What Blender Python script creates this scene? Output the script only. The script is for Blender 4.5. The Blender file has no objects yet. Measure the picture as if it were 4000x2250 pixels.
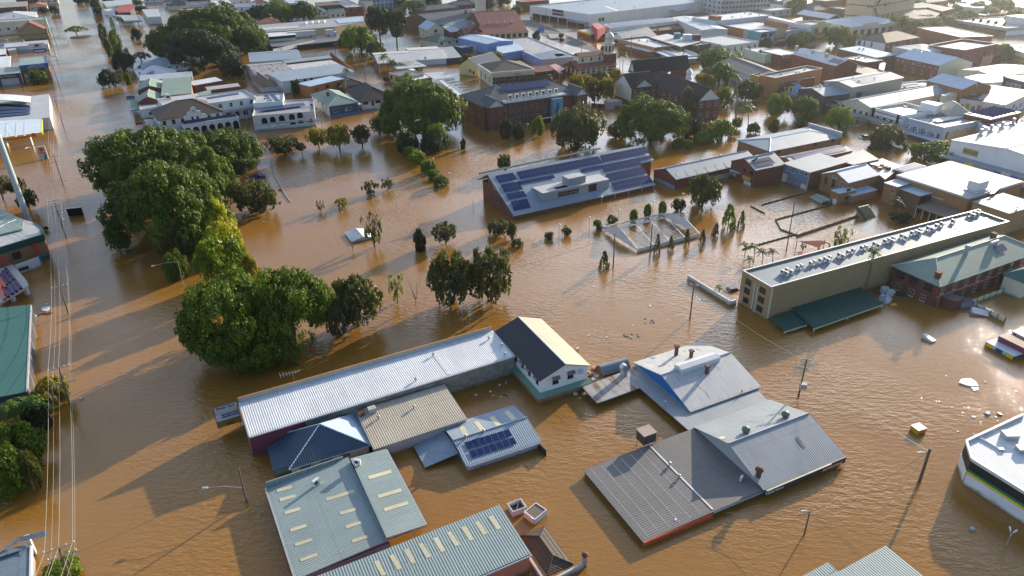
import bpy, math, random
import numpy as np
from math import radians, sin, cos, tan, pi, sqrt, atan2, degrees
from mathutils import Vector, Matrix

# ---------------------------------------------------------------- camera, sky, sun, exposure
scene = bpy.context.scene
COL = scene.collection
F,CX,CY,CAM_H,PITCH,ROLL=2776.0,2000.0,1125.0,75.0,28.0,-0.97   # focal length in pixels of the 4000 x 2250 photo
SUN_AZ,SUN_EL=40.0,14.5            # degrees clockwise from the view direction, and above the horizon
MROT=Matrix.Rotation(radians(90-PITCH),3,'X')@ Matrix.Rotation(radians(ROLL),3,'Z')
cam_d = bpy.data.cameras.new('camera')
cam_d.sensor_width = 36.0
cam_d.lens = 36.0 * F / 4000.0
cam_d.clip_start = 1.0
cam_d.clip_end = 8000.0
cam = bpy.data.objects.new('camera', cam_d)
COL.objects.link(cam)
cam.location = (0, 0, CAM_H)
cam.rotation_euler = MROT.to_euler()
scene.camera = cam

world = bpy.data.worlds.new('World')
scene.world = world
world.use_nodes = True
wt = world.node_tree
for n in list(wt.nodes):
    wt.nodes.remove(n)
def wn(t, **k):
    n = wt.nodes.new(t)
    for a, b in k.items():
        setattr(n, a, b)
    return n
sky = wn('ShaderNodeTexSky')
sky.sky_type = 'NISHITA'
sky.sun_disc = False
sky.sun_elevation = radians(SUN_EL)
sky.sun_rotation = radians(SUN_AZ)
sky.air_density = 1.0
sky.dust_density = 0.7
wtc = wn('ShaderNodeTexCoord')
wsep = wn('ShaderNodeSeparateXYZ')
wt.links.new(wtc.outputs['Generated'], wsep.inputs[0])
wz=wn('ShaderNodeMath',operation='ADD');wz.inputs[1].default_value=0.12
wt.links.new(wsep.outputs['Z'], wz.inputs[0])
wdx=wn('ShaderNodeMath',operation='DIVIDE');wdy=wn('ShaderNodeMath',operation='DIVIDE')
wt.links.new(wsep.outputs['X'],wdx.inputs[0]);wt.links.new(wz.outputs[0],wdx.inputs[1])
wt.links.new(wsep.outputs['Y'],wdy.inputs[0]);wt.links.new(wz.outputs[0],wdy.inputs[1])
wcmb = wn('ShaderNodeCombineXYZ')
wt.links.new(wdx.outputs[0],wcmb.inputs[0]);wt.links.new(wdy.outputs[0],wcmb.inputs[1])
wnz=wn('ShaderNodeTexNoise');wnz.inputs['Scale'].default_value=0.9;wnz.inputs['Detail'].default_value=6;wnz.inputs['Roughness'].default_value=0.55
wt.links.new(wcmb.outputs[0], wnz.inputs['Vector'])
wrp = wn('ShaderNodeValToRGB')
wrp.color_ramp.elements[0].position=0.40;wrp.color_ramp.elements[0].color=(0,0,0,1)
wrp.color_ramp.elements[1].position=0.60;wrp.color_ramp.elements[1].color=(0.85,0.85,0.85,1)
wt.links.new(wnz.outputs['Fac'], wrp.inputs[0])
wmx = wn('ShaderNodeMix', data_type='RGBA')
wmx.inputs['B'].default_value=(10.5,10.8,11.6,1)        # sunlit cloud, in the sky texture's own units
wel=wn('ShaderNodeValToRGB')        # clear blue near the horizon, broken bright cloud above it, thinning towards the zenith
er = wel.color_ramp.elements
er[0].position = 0.14; er[0].color = (0.05, 0.05, 0.05, 1)
er[1].position = 0.34; er[1].color = (1, 1, 1, 1)
for p_, v_ in ((0.66, 1.0), (0.90, 0.12)):
    e_ = er.new(p_); e_.color = (v_, v_, v_, 1)
wt.links.new(wsep.outputs['Z'], wel.inputs[0])
wfm = wn('ShaderNodeMath', operation='MULTIPLY')
waz=wn('ShaderNodeMapRange');waz.inputs['From Min'].default_value=-0.3;waz.inputs['From Max'].default_value=0.5;waz.inputs['To Min'].default_value=0.06;waz.inputs['To Max'].default_value=1.0
wt.links.new(wsep.outputs['Y'],waz.inputs['Value'])       # cloud held to the far side, thinned behind to cut the ambient light
wf2 = wn('ShaderNodeMath', operation='MULTIPLY')
wt.links.new(wel.outputs[0],wf2.inputs[0]);wt.links.new(waz.outputs[0],wf2.inputs[1])
wt.links.new(wrp.outputs[0],wfm.inputs[0]);wt.links.new(wf2.outputs[0],wfm.inputs[1])
wt.links.new(wfm.outputs[0], wmx.inputs['Factor'])
wcool=wn('ShaderNodeMix',data_type='RGBA',blend_type='MULTIPLY');wcool.inputs['Factor'].default_value=1.0;wcool.inputs['B'].default_value=(0.76,0.93,1.20,1)     # the camera's cool white balance
wt.links.new(sky.outputs[0], wcool.inputs['A'])
wt.links.new(wcool.outputs['Result'], wmx.inputs['A'])
# one big sunlit cloud left of the sun, the white that the water mirrors
AZC, ELC = radians(20), radians(19)
def wdot(v):
    n_=wn('ShaderNodeVectorMath',operation='DOT_PRODUCT');n_.inputs[1].default_value=v
    wt.links.new(wtc.outputs['Generated'],n_.inputs[0]);return n_.outputs['Value']
def wmath(op, a_, b_):
    n_ = wn('ShaderNodeMath', operation=op)
    for i_, v_ in enumerate((a_, b_)):
        if hasattr(v_, 'is_output'): wt.links.new(v_, n_.inputs[i_])
        else: n_.inputs[i_].default_value = v_
    return n_.outputs[0]
ca_=wmath('POWER',wmath('DIVIDE',wdot((cos(AZC),-sin(AZC),0)),0.27),2.0)
ce_=wmath('POWER',wmath('DIVIDE',wmath('SUBTRACT',wdot((0,0,1)),sin(ELC)),0.105),2.0)
cg_=wmath('POWER',2.718,wmath('MULTIPLY',wmath('ADD',ca_,ce_),-1.0))
cf_=wmath('MULTIPLY',wmath('MULTIPLY',cg_,wmath('GREATER_THAN',wdot((sin(AZC),cos(AZC),0)),0.0)),wmath('ADD',0.45,wmath('MULTIPLY',wrp.outputs[0],0.75)))
wcl=wn('ShaderNodeMix',data_type='RGBA',blend_type='ADD');wcl.inputs['Factor'].default_value=1.0
wcc=wn('ShaderNodeMix',data_type='RGBA',blend_type='MULTIPLY');wcc.inputs['Factor'].default_value=1.0;wcc.inputs['B'].default_value=(34,35,37,1)
wt.links.new(cf_, wcc.inputs['A'])
wt.links.new(wmx.outputs['Result'],wcl.inputs['A']);wt.links.new(wcc.outputs['Result'],wcl.inputs['B'])
wbg=wn('ShaderNodeBackground');wbg.inputs['Strength'].default_value=0.10
wt.links.new(wcl.outputs['Result'], wbg.inputs['Color'])
wout = wn('ShaderNodeOutputWorld')
wt.links.new(wbg.outputs[0], wout.inputs[0])

sun_d = bpy.data.lights.new('sun', 'SUN')
sun_d.energy = 5.0
sun_d.angle = radians(0.6)
sun_d.color = (1.0, 0.87, 0.69)
sun = bpy.data.objects.new('sun', sun_d)
COL.objects.link(sun)
SUN_V=Vector((sin(radians(SUN_AZ))*cos(radians(SUN_EL)),cos(radians(SUN_AZ))*cos(radians(SUN_EL)),sin(radians(SUN_EL))))
sun.rotation_euler = SUN_V.to_track_quat('Z', 'Y').to_euler()
sun.location = SUN_V * 300

scene.view_settings.view_transform = 'Standard'
scene.view_settings.look = 'None'
scene.view_settings.exposure = 0.95
scene.view_settings.gamma = 1.0
scene.view_settings.use_curve_mapping = False
scene.render.engine = 'CYCLES'
scene.cycles.max_bounces = 6
scene.cycles.diffuse_bounces = 2
scene.cycles.glossy_bounces = 3
scene.cycles.transparent_max_bounces = 8
scene.cycles.use_denoising = True

# ---------------------------------------------------------------- from photo pixels to places in the world
RND = random.Random(11)
QO = [0.0, 0.0, 2.576]
def Q(ox, oy, s=2.576):
    QO[:] = [ox, oy, s]
def nat(p):
    return (QO[0] + p[0] / QO[2], QO[1] + p[1] / QO[2])
def ray_n(px, py):
    return MROT @ Vector(((px - CX) / F, -(py - CY) / F, -1.0))
def at_n(px, py, z=0.0):
    d = ray_n(px, py)
    t = (z - CAM_H) / d.z
    return Vector((d.x * t, d.y * t, z))
def at(p, z=0.0):
    return at_n(*nat(p), z)
def depth(v):
    return-(MROT.transposed()@(Vector(v)-Vector((0,0,CAM_H)))).z
def proj(v):
    c = MROT.transposed() @ (Vector(v) - Vector((0, 0, CAM_H)))
    return (CX + F * c.x / -c.z, CY - F * c.y / -c.z)
def z_over(g, p):
    """height of the point seen at pixel p that stands above ground point g"""
    d = ray_n(*nat(p))
    return CAM_H+d.z*sqrt(g.x**2+g.y**2)/sqrt(d.x**2+d.y**2)
def ground_under(p, by):
    """ground point at water line row by below the pixel p"""
    x, y = nat(p)
    yy = QO[1] + by / QO[2]
    return at_n(x + (2090 - x) / (6460 - y) * (yy - y), yy)

# ---------------------------------------------------------------- materials
MATS = {}
class NT:
    def __init__(self, name):
        self.m = bpy.data.materials.new(name)
        self.m.use_nodes = True
        self.t = self.m.node_tree
        self.t.nodes.clear()
        self.out = self.n('ShaderNodeOutputMaterial')
    def n(self, typ, ins=None, **k):
        nd = self.t.nodes.new(typ)
        for a, b in k.items():
            setattr(nd, a, b)
        for a, b in (ins or {}).items():
            if hasattr(b, 'is_output'):
                self.t.links.new(b, nd.inputs[a])
            else:
                nd.inputs[a].default_value = b
        return nd
    def math(self, op, a, b=None, c=None):
        nd = self.n('ShaderNodeMath', operation=op)
        for i, v in enumerate((a, b, c)):
            if v is None:
                continue
            if hasattr(v, 'is_output'):
                self.t.links.new(v, nd.inputs[i])
            else:
                nd.inputs[i].default_value = v
        return nd.outputs[0]
    def mix(self, f, a, b, blend='MIX'):
        nd=self.n('ShaderNodeMix',data_type='RGBA',blend_type=blend)
        for k, v in (('Factor', f), ('A', a), ('B', b)):
            if hasattr(v, 'is_output'):
                self.t.links.new(v, nd.inputs[k])
            else:
                nd.inputs[k].default_value=v if k=='Factor' else(*v,1)
        return nd.outputs['Result']
    def noise(self, vec, scale, detail=4, rough=0.55):
        return self.n('ShaderNodeTexNoise',{'Vector':vec,'Scale':scale,'Detail':detail,'Roughness':rough}).outputs['Fac']
    def ramp(self, f, p0, p1):
        return self.n('ShaderNodeMapRange',{'Value':f,'From Min':p0,'From Max':p1}).outputs[0]
    def finish(self,col,rough=0.6,bump=None,bs=0.3,bd=0.05,spec=0.4,metal=0.0):
        b=self.n('ShaderNodeBsdfPrincipled',{'Base Color':col,'Roughness':rough,'Metallic':metal,'Specular IOR Level':spec})
        if bump is not None:
            bn=self.n('ShaderNodeBump',{'Height':bump,'Strength':bs,'Distance':bd})
            self.t.links.new(bn.outputs[0], b.inputs['Normal'])
        self.t.links.new(b.outputs[0], self.out.inputs[0])
        return self.m

def stained(nt,color,amount,sc,axis=None,streak=6.0,jitter=0.10):
    """base colour with weathering: broad noise, streaks that run down the sheets, and a small tone of its own per object"""
    tc = nt.n('ShaderNodeTexCoord').outputs['Object']
    mp=nt.n('ShaderNodeMapping',{'Vector':tc,'Scale':(1,1,1)if axis is None else((streak,0.35,1)if axis=='x' else(0.35,streak,1))}).outputs[0]
    oi = nt.n('ShaderNodeObjectInfo').outputs['Random']
    off=nt.n('ShaderNodeVectorMath',{0:mp,1:nt.n('ShaderNodeCombineXYZ',{'X':nt.math('MULTIPLY',oi,37.0)}).outputs[0]},operation='ADD').outputs[0]
    n1 = nt.ramp(nt.noise(tc, 0.16 * sc, 5, 0.6), 0.36, 0.68)
    n2 = nt.ramp(nt.noise(off, 0.55 * sc, 4, 0.6), 0.40, 0.70)
    n3 = nt.ramp(nt.noise(tc, 3.5 * sc, 2), 0.3, 0.7)
    f=nt.math('MULTIPLY',nt.math('ADD',nt.math('MULTIPLY',n1,0.45),nt.math('ADD',nt.math('MULTIPLY',n2,0.4),nt.math('MULTIPLY',n3,0.15))),amount)
    dark = tuple(c * 0.38 + 0.015 for c in color)
    c = nt.mix(f, tuple(min(0.9, c * 1.1) for c in color), dark)
    j=nt.math('ADD',1.0-jitter/2,nt.math('MULTIPLY',oi,jitter))
    jc = nt.n('ShaderNodeCombineColor', {0: j, 1: j, 2: j}).outputs[0]
    return nt.mix(1.0, c, jc, 'MULTIPLY'), tc

def muddy(nt, c, tc):
    """silt and damp left on the foot of a wall by the falling water; object z is height above the flood"""
    z = nt.n('ShaderNodeSeparateXYZ', {0: tc}).outputs['Z']
    f=nt.ramp(nt.math('ADD',z,nt.math('MULTIPLY',nt.noise(tc,0.7,4),-1.0)),0.12,-0.5)
    return nt.mix(nt.math('MULTIPLY',f,0.75),c,(0.11,0.072,0.042))
def paint(name, color, amount=0.35, rough=0.55, sc=1.0):
    if name in MATS: return MATS[name]
    nt = NT(name)
    c, tc = stained(nt, color, amount, sc)
    if name.startswith('wall_'): c = muddy(nt, c, tc)
    MATS[name] = nt.finish(c, rough, nt.noise(tc, 6, 2), 0.12, 0.03)
    return MATS[name]

def sheet(name,color,axis='x',period=0.36,amount=0.45,rough=0.62,rust=0.0):
    key = name + '_' + axis
    if key in MATS: return MATS[key]
    nt = NT(key)
    c, tc = stained(nt, color, amount, 1.0, axis)
    if rust > 0:
        r=nt.ramp(nt.noise(nt.n('ShaderNodeMapping',{'Vector':tc,'Scale':(1.3,0.22,1)if axis=='x' else(0.22,1.3,1)}).outputs[0],0.8,5,0.65),0.62-rust*0.34,0.75-rust*0.3)
        c = nt.mix(r, c, (0.16, 0.075, 0.045))
    sp = nt.n('ShaderNodeSeparateXYZ', {0: tc})
    v = sp.outputs['X' if axis == 'x' else 'Y']
    w = nt.math('SINE', nt.math('MULTIPLY', v, 2 * pi / period))
    seam=nt.math('LESS_THAN',nt.math('FRACT',nt.math('DIVIDE',sp.outputs['Y' if axis=='x' else 'X'],5.7)),0.03)
    c=nt.mix(nt.math('MULTIPLY',nt.ramp(w,0.2,-1.0),0.22),c,tuple(k*0.45 for k in color))  # rib troughs darkened in the colour, as shade between the ribs
    c=nt.mix(nt.math('MULTIPLY',seam,0.25),c,tuple(k*0.5 for k in color))
    MATS[key] = nt.finish(c, rough, w, 0.4, 0.04, 0.16)
    return MATS[key]

def brickwork(name,color,mortar,bw=0.46,amount=0.3,contrast=0.35):
    if name in MATS: return MATS[name]
    nt = NT(name)
    c, tc = stained(nt, color, amount, 1.3)
    sp = nt.n('ShaderNodeSeparateXYZ', {0: tc})
    v=nt.n('ShaderNodeCombineXYZ',{'X':nt.math('ADD',sp.outputs['X'],sp.outputs['Y']),'Y':sp.outputs['Z']}).outputs[0]
    br=nt.n('ShaderNodeTexBrick',{'Vector':v,'Color1':(1,1,1,1),'Color2':(1-contrast,)*3+(1,),'Mortar':(0,0,0,1),'Scale':1.0,'Mortar Size':0.035*bw,'Brick Width':bw,'Row Height':bw*0.42,'Bias':-0.2})
    c=nt.mix(1.0,c,nt.mix(0.75,(1,1,1),br.outputs['Color']),'MULTIPLY')
    c=muddy(nt,nt.mix(nt.math('MULTIPLY',br.outputs['Fac'],0.7),c,mortar),tc)
    MATS[name]=nt.finish(c,0.85,nt.noise(tc,9,2),0.2,0.03,0.2)
    return MATS[name]

def tiles(name, color):
    if name in MATS: return MATS[name]
    nt = NT(name)
    c, tc = stained(nt, color, 0.55, 1.2)
    sp = nt.n('ShaderNodeSeparateXYZ', {0: tc})
    zz=nt.math('SINE',nt.math('MULTIPLY',sp.outputs['Z'],2*pi/0.22))
    xx=nt.math('SINE',nt.math('MULTIPLY',nt.math('ADD',sp.outputs['X'],sp.outputs['Y']),2*pi/0.45))
    h = nt.math('ADD', zz, nt.math('MULTIPLY', xx, 0.6))
    c=nt.mix(nt.math('MULTIPLY',nt.ramp(h,0.4,-1.2),0.5),c,tuple(k*0.45 for k in color))
    MATS[name] = nt.finish(c, 0.75, h, 0.5, 0.05, 0.25)
    return MATS[name]

def plain(name, color, rough=0.5, spec=0.4, metal=0.0, emit=None):
    if name in MATS: return MATS[name]
    nt = NT(name)
    tc = nt.n('ShaderNodeTexCoord').outputs['Object']
    c=nt.mix(nt.math('MULTIPLY',nt.ramp(nt.noise(tc,1.3,4),0.35,0.7),0.35),color,tuple(k*0.6 for k in color))
    MATS[name] = nt.finish(c, rough, None, 0, 0, spec, metal)
    return MATS[name]

WALLS = dict(
    cream=(0.60,0.55,0.40),white=(0.70,0.70,0.67),offwhite=(0.62,0.61,0.56),pale=(0.52,0.54,0.53),grey=(0.36,0.37,0.37),
    dark=(0.05,0.05,0.055),black=(0.018,0.018,0.02),blue=(0.035,0.085,0.15),sky=(0.17,0.26,0.50),purple=(0.16,0.06,0.14),green=(0.20,0.30,0.22),
    orange=(0.40,0.17,0.055),orangered=(0.62,0.10,0.03),salmon=(0.50,0.16,0.10),yellow=(0.62,0.48,0.20),tan=(0.42,0.32,0.18),
    timber=(0.30,0.28,0.22),slate=(0.12,0.17,0.25),palegreen=(0.50,0.56,0.42),paleblue=(0.38,0.44,0.50),red=(0.36,0.035,0.025),teal=(0.05,0.22,0.27),
    vivid=(0.0,0.13,0.36),concrete=(0.40,0.38,0.34),magenta=(0.16,0.035,0.06),pink=(0.48,0.26,0.22))
BRICKS=dict(brick=((0.20,0.062,0.036),(0.20,0.14,0.10)),brown=((0.15,0.075,0.045),(0.16,0.12,0.09)),ochre=((0.34,0.17,0.07),(0.30,0.22,0.14)),
              sand=((0.36,0.25,0.12),(0.34,0.27,0.17)),redbrick=((0.17,0.045,0.030),(0.18,0.11,0.08)),blocks=((0.30,0.28,0.22),(0.22,0.20,0.16)),rust=((0.36,0.15,0.06),(0.2,0.1,0.06)))
SHEETS=dict(grey=(0.29,0.32,0.33),light=(0.40,0.43,0.44),white=(0.60,0.62,0.62),bluegrey=(0.27,0.33,0.38),palegreen=(0.23,0.30,0.245),green=(0.15,0.27,0.20),
              teal=(0.05,0.15,0.13),darkgreen=(0.012,0.075,0.06),dark=(0.045,0.05,0.058),blue=(0.055,0.085,0.12),steel=(0.165,0.215,0.25),tan=(0.42,0.37,0.28),sand=(0.46,0.42,0.31),
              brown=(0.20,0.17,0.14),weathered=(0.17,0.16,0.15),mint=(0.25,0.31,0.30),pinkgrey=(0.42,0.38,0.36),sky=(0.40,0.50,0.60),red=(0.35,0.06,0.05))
def wallm(k):
    if k in BRICKS:
        return brickwork('wall_'+k,*BRICKS[k],bw=0.9 if k=='blocks' else 0.5,contrast=0.6 if k=='blocks' else 0.35)
    return paint('wall_' + k, WALLS[k])
def roofm(k, axis='x'):
    if k.startswith('t_'):
        return tiles('roof_'+k,dict(t_dark=(0.045,0.038,0.038),t_brown=(0.105,0.08,0.065),t_red=(0.23,0.085,0.06),t_grey=(0.10,0.105,0.115),t_black=(0.022,0.020,0.022),t_terra=(0.30,0.12,0.08),t_slate=(0.075,0.085,0.10),t_moss=(0.085,0.065,0.05))[k])
    if k.startswith('r_'):
        return sheet('roof_'+k,dict(r_light=(0.48,0.48,0.46),r_grey=(0.34,0.33,0.32),r_dark=(0.22,0.17,0.14))[k],axis,rust=dict(r_light=0.12,r_grey=0.34,r_dark=0.9)[k])
    if k.startswith('c_'):    # flat membrane or concrete deck
        return paint('roof_'+k,dict(c_grey=(0.27,0.27,0.265),c_light=(0.40,0.40,0.39),c_dark=(0.10,0.10,0.10),c_white=(0.60,0.60,0.59),c_brown=(0.26,0.22,0.18),c_green=(0.22,0.30,0.26))[k],0.5)
    return sheet('roof_' + k, SHEETS[k], axis)
GLASS = plain('dark_glass', (0.012, 0.015, 0.02), 0.08, 0.6)
PANEL = plain('solar_cell', (0.012, 0.030, 0.105), 0.35, 0.10)
TRIM = plain('white_trim', (0.62, 0.62, 0.60))
CREAMTRIM = plain('cream_trim', (0.58, 0.52, 0.36))
FRAME = plain('panel_frame', (0.10, 0.12, 0.16), 0.5, 0.3)
METAL = plain('galvanised_steel', (0.40, 0.42, 0.43), 0.4, 0.5, 0.3)
DARKM = plain('dark_metal', (0.05, 0.05, 0.055), 0.5)
SKYLIGHT = paint('skylight_sheet', (0.55, 0.50, 0.32), 0.5, 0.35)
POLE = paint('pole_timber', (0.13, 0.11, 0.075), 0.6, 0.85)
RUST = paint('rusted_steel', (0.13, 0.062, 0.042), 0.5, 0.8)
BLACK = plain('black_and_opening_shade', (0.012, 0.012, 0.013), 0.8, 0.1)  # flat black of tyres and timbers, and the shade painted into openings

# ---------------------------------------------------------------- meshes
class MB:
    """collects vertices and faces for one mesh object"""
    def __init__(self):
        self.v, self.f, self.m = [], [], []
    def poly(self, pts, m=0):
        k = len(self.v)
        self.v += [tuple(p) for p in pts]
        self.f.append(tuple(range(k, k + len(pts)))); self.m.append(m)
        return self
    def box(self, x0, y0, z0, x1, y1, z1, m=0, top=None):
        k = len(self.v)
        self.v +=[(x0,y0,z0),(x1,y0,z0),(x1,y1,z0),(x0,y1,z0),(x0,y0,z1),(x1,y0,z1),(x1,y1,z1),(x0,y1,z1)]
        for q,mm in(((0,3,2,1),m),((4,5,6,7),m if top is None else top),((0,1,5,4),m),((1,2,6,5),m),((2,3,7,6),m),((3,0,4,7),m)):
            self.f.append(tuple(k + i for i in q)); self.m.append(mm)
        return self
    def slab(self, top, t, m=0, side=None):
        """closed prism from a top polygon (3-D points) down by t"""
        k, n = len(self.v), len(top)
        self.v +=[tuple(p)for p in top]+[(p[0],p[1],p[2]-t)for p in top]
        self.f.append(tuple(range(k, k + n))); self.m.append(m)
        self.f.append(tuple(range(k+2*n-1,k+n-1,-1)));self.m.append(m if side is None else side)
        for i in range(n):
            j = (i + 1) % n
            self.f.append((k+i,k+n+i,k+n+j,k+j));self.m.append(m if side is None else side)
        return self
    def tube(self, p0, p1, r0, r1=None, n=8, m=0, caps=True):
        r1 = r0 if r1 is None else r1
        p0, p1 = Vector(p0), Vector(p1)
        d = (p1 - p0).normalized()
        a = d.orthogonal().normalized(); b = d.cross(a)
        k = len(self.v)
        for p, r in ((p0, r0), (p1, r1)):
            for i in range(n):
                q=p+(a*cos(2*pi*i/n)+b*sin(2*pi*i/n))*r
                self.v.append(tuple(q))
        for i in range(n):
            j = (i + 1) % n
            self.f.append((k+i,k+j,k+n+j,k+n+i));self.m.append(m)
        if caps:
            self.f.append(tuple(k+i for i in reversed(range(n))));self.m.append(m)
            self.f.append(tuple(k+n+i for i in range(n)));self.m.append(m)
        return self
    def lathe(self, c, prof, n=12, m=0):
        k = len(self.v)
        for r, z in prof:
            for i in range(n):
                self.v.append((c[0]+r*cos(2*pi*i/n),c[1]+r*sin(2*pi*i/n),c[2]+z))
        for q in range(len(prof) - 1):
            for i in range(n):
                j = (i + 1) % n
                self.f.append((k+q*n+i,k+q*n+j,k+(q+1)*n+j,k+(q+1)*n+i));self.m.append(m)
        self.f.append(tuple(k+(len(prof)-1)*n+i for i in range(n)));self.m.append(m)
        self.f.append(tuple(k+i for i in reversed(range(n))));self.m.append(m)
        return self
    def mesh(self, name, mats):
        me = bpy.data.meshes.new(name)
        me.from_pydata(self.v, [], self.f)
        for mm in mats if isinstance(mats, (list, tuple)) else [mats]:
            me.materials.append(mm)
        if any(self.m):
            me.polygons.foreach_set('material_index', self.m)
        me.update()
        return me
    def build(self,name,mats,parent=None,loc=None,rz=0.0,smooth=False):
        me = self.mesh(name, mats)
        if smooth:
            me.polygons.foreach_set('use_smooth',[True]*len(me.polygons))
        return link(name, me, parent, loc, rz)
def link(name, me, parent=None, loc=None, rz=0.0):
    o = bpy.data.objects.new(name, me)
    COL.objects.link(o)
    if parent is not None:
        o.parent = parent
    if loc is not None:
        o.location = loc
    if rz:
        o.rotation_euler = (0, 0, rz)
    return o
def tag(o, label=None, cat=None, group=None, kind=None):
    if label: o['label'] = label
    if cat: o['category'] = cat
    if group: o['group'] = group
    if kind: o['kind'] = kind
    return o
def empty(name, loc, rz=0.0):
    o = bpy.data.objects.new(name, None)
    COL.objects.link(o)
    o.location = loc
    o.rotation_euler = (0, 0, rz)
    o.empty_display_size = 0.5
    return o
def dup(o, parent=None):
    c = o.copy(); COL.objects.link(c); c.parent = parent
    for ch in list(o.children):
        dup(ch, c)
    return c
SHARED = {}
def shared(key, make):
    if key not in SHARED:
        SHARED[key] = make()
    return SHARED[key]

# ---------------------------------------------------------------- water (the flood) and the river beyond
def water_material():
    nt = NT('flood_water')
    tc = nt.n('ShaderNodeTexCoord').outputs['Object']
    n1 = nt.ramp(nt.noise(tc, 0.012, 3), 0.3, 0.7)
    n2 = nt.ramp(nt.noise(tc, 0.10, 4), 0.3, 0.7)
    c = nt.mix(n1, (0.265, 0.125, 0.020), (0.22, 0.11, 0.024))
    c = nt.mix(nt.math('MULTIPLY', n2, 0.22), c, (0.30, 0.14, 0.020))
    mp=nt.n('ShaderNodeMapping',{'Vector':tc,'Rotation':(0,0,radians(28)),'Scale':(1.0,2.3,1.0)}).outputs[0]
    big = nt.noise(mp, 0.55, 3, 0.6)
    small = nt.noise(mp, 1.9, 3, 0.6)
    patch = nt.ramp(nt.noise(tc, 0.03, 2), 0.42, 0.62)
    h=nt.math('ADD',nt.math('MULTIPLY',big,nt.math('ADD',0.18,nt.math('MULTIPLY',patch,1.1))),nt.math('MULTIPLY',small,0.20))
    bn=nt.n('ShaderNodeBump',{'Height':h,'Strength':0.5,'Distance':0.32})
    b=nt.n('ShaderNodeBsdfPrincipled',{'Base Color':c,'Roughness':0.03,'IOR':1.45,'Specular IOR Level':0.5,'Normal':bn.outputs[0]})
    nt.t.links.new(b.outputs[0], nt.out.inputs[0])
    return nt.m
w = MB()
w.poly([(-3500,-300,0),(3500,-300,0),(3500,5500,0),(-3500,5500,0)])
tag(w.build('flood_water', water_material()), kind='structure')

# ---------------------------------------------------------------- buildings
def window_mesh(w, h, style):
    def make():
        b = MB()
        f = 0.07
        b.box(-w/2-f,-0.05,-h/2-f,w/2+f,0.02,-h/2,0)
        b.box(-w / 2 - f, -0.05, h / 2, w / 2 + f, 0.02, h / 2 + f, 0)
        b.box(-w / 2 - f, -0.05, -h / 2, -w / 2, 0.02, h / 2, 0)
        b.box(w / 2, -0.05, -h / 2, w / 2 + f, 0.02, h / 2, 0)
        b.poly([(-w/2,-0.012,-h/2),(w/2,-0.012,-h/2),(w/2,-0.012,h/2),(-w/2,-0.012,h/2)],1)
        nx = 1 if w < 0.9 else (2 if w < 2.2 else int(w / 1.0))
        for i in range(1, nx):
            x = -w / 2 + w * i / nx
            b.box(x - 0.035, -0.04, -h / 2, x + 0.035, 0.0, h / 2, 0)
        if h > 1.3:
            b.box(-w / 2, -0.038, -0.03, w / 2, -0.002, 0.03, 0)
        b.box(-w/2-0.12,-0.12,-h/2-f-0.08,w/2+0.12,0.02,-h/2-f,0)
        fm={'w':TRIM,'c':CREAMTRIM,'d':DARKM,'m':METAL}[style]
        return b.mesh('window', [fm, GLASS])
    return shared(('win', round(w, 2), round(h, 2), style), make)

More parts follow.
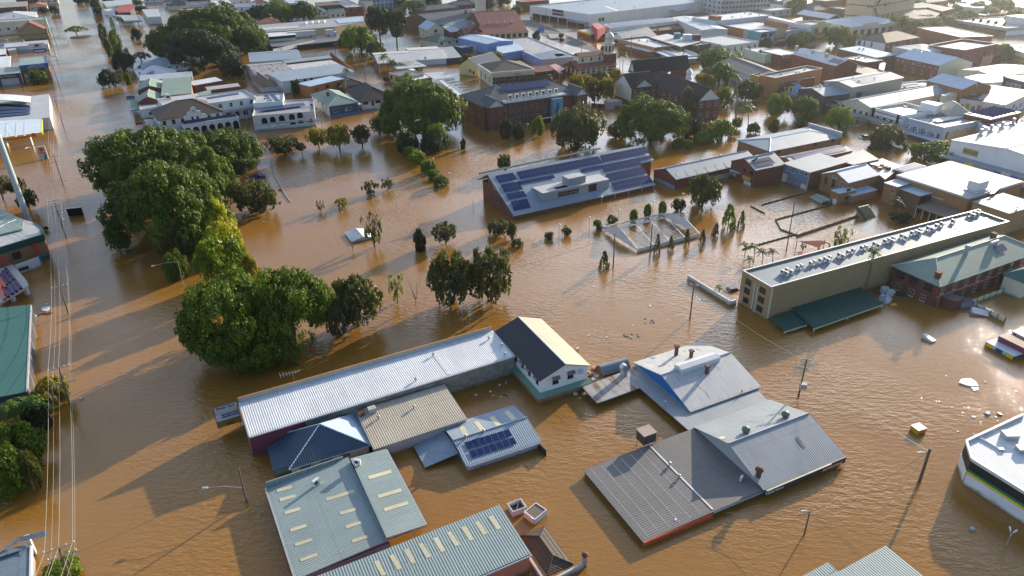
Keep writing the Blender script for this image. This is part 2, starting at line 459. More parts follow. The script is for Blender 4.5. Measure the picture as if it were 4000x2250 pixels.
class Bd:
    def __init__(s,name,label,A=None,B=None,C=None,K=None,W=None,D=None,z=None,by=None,roof='flat',rise=1.5,pk=None,wall='cream',rm='grey',rib=None,
                 ov=0.35,par=0.5,ang=None,cat='building',group=None,wins='',base=-1.6,t=0.14,trim=None,vents=0,acs=0,gable=None,nowall=False,zp=None):
        if z is None:
            ref = B or C; z = z_over(ground_under(ref, by), ref)
        s.z = z
        P={k:at(v,z if zp is None else zp)for k,v in(('A',A),('B',B),('C',C),('K',K))if v is not None}
        if ang is None:
            sx = sy = 0.0
            for a,b,off in(('B','C',0),('A','K',0),('B','A',90),('C','K',90)):
                if a in P and b in P:
                    d = P[b] - P[a]
                    th = atan2(d.y, d.x) - radians(off)
                    L = d.length
                    sx += L * L * cos(th); sy += L * L * sin(th)
            ang = degrees(atan2(sy, sx)) if sx or sy else 26.5
        s.ang = ang
        u=Vector((cos(radians(ang)),sin(radians(ang)),0));v=Vector((-u.y,u.x,0))
        S = {k: (p.dot(u), p.dot(v)) for k, p in P.items()}
        mean=lambda ks,i:(sum(S[k][i]for k in ks if k in S)/max(1,len([k for k in ks if k in S])))if any(k in S for k in ks)else None
        s0,s1,t0,t1=mean('AB',0),mean('CK',0),mean('BC',1),mean('AK',1)
        if s0 is None: s0 = s1 - W
        if s1 is None: s1 = s0 + W
        if t0 is None: t0 = t1 - D
        if t1 is None: t1 = t0 + D
        s.W, s.D = s1 - s0, t1 - t0
        o = u * s0 + v * t0
        s.root = empty(name, (o.x, o.y, 0), radians(ang))
        tag(s.root, label, cat, group)
        s.inv = Matrix.Rotation(-radians(ang), 3, 'Z'); s.o = o
        s.roof, s.par, s.ov, s.t = roof, par, ov, t
        s.rise = rise
        if pk is not None:
            lp=Vector((0,s.D/2,0))if roof in('gu','arcu')else Vector((s.W/2,0,0))
            if roof == 'hip':
                m = min(s.W, s.D) / 2
                lp=Vector((m,s.D/2,0))if s.W >= s.D else Vector((s.W/2,m,0))
            s.rise = max(0.3, z_over(s.wl(lp), pk) - z)
        s.wallm = wallm(wall); s.wall = wall
        rib=rib or{'gu':'x','gv':'y','mu':'y','mv':'x','arcu':'x','arcv':'y'}.get(roof,'x')
        s.roofm = roofm(rm, rib)
        s.trim={'w':TRIM,'c':CREAMTRIM,'d':DARKM,None:METAL}[trim]
        s.make(base, gable, nowall)
        for wdef in wins.split():
            s.row(wdef)
        for _ in range(vents):
            s.vent_at(RND.uniform(.12,.88)*s.W,RND.uniform(.15,.85)*s.D)
        for _ in range(acs):
            s.ac_at(RND.uniform(.12,.88)*s.W,RND.uniform(.15,.85)*s.D)
    def wl(s, p):       # building frame -> world
        return Matrix.Rotation(radians(s.ang),3,'Z')@ Vector(p)+s.o
    def lo(s, p):       # world -> building frame
        return s.inv @ (Vector(p) - s.o)
    def h(s, x, y):     # roof surface height
        W, D, r, z = s.W, s.D, s.rise, s.z
        if s.roof == 'gu': return z + r * (1 - abs(2 * y / D - 1))
        if s.roof == 'gv': return z + r * (1 - abs(2 * x / W - 1))
        if s.roof=='hip':return z+r*min(x,W-x,y,D-y)/(min(W,D)/2)
        if s.roof == 'mu': return z + r * (x / W)
        if s.roof == 'mv': return z + r * (y / D)
        if s.roof=='arcu':return z+r*max(0,1-(2*y/D-1)**2)
        if s.roof=='arcv':return z+r*max(0,1-(2*x/W-1)**2)
        return z - s.par
    def make(s, base, gable, nowall):
        W, D, z, r, o, t = s.W, s.D, s.z, s.rise, s.ov, s.t
        w = MB(); q = MB()
        if s.roof == 'flat':
            p, e = s.par, 0.22
            if p > 0:
                for(a,b,c,d)in((0,0,W,e),(0,D-e,W,D),(0,e,e,D-e),(W-e,e,W,D-e)):
                    w.box(a, b, base, c, d, z, 0)
                q.box(e-.02,e-.02,z-p-t,W-e+.02,D-e+.02,z-p)
                c = MB()
                for(a,b,cc,d)in((-.05,-.05,W+.05,e+.05),(-.05,D-e-.05,W+.05,D+.05),(-.05,e+.05,e+.05,D-e-.05),(W-e-.05,e+.05,W+.05,D-e-.05)):
                    c.box(a, b, z + .002, cc, d, z + .09)
                s.coping = c.build('parapet_capping', s.trim, s.root)
            else:
                if not nowall: w.box(0, 0, base, W, D, z - t - .003)
                q.box(-o, -o, z - t, W + o, D + o, z)
        elif s.roof in ('gu', 'gv'):
            X, Y = (W, D) if s.roof == 'gu' else (D, W)
            tr=(lambda x,y,zz:(x,y,zz))if s.roof=='gu' else(lambda x,y,zz:(y,x,zz))
            k = 2 * r / Y
            if not nowall:
                pts = [(0, 0), (X, 0), (X, Y), (0, Y)]
                for i in range(4):
                    (a, b), (c, d) = pts[i], pts[(i + 1) % 4]
                    w.poly([tr(a,b,base),tr(c,d,base),tr(c,d,z-t),tr(a,b,z-t)])
                for x in (0, X):
                    w.poly([tr(x,0,z-t),tr(x,Y,z-t),tr(x,Y/2,z+r-t)])
            for (y0, y1) in ((-o, Y / 2), (Y + o, Y / 2)):
                z0 = z - o * k
                q.slab([tr(-o,y0,z0),tr(X+o,y0,z0),tr(X+o,y1,z+r),tr(-o,y1,z+r)],t)
            c=MB();c.box(*[f(*p)for f,p in()])if False else None
            a,b=tr(-o-.02,Y/2,z+r+.03),tr(X+o+.02,Y/2,z+r+.03)
            c.tube(a, b, 0.13, n=6)
            c.build('ridge_capping', s.trim, s.root)
        elif s.roof == 'hip':
            k = r / (min(W, D) / 2); zo = z - o * k
            if not nowall: w.box(0, 0, base, W, D, zo - t - .004)
            m = min(W, D) / 2
            e=[(-o,-o,zo),(W+o,-o,zo),(W+o,D+o,zo),(-o,D+o,zo)]
            if W >= D:ra,rb=(m,D/2,z+r),(W-m,D/2,z+r)
            else: ra, rb = (W / 2, m, z + r), (W / 2, D - m, z + r)
            if (Vector(ra) - Vector(rb)).length < 0.05:
                for i in range(4): q.poly([e[i], e[(i + 1) % 4], ra])
            elif W >= D:
                q.poly([e[0],e[1],rb,ra]);q.poly([e[1],e[2],rb]);q.poly([e[2],e[3],ra,rb]);q.poly([e[3],e[0],ra])
            else:
                q.poly([e[0],e[1],ra]);q.poly([e[1],e[2],rb,ra]);q.poly([e[2],e[3],rb]);q.poly([e[3],e[0],ra,rb])
            for i in range(4):
                a, b = e[i], e[(i + 1) % 4]
                q.poly([a,(a[0],a[1],a[2]-t),(b[0],b[1],b[2]-t),b])
            q.poly([(p[0], p[1], p[2] - t) for p in reversed(e)])
            c = MB()
            segs=[(ra,rb)]if(Vector(ra)-Vector(rb)).length>.05 else[]
            segs +=[(e[0],ra),(e[3],ra if W >= D else rb),(e[1],rb if W >= D else ra),(e[2],rb)]
            for a, b in segs:
                c.tube((a[0],a[1],a[2]+.02),(b[0],b[1],b[2]+.02),0.10,n=5)
            c.build('ridge_capping',s.roofm if s.roofm.name.startswith('roof_t')else s.trim,s.root)
        elif s.roof in ('mu', 'mv'):
            X, Y = (W, D) if s.roof == 'mu' else (D, W)
            tr=(lambda x,y,zz:(x,y,zz))if s.roof=='mu' else(lambda x,y,zz:(y,x,zz))
            zz = lambda x: z + r * x / X
            if not nowall:
                for y in (0, Y):
                    w.poly([tr(0,y,base),tr(X,y,base),tr(X,y,zz(X)-t),tr(0,y,zz(0)-t)])
                for x in (0, X):
                    w.poly([tr(x,0,base),tr(x,Y,base),tr(x,Y,zz(x)-t),tr(x,0,zz(x)-t)])
            q.slab([tr(-o,-o,zz(-o)),tr(X+o,-o,zz(X+o)),tr(X+o,Y+o,zz(X+o)),tr(-o,Y+o,zz(-o))],t)
        elif s.roof in ('arcu', 'arcv'):
            X, Y = (W, D) if s.roof == 'arcu' else (D, W)
            tr=(lambda x,y,zz:(x,y,zz))if s.roof=='arcu' else(lambda x,y,zz:(y,x,zz))
            N = 14
            ys = [-o + (Y + 2 * o) * i / N for i in range(N + 1)]
            zz=lambda y:z+r*(1-(2*min(max(y,0),Y)/Y-1)**2)
            for i in range(N):
                q.slab([tr(-o,ys[i],zz(ys[i])),tr(X+o,ys[i],zz(ys[i])),tr(X+o,ys[i+1],zz(ys[i+1])),tr(-o,ys[i+1],zz(ys[i+1]))],t)
            if not nowall:
                for y in(0,Y):w.poly([tr(0,y,base),tr(X,y,base),tr(X,y,z-t),tr(0,y,z-t)])
                for x in (0, X):
                    ring=[tr(x,y,max(base,zz(y)-t))for y in ys[1:-1]]
                    w.poly([tr(x,0,base)]+[tr(x,0,z-t)]+ring+[tr(x,Y,z-t),tr(x,Y,base)])
        if w.f:
            s.w_o = w.build('wall', s.wallm, s.root)
        s.r_o = q.build('roof', s.roofm, s.root)
        if gable and s.roof in('gu','gv'):      # a painted gable end, 2 cm proud of the wall
            g = MB(); t2 = t + .02
            tri=[(-.02,.1,z-.25),(-.02,D-.1,z-.25),(-.02,D/2,z+r-.3)]if s.roof=='gu' else[(.1,-.02,z-.25),(W-.1,-.02,z-.25),(W/2,-.02,z+r-.3)]
            g.poly(tri);g.poly([(p[0]+(.02 if s.roof=='gu' else 0),p[1]+(.02 if s.roof=='gv' else 0),p[2])for p in reversed(tri)])
            g.build('gable_end', wallm(gable), s.root)
            tri=[tuple((W+.02,p[1],p[2]))for p in tri]if s.roof=='gu' else[(p[0],D+.02,p[2])for p in tri]
            g=MB();g.poly(tri);g.build('gable_end',wallm(gable),s.root)
    # faces: 'f' looks down the picture towards -y, 'l' towards -x, 'r' towards +x
    def fp(s, face, a, zz, out=0.0):
        if face == 'f': return (a, -out, zz), 0.0
        if face == 'l': return (-out, s.D - a, zz), -pi / 2
        if face == 'r': return (s.W + out, a, zz), pi / 2
        return (s.W - a, s.D + out, zz), pi
    def face_at(s, face, p):
        """distance along the face and height where pixel p meets it"""
        o = s.lo((0, 0, 0)); d = s.inv @ ray_n(*nat(p))
        o.z = CAM_H
        if face == 'f':
            t = -o.y / d.y; return o.x + d.x * t, o.z + d.z * t
        t = -o.x / d.x; return s.D - (o.y + d.y * t), o.z + d.z * t
    def on_roof(s, p):
        o = s.lo((0, 0, 0)); o.z = CAM_H; d = s.inv @ ray_n(*nat(p))
        zz = s.z
        for _ in range(12):
            t = (zz - o.z) / d.z
            x, y = o.x + d.x * t, o.y + d.y * t
            zz=0.5*zz+0.5*s.h(min(max(x,0),s.W),min(max(y,0),s.D))
        return x, y, zz
    def win(s, face, a, zz, w, h, style='w', name='window'):
        loc, rz = s.fp(face, a, zz)
        return link(name, window_mesh(w, h, style), s.root, loc, rz)
    def row(s, spec):
        """'f6@2.5/1.2x1.5w' = six windows on face f centred 2.5 m above the water, 1.2 m x 1.5 m, white frames; optional :a-b limits in metres"""
        lim = None
        if ':' in spec:
            spec,lm=spec.split(':');lim=[float(v)for v in lm.split('-')]
        face, rest = spec[0], spec[1:]
        n, rest = rest.split('@'); zz, rest = rest.split('/')
        st = rest[-1] if rest[-1].isalpha() else 'w'
        w, h = [float(v) for v in rest.rstrip('wcdm').split('x')]
        L = s.W if face in 'fb' else s.D
        a, b = lim or (0, L)
        for i in range(int(n)):
            s.win(face,a+(b-a)*(i+.5)/int(n),float(zz),w,h,st)
    def wpx(s, face, w, h, pts, style='w'):
        for p in pts:
            a, zz = s.face_at(face, p)
            s.win(face, a, zz, w, h, style)
    def panel(s,face,a0,z0,a1,z1,m,name='sign_panel',t=0.06,out=0.0):
        """a flat board fixed on a face"""
        b = MB().box(a0, -t - out, z0, a1, -out - .002, z1)
        loc, rz = s.fp(face, 0, 0)
        return b.build(name, m, s.root, loc, rz)
    def text(s,face,a,zz,txt,size,m,out=0.08,par=None,name='lettering'):
        loc, rz = s.fp(face, a, zz, out)
        return lettering(txt, size, m, s.root, loc, rz, name)
    def vent_at(s, x, y, m=None):
        def make():
            return MB().lathe((0,0,0),[(.12,-.3),(.12,.25),(.22,.28),(.27,.42),(.22,.58),(.08,.66)],10).mesh('roof_vent',METAL)
        return link('roof_vent',shared('vent',make),s.root,(x,y,s.h(x,y)+.02))
    def ac_at(s, x, y, rz=0.0, sc=1.0):
        def make():
            b = MB().box(-.45, -.2, .12, .45, .2, .85)
            b.box(-.4,-.17,-.5,-.3,.17,.12);b.box(.3,-.17,-.5,.4,.17,.12)
            b.tube((-.1, -.2, .48), (-.1, -.215, .48), .28, n=12, m=1)
            return b.mesh('air_conditioner', [TRIM, DARKM])
        o=link('air_conditioner',shared('ac',make),s.root,(x,y,s.h(x,y)+.1),rz)
        o.scale = (sc,) * 3
        return o
    def vents_px(s, *pts):
        for p in pts: s.vent_at(*s.on_roof(p)[:2])
    def acs_px(s, *pts, rz=0.0, sc=1.0):
        for p in pts: s.ac_at(*s.on_roof(p)[:2], rz, sc)
    def plate(s, p0, p1, p2, m, name, lift=0.05, nx=0, ny=0):
        """parallelogram plate lying on the roof from three pixel corners p0 -> p1 and p0 -> p2; nx, ny > 0 makes it a grid of cells in frames"""
        q = [Vector(s.on_roof(p)) for p in (p0, p1, p2)]
        return s.plate3(q[0],q[1]-q[0],q[2]-q[0],m,name,lift,nx,ny)
    def plate3(s, o, e1, e2, m, name, lift=0.05, nx=0, ny=0):
        n = e1.cross(e2).normalized()
        if n.z < 0: n = -n
        o = o + n * lift
        b = MB()
        if not nx:
            pts = [o, o + e1, o + e1 + e2, o + e2]
            if e1.cross(e2).z < 0: pts.reverse()
            b.slab(pts, .04)
            return b.build(name, m, s.root)
        def cuts(k, L):
            g = 0.03 / L; c = [0.0]
            for i in range(k): c += [i / k + g, (i + 1) / k - g]
            return c + [1.0]
        us, vs = cuts(nx, e1.length), cuts(ny, e2.length)
        flip = e1.cross(e2).z < 0
        for vv in vs:
            for uu in us: b.v.append(tuple(o + e1 * uu + e2 * vv))
        N = len(us)
        for j in range(len(vs) - 1):
            for i in range(N - 1):
                f=(j*N+i,j*N+i+1,(j+1)*N+i+1,(j+1)*N+i)
                b.f.append(tuple(reversed(f)) if flip else f)
                b.m.append(0 if (i % 2 == 1 and j % 2 == 1) else 1)
        return b.build(name, [m, FRAME], s.root)
    def solar(s, p0, p1, p2, nx, ny, lift=0.10):
        return s.plate(p0, p1, p2, PANEL, 'solar_array', lift, nx, ny)
    def solar_m(s, x, y, w, d, nx, ny, lift=0.10):
        """array given in metres in the building frame"""
        q=[Vector((a,b,s.h(a,b)))for a,b in((x,y),(x+w,y),(x,y+d))]
        return s.plate3(q[0],q[1]-q[0],q[2]-q[0],PANEL,'solar_array',lift,nx,ny)
    def chimney(s, p=None, xy=None, w=.8, hh=1.6, m='brick'):
        x, y = s.on_roof(p)[:2] if p else xy
        zz = s.h(x, y)
        b=MB().box(x-w/2,y-w/2,zz-1,x+w/2,y+w/2,zz+hh-.25)
        b.box(x-w/2-.1,y-w/2-.1,zz+hh-.25,x+w/2+.1,y+w/2+.1,zz+hh)
        return b.build('chimney', wallm(m), s.root)
    def awning(s,face,a0,a1,zz,dep,m='grey',t=0.18,fascia=None,drop=0.0,posts=0,name='awning'):
        b = MB()
        b.slab([(a0,-dep,zz-drop),(a1,-dep,zz-drop),(a1,-.01,zz),(a0,-.01,zz)],t)
        loc, rz = s.fp(face, 0, 0)
        o=b.build(name,roofm(m,'x' if face=='f' else 'y'),s.root,loc,rz)
        if fascia:
            MB().box(a0,-dep-.06,zz-drop-.5,a1,-dep-.003,zz-drop+.1).build('fascia',wallm(fascia),s.root,loc,rz)
        for i in range(posts):
            a = a0 + .15 + (a1 - a0 - .3) * i / max(1, posts - 1)
            MB().box(a-.07,-dep+.1,-2,a+.07,-dep+.24,zz-drop-t).build('post',TRIM,s.root,loc,rz)
        return o
    def trimline(s, h0, t=0.2, out=.06, m=None, name='gutter'):
        """a band right round the building"""
        b = MB(); W, D = s.W, s.D
        for(x0,y0,x1,y1)in((-out,-out,W+out,-.004),(-out,D+.004,W+out,D+out),(-out,-.004,-.004,D+.004),(W+.004,-.004,W+out,D+.004)):
            b.box(x0, y0, h0, x1, y1, h0 + t)
        return b.build(name, m or s.trim, s.root)
    def bx(s, name, x0, y0, z0, x1, y1, z1, m, top=None):
        ms = [m] if top is None else [m, top]
        return MB().box(x0,y0,z0,x1,y1,z1,0,None if top is None else 1).build(name,ms,s.root)

def merge(main, wing):
    """the wing's parts become parts of the main building"""
    d=main.lo((wing.o.x,wing.o.y,0));rz=radians(wing.ang-main.ang)
    for ch in list(wing.root.children):
        ch.parent = main.root
        ch.location=Matrix.Rotation(rz,3,'Z')@ ch.location+Vector((d.x,d.y,0))
        ch.rotation_euler.z += rz
    bpy.data.objects.remove(wing.root)
def arch(s, face, a, z0, w, h, m=None, name='arched_opening'):
    n = 10
    pts=[(-w/2,0,0),(w/2,0,0)]+[(w/2*cos(pi*i/n),0,h-w/2+w/2*sin(pi*i/n))for i in range(n+1)]
    loc, rz = s.fp(face, a, z0, .03)
    me=shared(('arch',round(w,1),round(h,1),(m or BLACK).name),lambda:MB().poly(pts).mesh(name,m or BLACK))
    return link(name, me, s.root, loc, rz)
def archpx(s, face, w, h, pts, m=None):
    for p in pts:
        a, zz = s.face_at(face, p)
        arch(s, face, a, zz - h / 2, w, h, m)

def lettering(txt, size, m, parent, loc, rz, name='lettering'):
    c = bpy.data.curves.new(name, 'FONT')
    c.body=txt;c.size=size;c.align_x='CENTER';c.align_y='CENTER';c.extrude=0.015;c.resolution_u=2
    c.materials.append(m)
    tmp = bpy.data.objects.new('tmp', c)
    COL.objects.link(tmp)
    me=bpy.data.meshes.new_from_object(tmp.evaluated_get(bpy.context.evaluated_depsgraph_get()))
    bpy.data.objects.remove(tmp); bpy.data.curves.remove(c)
    if not me.materials: me.materials.append(m)
    o = link(name, me, parent, loc)
    o.rotation_euler = (pi / 2, 0, rz)
    return o
WHITE_INK=plain('white_lettering',(0.8,0.8,0.78));YELLOW_INK=plain('yellow_lettering',(0.85,0.45,0.03));RED_INK=plain('red_lettering',(0.5,0.03,0.03));BLACK_INK=plain('black_lettering',(0.02,0.02,0.02))

def px_slab(name,pts,z,m,label=None,cat='building',t=0.15,zs=None,parent=None,group=None,posts=()):
    """roof plate of any outline standing at height z: outline pixels become a real plate at that height"""
    w = [at(p, z if zs is None else zs[i]) for i, p in enumerate(pts)]
    c = sum(w, Vector()) / len(w)
    base = Vector((c.x, c.y, 0))
    loc = [p - base for p in w]
    area=sum(loc[i].x*loc[(i+1)%len(loc)].y-loc[(i+1)%len(loc)].x*loc[i].y for i in range(len(loc)))
    if area < 0: loc.reverse()
    if parent is None:
        parent = tag(empty(name, base), label, cat, group)
        r = MB().slab(loc, t).build('roof', m, parent)
    else:
        ploc = parent.location; rz = parent.rotation_euler.z
        inv = Matrix.Rotation(-rz, 3, 'Z')
        loc = [inv @ (p + base - ploc) for p in loc]
        r = MB().slab(loc, t).build(name, m, parent)
    return parent, r

# ---------------------------------------------------------------- trees
def leaf_material(name, color, tip):
    nt = NT('leaves_' + name)
    tc = nt.n('ShaderNodeTexCoord').outputs['Object']
    oi = nt.n('ShaderNodeObjectInfo').outputs['Random']
    at_=nt.n('ShaderNodeAttribute',attribute_name='tone').outputs['Fac']
    off=nt.n('ShaderNodeVectorMath',{0:tc,1:nt.n('ShaderNodeCombineXYZ',{'X':nt.math('MULTIPLY',oi,20.0)}).outputs[0]},operation='ADD').outputs[0]
    f=nt.math('ADD',nt.math('MULTIPLY',nt.ramp(nt.noise(off,2.2,3),0.35,0.7),0.55),nt.math('MULTIPLY',at_,0.5))
    c = nt.mix(f, color, tip)
    d=nt.n('ShaderNodeBsdfPrincipled',{'Base Color':c,'Roughness':0.55,'Specular IOR Level':0.25})
    tr=nt.n('ShaderNodeBsdfTranslucent',{'Color':nt.mix(1.0,c,(1.6,1.45,0.5),'MULTIPLY')})
    m=nt.n('ShaderNodeMixShader',{0:0.27,1:d.outputs[0],2:tr.outputs[0]})
    nt.t.links.new(m.outputs[0], nt.out.inputs[0])
    return nt.m
LEAF = dict(
    fig=leaf_material('fig',(0.014,0.036,0.004),(0.120,0.175,0.008)),
    bright=leaf_material('bright',(0.20,0.24,0.008),(0.42,0.39,0.012)),
    green=leaf_material('green',(0.035,0.080,0.008),(0.13,0.185,0.010)),
    olive=leaf_material('olive',(0.045,0.058,0.018),(0.12,0.125,0.035)),
    dusty=leaf_material('dusty',(0.065,0.075,0.040),(0.135,0.135,0.065)),
    dark=leaf_material('dark',(0.014,0.028,0.012),(0.04,0.062,0.02)),
    lime=leaf_material('lime',(0.07,0.135,0.010),(0.20,0.25,0.012)),
    gold=leaf_material('gold',(0.12,0.125,0.012),(0.32,0.26,0.012)))
BARK = paint('bark', (0.10, 0.075, 0.055), 0.6, 0.9)
PALEBARK = paint('pale_bark', (0.22, 0.18, 0.13), 0.5, 0.9)

def leaves_mesh(name,rng,cen,rad,per,leaf,jit=0.55,asp=1.0,up=0.0,tones=None):
    """leaf quads on the outside of many small clumps; cen (n,3), rad (n,), measured with the crown 1 wide and 1 high"""
    n = len(cen)
    idx = np.repeat(np.arange(n), per)
    d=rng.normal(size=(len(idx),3));d /= np.linalg.norm(d,axis=1,keepdims=True)
    out=cen[idx]-np.array([0,0,0.25]);out /= np.linalg.norm(out,axis=1,keepdims=True)+1e-6
    s = np.sum(d * out, axis=1)
    d[s < -0.25] *= -1
    p=cen[idx]+d*(rad[idx]*rng.uniform(0.75,1.08,len(idx)))[:,None]
    nrm=d+jit*rng.normal(size=d.shape)+np.array([0,0,up]);nrm /= np.linalg.norm(nrm,axis=1,keepdims=True)
    a=np.cross(nrm,rng.normal(size=d.shape));a /= np.linalg.norm(a,axis=1,keepdims=True)
    b = np.cross(nrm, a)
    sz = leaf * rng.uniform(0.6, 1.25, len(idx))[:, None]
    a = a * sz * asp; b = b * sz
    # a leaf spray: a bent quad, five corners so its outline is not square
    v=np.stack([p-a*.9,p-b*.55+a*.1,p+a*.9+nrm*sz*.15,p+b*.6-a*.15],axis=1).reshape(-1,3)
    m = len(idx)
    me = bpy.data.meshes.new(name)
    me.vertices.add(4*m);me.vertices.foreach_set('co',v.astype(np.float32).ravel())
    me.loops.add(4*m);me.loops.foreach_set('vertex_index',np.arange(4*m,dtype=np.int32))
    me.polygons.add(m);me.polygons.foreach_set('loop_start',np.arange(0,4*m,4,dtype=np.int32))
    t=(rng.uniform(0,1,n)if tones is None else tones)[idx]*0.7+rng.uniform(0,.3,m)
    at_=me.attributes.new('tone','FLOAT','FACE');at_.data.foreach_set('value',t.astype(np.float32))
    me.update(calc_edges=True)
    return me

def crown_proto(kind, var):
    """crown reaching about x, y in -1..1 and z in 0..1"""
    def make():
        rng = np.random.default_rng(hash_(kind) + 31 * var)
        u = lambda a, b, n: rng.uniform(a, b, n)
        if kind in ('big', 'dense', 'bush'):
            nl,ns,per,leaf,lr,sr=dict(big=(70,24,30,.026,.21,.075),dense=(34,14,24,.05,.30,.12),bush=(16,9,18,.10,.42,.18))[kind]
            d=rng.normal(size=(nl*3,3));d /= np.linalg.norm(d,axis=1,keepdims=True);d=d[d[:,2]>-0.55][:nl]
            bump=sum(rng.uniform(.05,.13)*np.sin(d @ rng.normal(size=3)*3.0+rng.uniform(0,6))for _ in range(3))   # an uneven outline
            k = (u(.50, .88, len(d)) + bump)[:, None]
            c = d * k * np.array([1, 1, .5]) + np.array([0, 0, .46])
            r = lr * u(.6, 1.5, len(d))
            cs, rs, ts = [], [], []
            for i in range(len(c)):
                e=rng.normal(size=(ns*2,3));e /= np.linalg.norm(e,axis=1,keepdims=True)
                o = d[i]
                e = e[(e @ o) > -0.25][:ns]
                cs.append(c[i]+e*u(.75,1.1,len(e))[:,None]*(r[i]*np.array([1,1,.58])));rs.append(sr*u(.6,1.4,len(e)));ts.append(np.full(len(e),u(0,1,1)[0])*.7+u(0,.3,len(e)))
            cs = np.concatenate(cs)
            ext=np.percentile(np.abs(cs[:,:2]),98.5);zt=np.percentile(cs[:,2],99.5)
            cs = cs / np.array([ext * 1.04, ext * 1.04, zt * 1.02])
            me=leaves_mesh('crown',rng,cs,np.concatenate(rs),per,leaf,0.34,1.0,.22,np.concatenate(ts))
        elif kind in ('loose', 'open'):
            nl,per,leaf,sr=dict(loose=(120,34,.045,.13),open=(46,22,.06,.13))[kind]
            d=rng.normal(size=(nl,3));d /= np.linalg.norm(d,axis=1,keepdims=True)
            k = u(.25, .92, nl) ** .7
            c=d*k[:,None]*np.array([.9,.9,.44])+np.array([0,0,.52])
            me=leaves_mesh('crown',rng,c,sr*u(.6,1.25,nl),per,leaf,0.8,1.7,.1)
        elif kind == 'umbrella':
            nl = 42
            a, q = u(0, 2 * pi, nl), np.sqrt(u(0, 1, nl))
            c=np.stack([q*.9*np.cos(a),q*.9*np.sin(a),.80-.32*q**2+u(-.05,.05,nl)],1)
            me=leaves_mesh('crown',rng,c,.15*u(.6,1.2,nl),40,.05,0.5,1.2,.6)
        elif kind == 'spire':
            nl = 60
            z=u(.03,1,nl);q=(1-z)*u(.4,.75,nl)+.12;a=u(0,2*pi,nl)
            c = np.stack([q * np.cos(a), q * np.sin(a), z * .93], 1)
            me=leaves_mesh('crown',rng,c,.17*u(.6,1.1,nl),26,.065,0.7,1.3,.2)
        elif kind == 'column':
            nl = 75
            z=u(.05,.95,nl);q=np.sqrt(np.clip(1-(2*z-.9)**2,.05,1))*u(.3,.75,nl);a=u(0,2*pi,nl)
            c = np.stack([q * np.cos(a), q * np.sin(a), z], 1)
            me=leaves_mesh('crown',rng,c,.26*u(.6,1.1,nl),34,.085,0.6,1.0,.2)
        elif kind == 'sparse':
            nl = 26
            d=rng.normal(size=(nl,3));d /= np.linalg.norm(d,axis=1,keepdims=True)
            c=d*(u(.45,.95,nl)[:,None])*np.array([.95,.95,.42])+np.array([0,0,.55])
            me=leaves_mesh('crown',rng,c,.14*u(.6,1.2,nl),26,.06,0.9,1.2)
        me.materials.append(LEAF['green'])
        return me
    return shared(('crown', kind, var), make)
def hash_(s):
    return sum(ord(c) * (i + 3) for i, c in enumerate(s)) % 9973

def limb_mesh(seed, r0, h, spread, n, mat, split=0.45, twigs=0):
    """tapered trunk with limbs; real metres"""
    rr = random.Random(seed)
    b = MB()
    p=Vector((0,0,-2.0));q=Vector((rr.uniform(-.1,.1)*spread,rr.uniform(-.1,.1)*spread,h*split))
    b.tube(p, q, r0, r0 * .7, 8)
    for i in range(n):
        a = 2 * pi * (i + rr.uniform(-.3, .3)) / n
        e=Vector((cos(a)*spread*rr.uniform(.45,.85),sin(a)*spread*rr.uniform(.45,.85),h*rr.uniform(.68,.92)))
        mid = q.lerp(e, .5) + Vector((0, 0, h * .05))
        b.tube(q-Vector((0,0,.1)),mid,r0*.55,r0*.33,6);b.tube(mid,e,r0*.33,r0*.08,5)
        for _ in range(twigs):
            f=e+Vector((rr.uniform(-.35,.35)*spread,rr.uniform(-.35,.35)*spread,rr.uniform(-.1,.25)*h))
            b.tube(mid.lerp(e,rr.uniform(.1,.9)),f,r0*.16,r0*.04,4)
    return b.mesh('trunk', mat)

def tree(name,label,kind,cx,yt,yb,rx,col='green',group=None,push=None,zb=0.0,bark=None,cat=None,var=None,limbs=6,sx=1.0):
    """crown centre column cx, top row yt, water-line row yb, half width rx: all zoom pixels"""
    g = at((cx, yb))
    r = rx / QO[2] / F * depth(g)
    if push is None:
        push={'big':.85,'dense':.8,'bush':.75,'loose':.45,'column':.6}.get(kind,0.1)
    fw = Vector((g.x, g.y, 0)).normalized()
    g = g + fw * r * push
    r = rx / QO[2] / F * depth(g)
    h = max(z_over(g, (cx, yt)), 0.8)
    root=tag(empty(name,g),label,cat or('shrub' if kind=='bush' else 'tree'),group)
    var=RND.randrange({'big':4,'dense':4,'loose':4}.get(kind,3))if var is None else var
    me = crown_proto(kind, var)
    key = ('crown', kind, var, col)
    if key not in SHARED:
        m2=me.copy();m2.materials.clear();m2.materials.append(LEAF[col]);SHARED[key]=m2
    c=link('crown',SHARED[key],root,(0,0,h*zb-0.02*h),RND.uniform(0,6.28))
    c.scale = (r * 1.02 * sx, r * 1.02, h * (1 - zb) * 1.0)
    lk = ('limb', kind, int(r * 2), int(h), RND.randrange(3))
    tr=shared(lk,lambda:limb_mesh(hash(lk[2:4])%99+lk[4],max(.10,r*.065),h,r,limbs,bark or BARK,.35 if kind in('loose','sparse','open','umbrella')else .5,2 if kind in('sparse','open','umbrella')else 0))
    link('trunk', tr, root, (0, 0, 0), RND.uniform(0, 6.28))
    return root

def bare_tree(label, cx, yt, yb, rx, group=None):
    g=at((cx,yb));r=rx/QO[2]/F*depth(g);h=max(z_over(g,(cx,yt)),1)
    root = tag(empty('bare_tree', g), label, 'tree', group)
    link('trunk',limb_mesh(int(cx),.09,h*1.05,r,7,PALEBARK,.2,5),root)
    return root

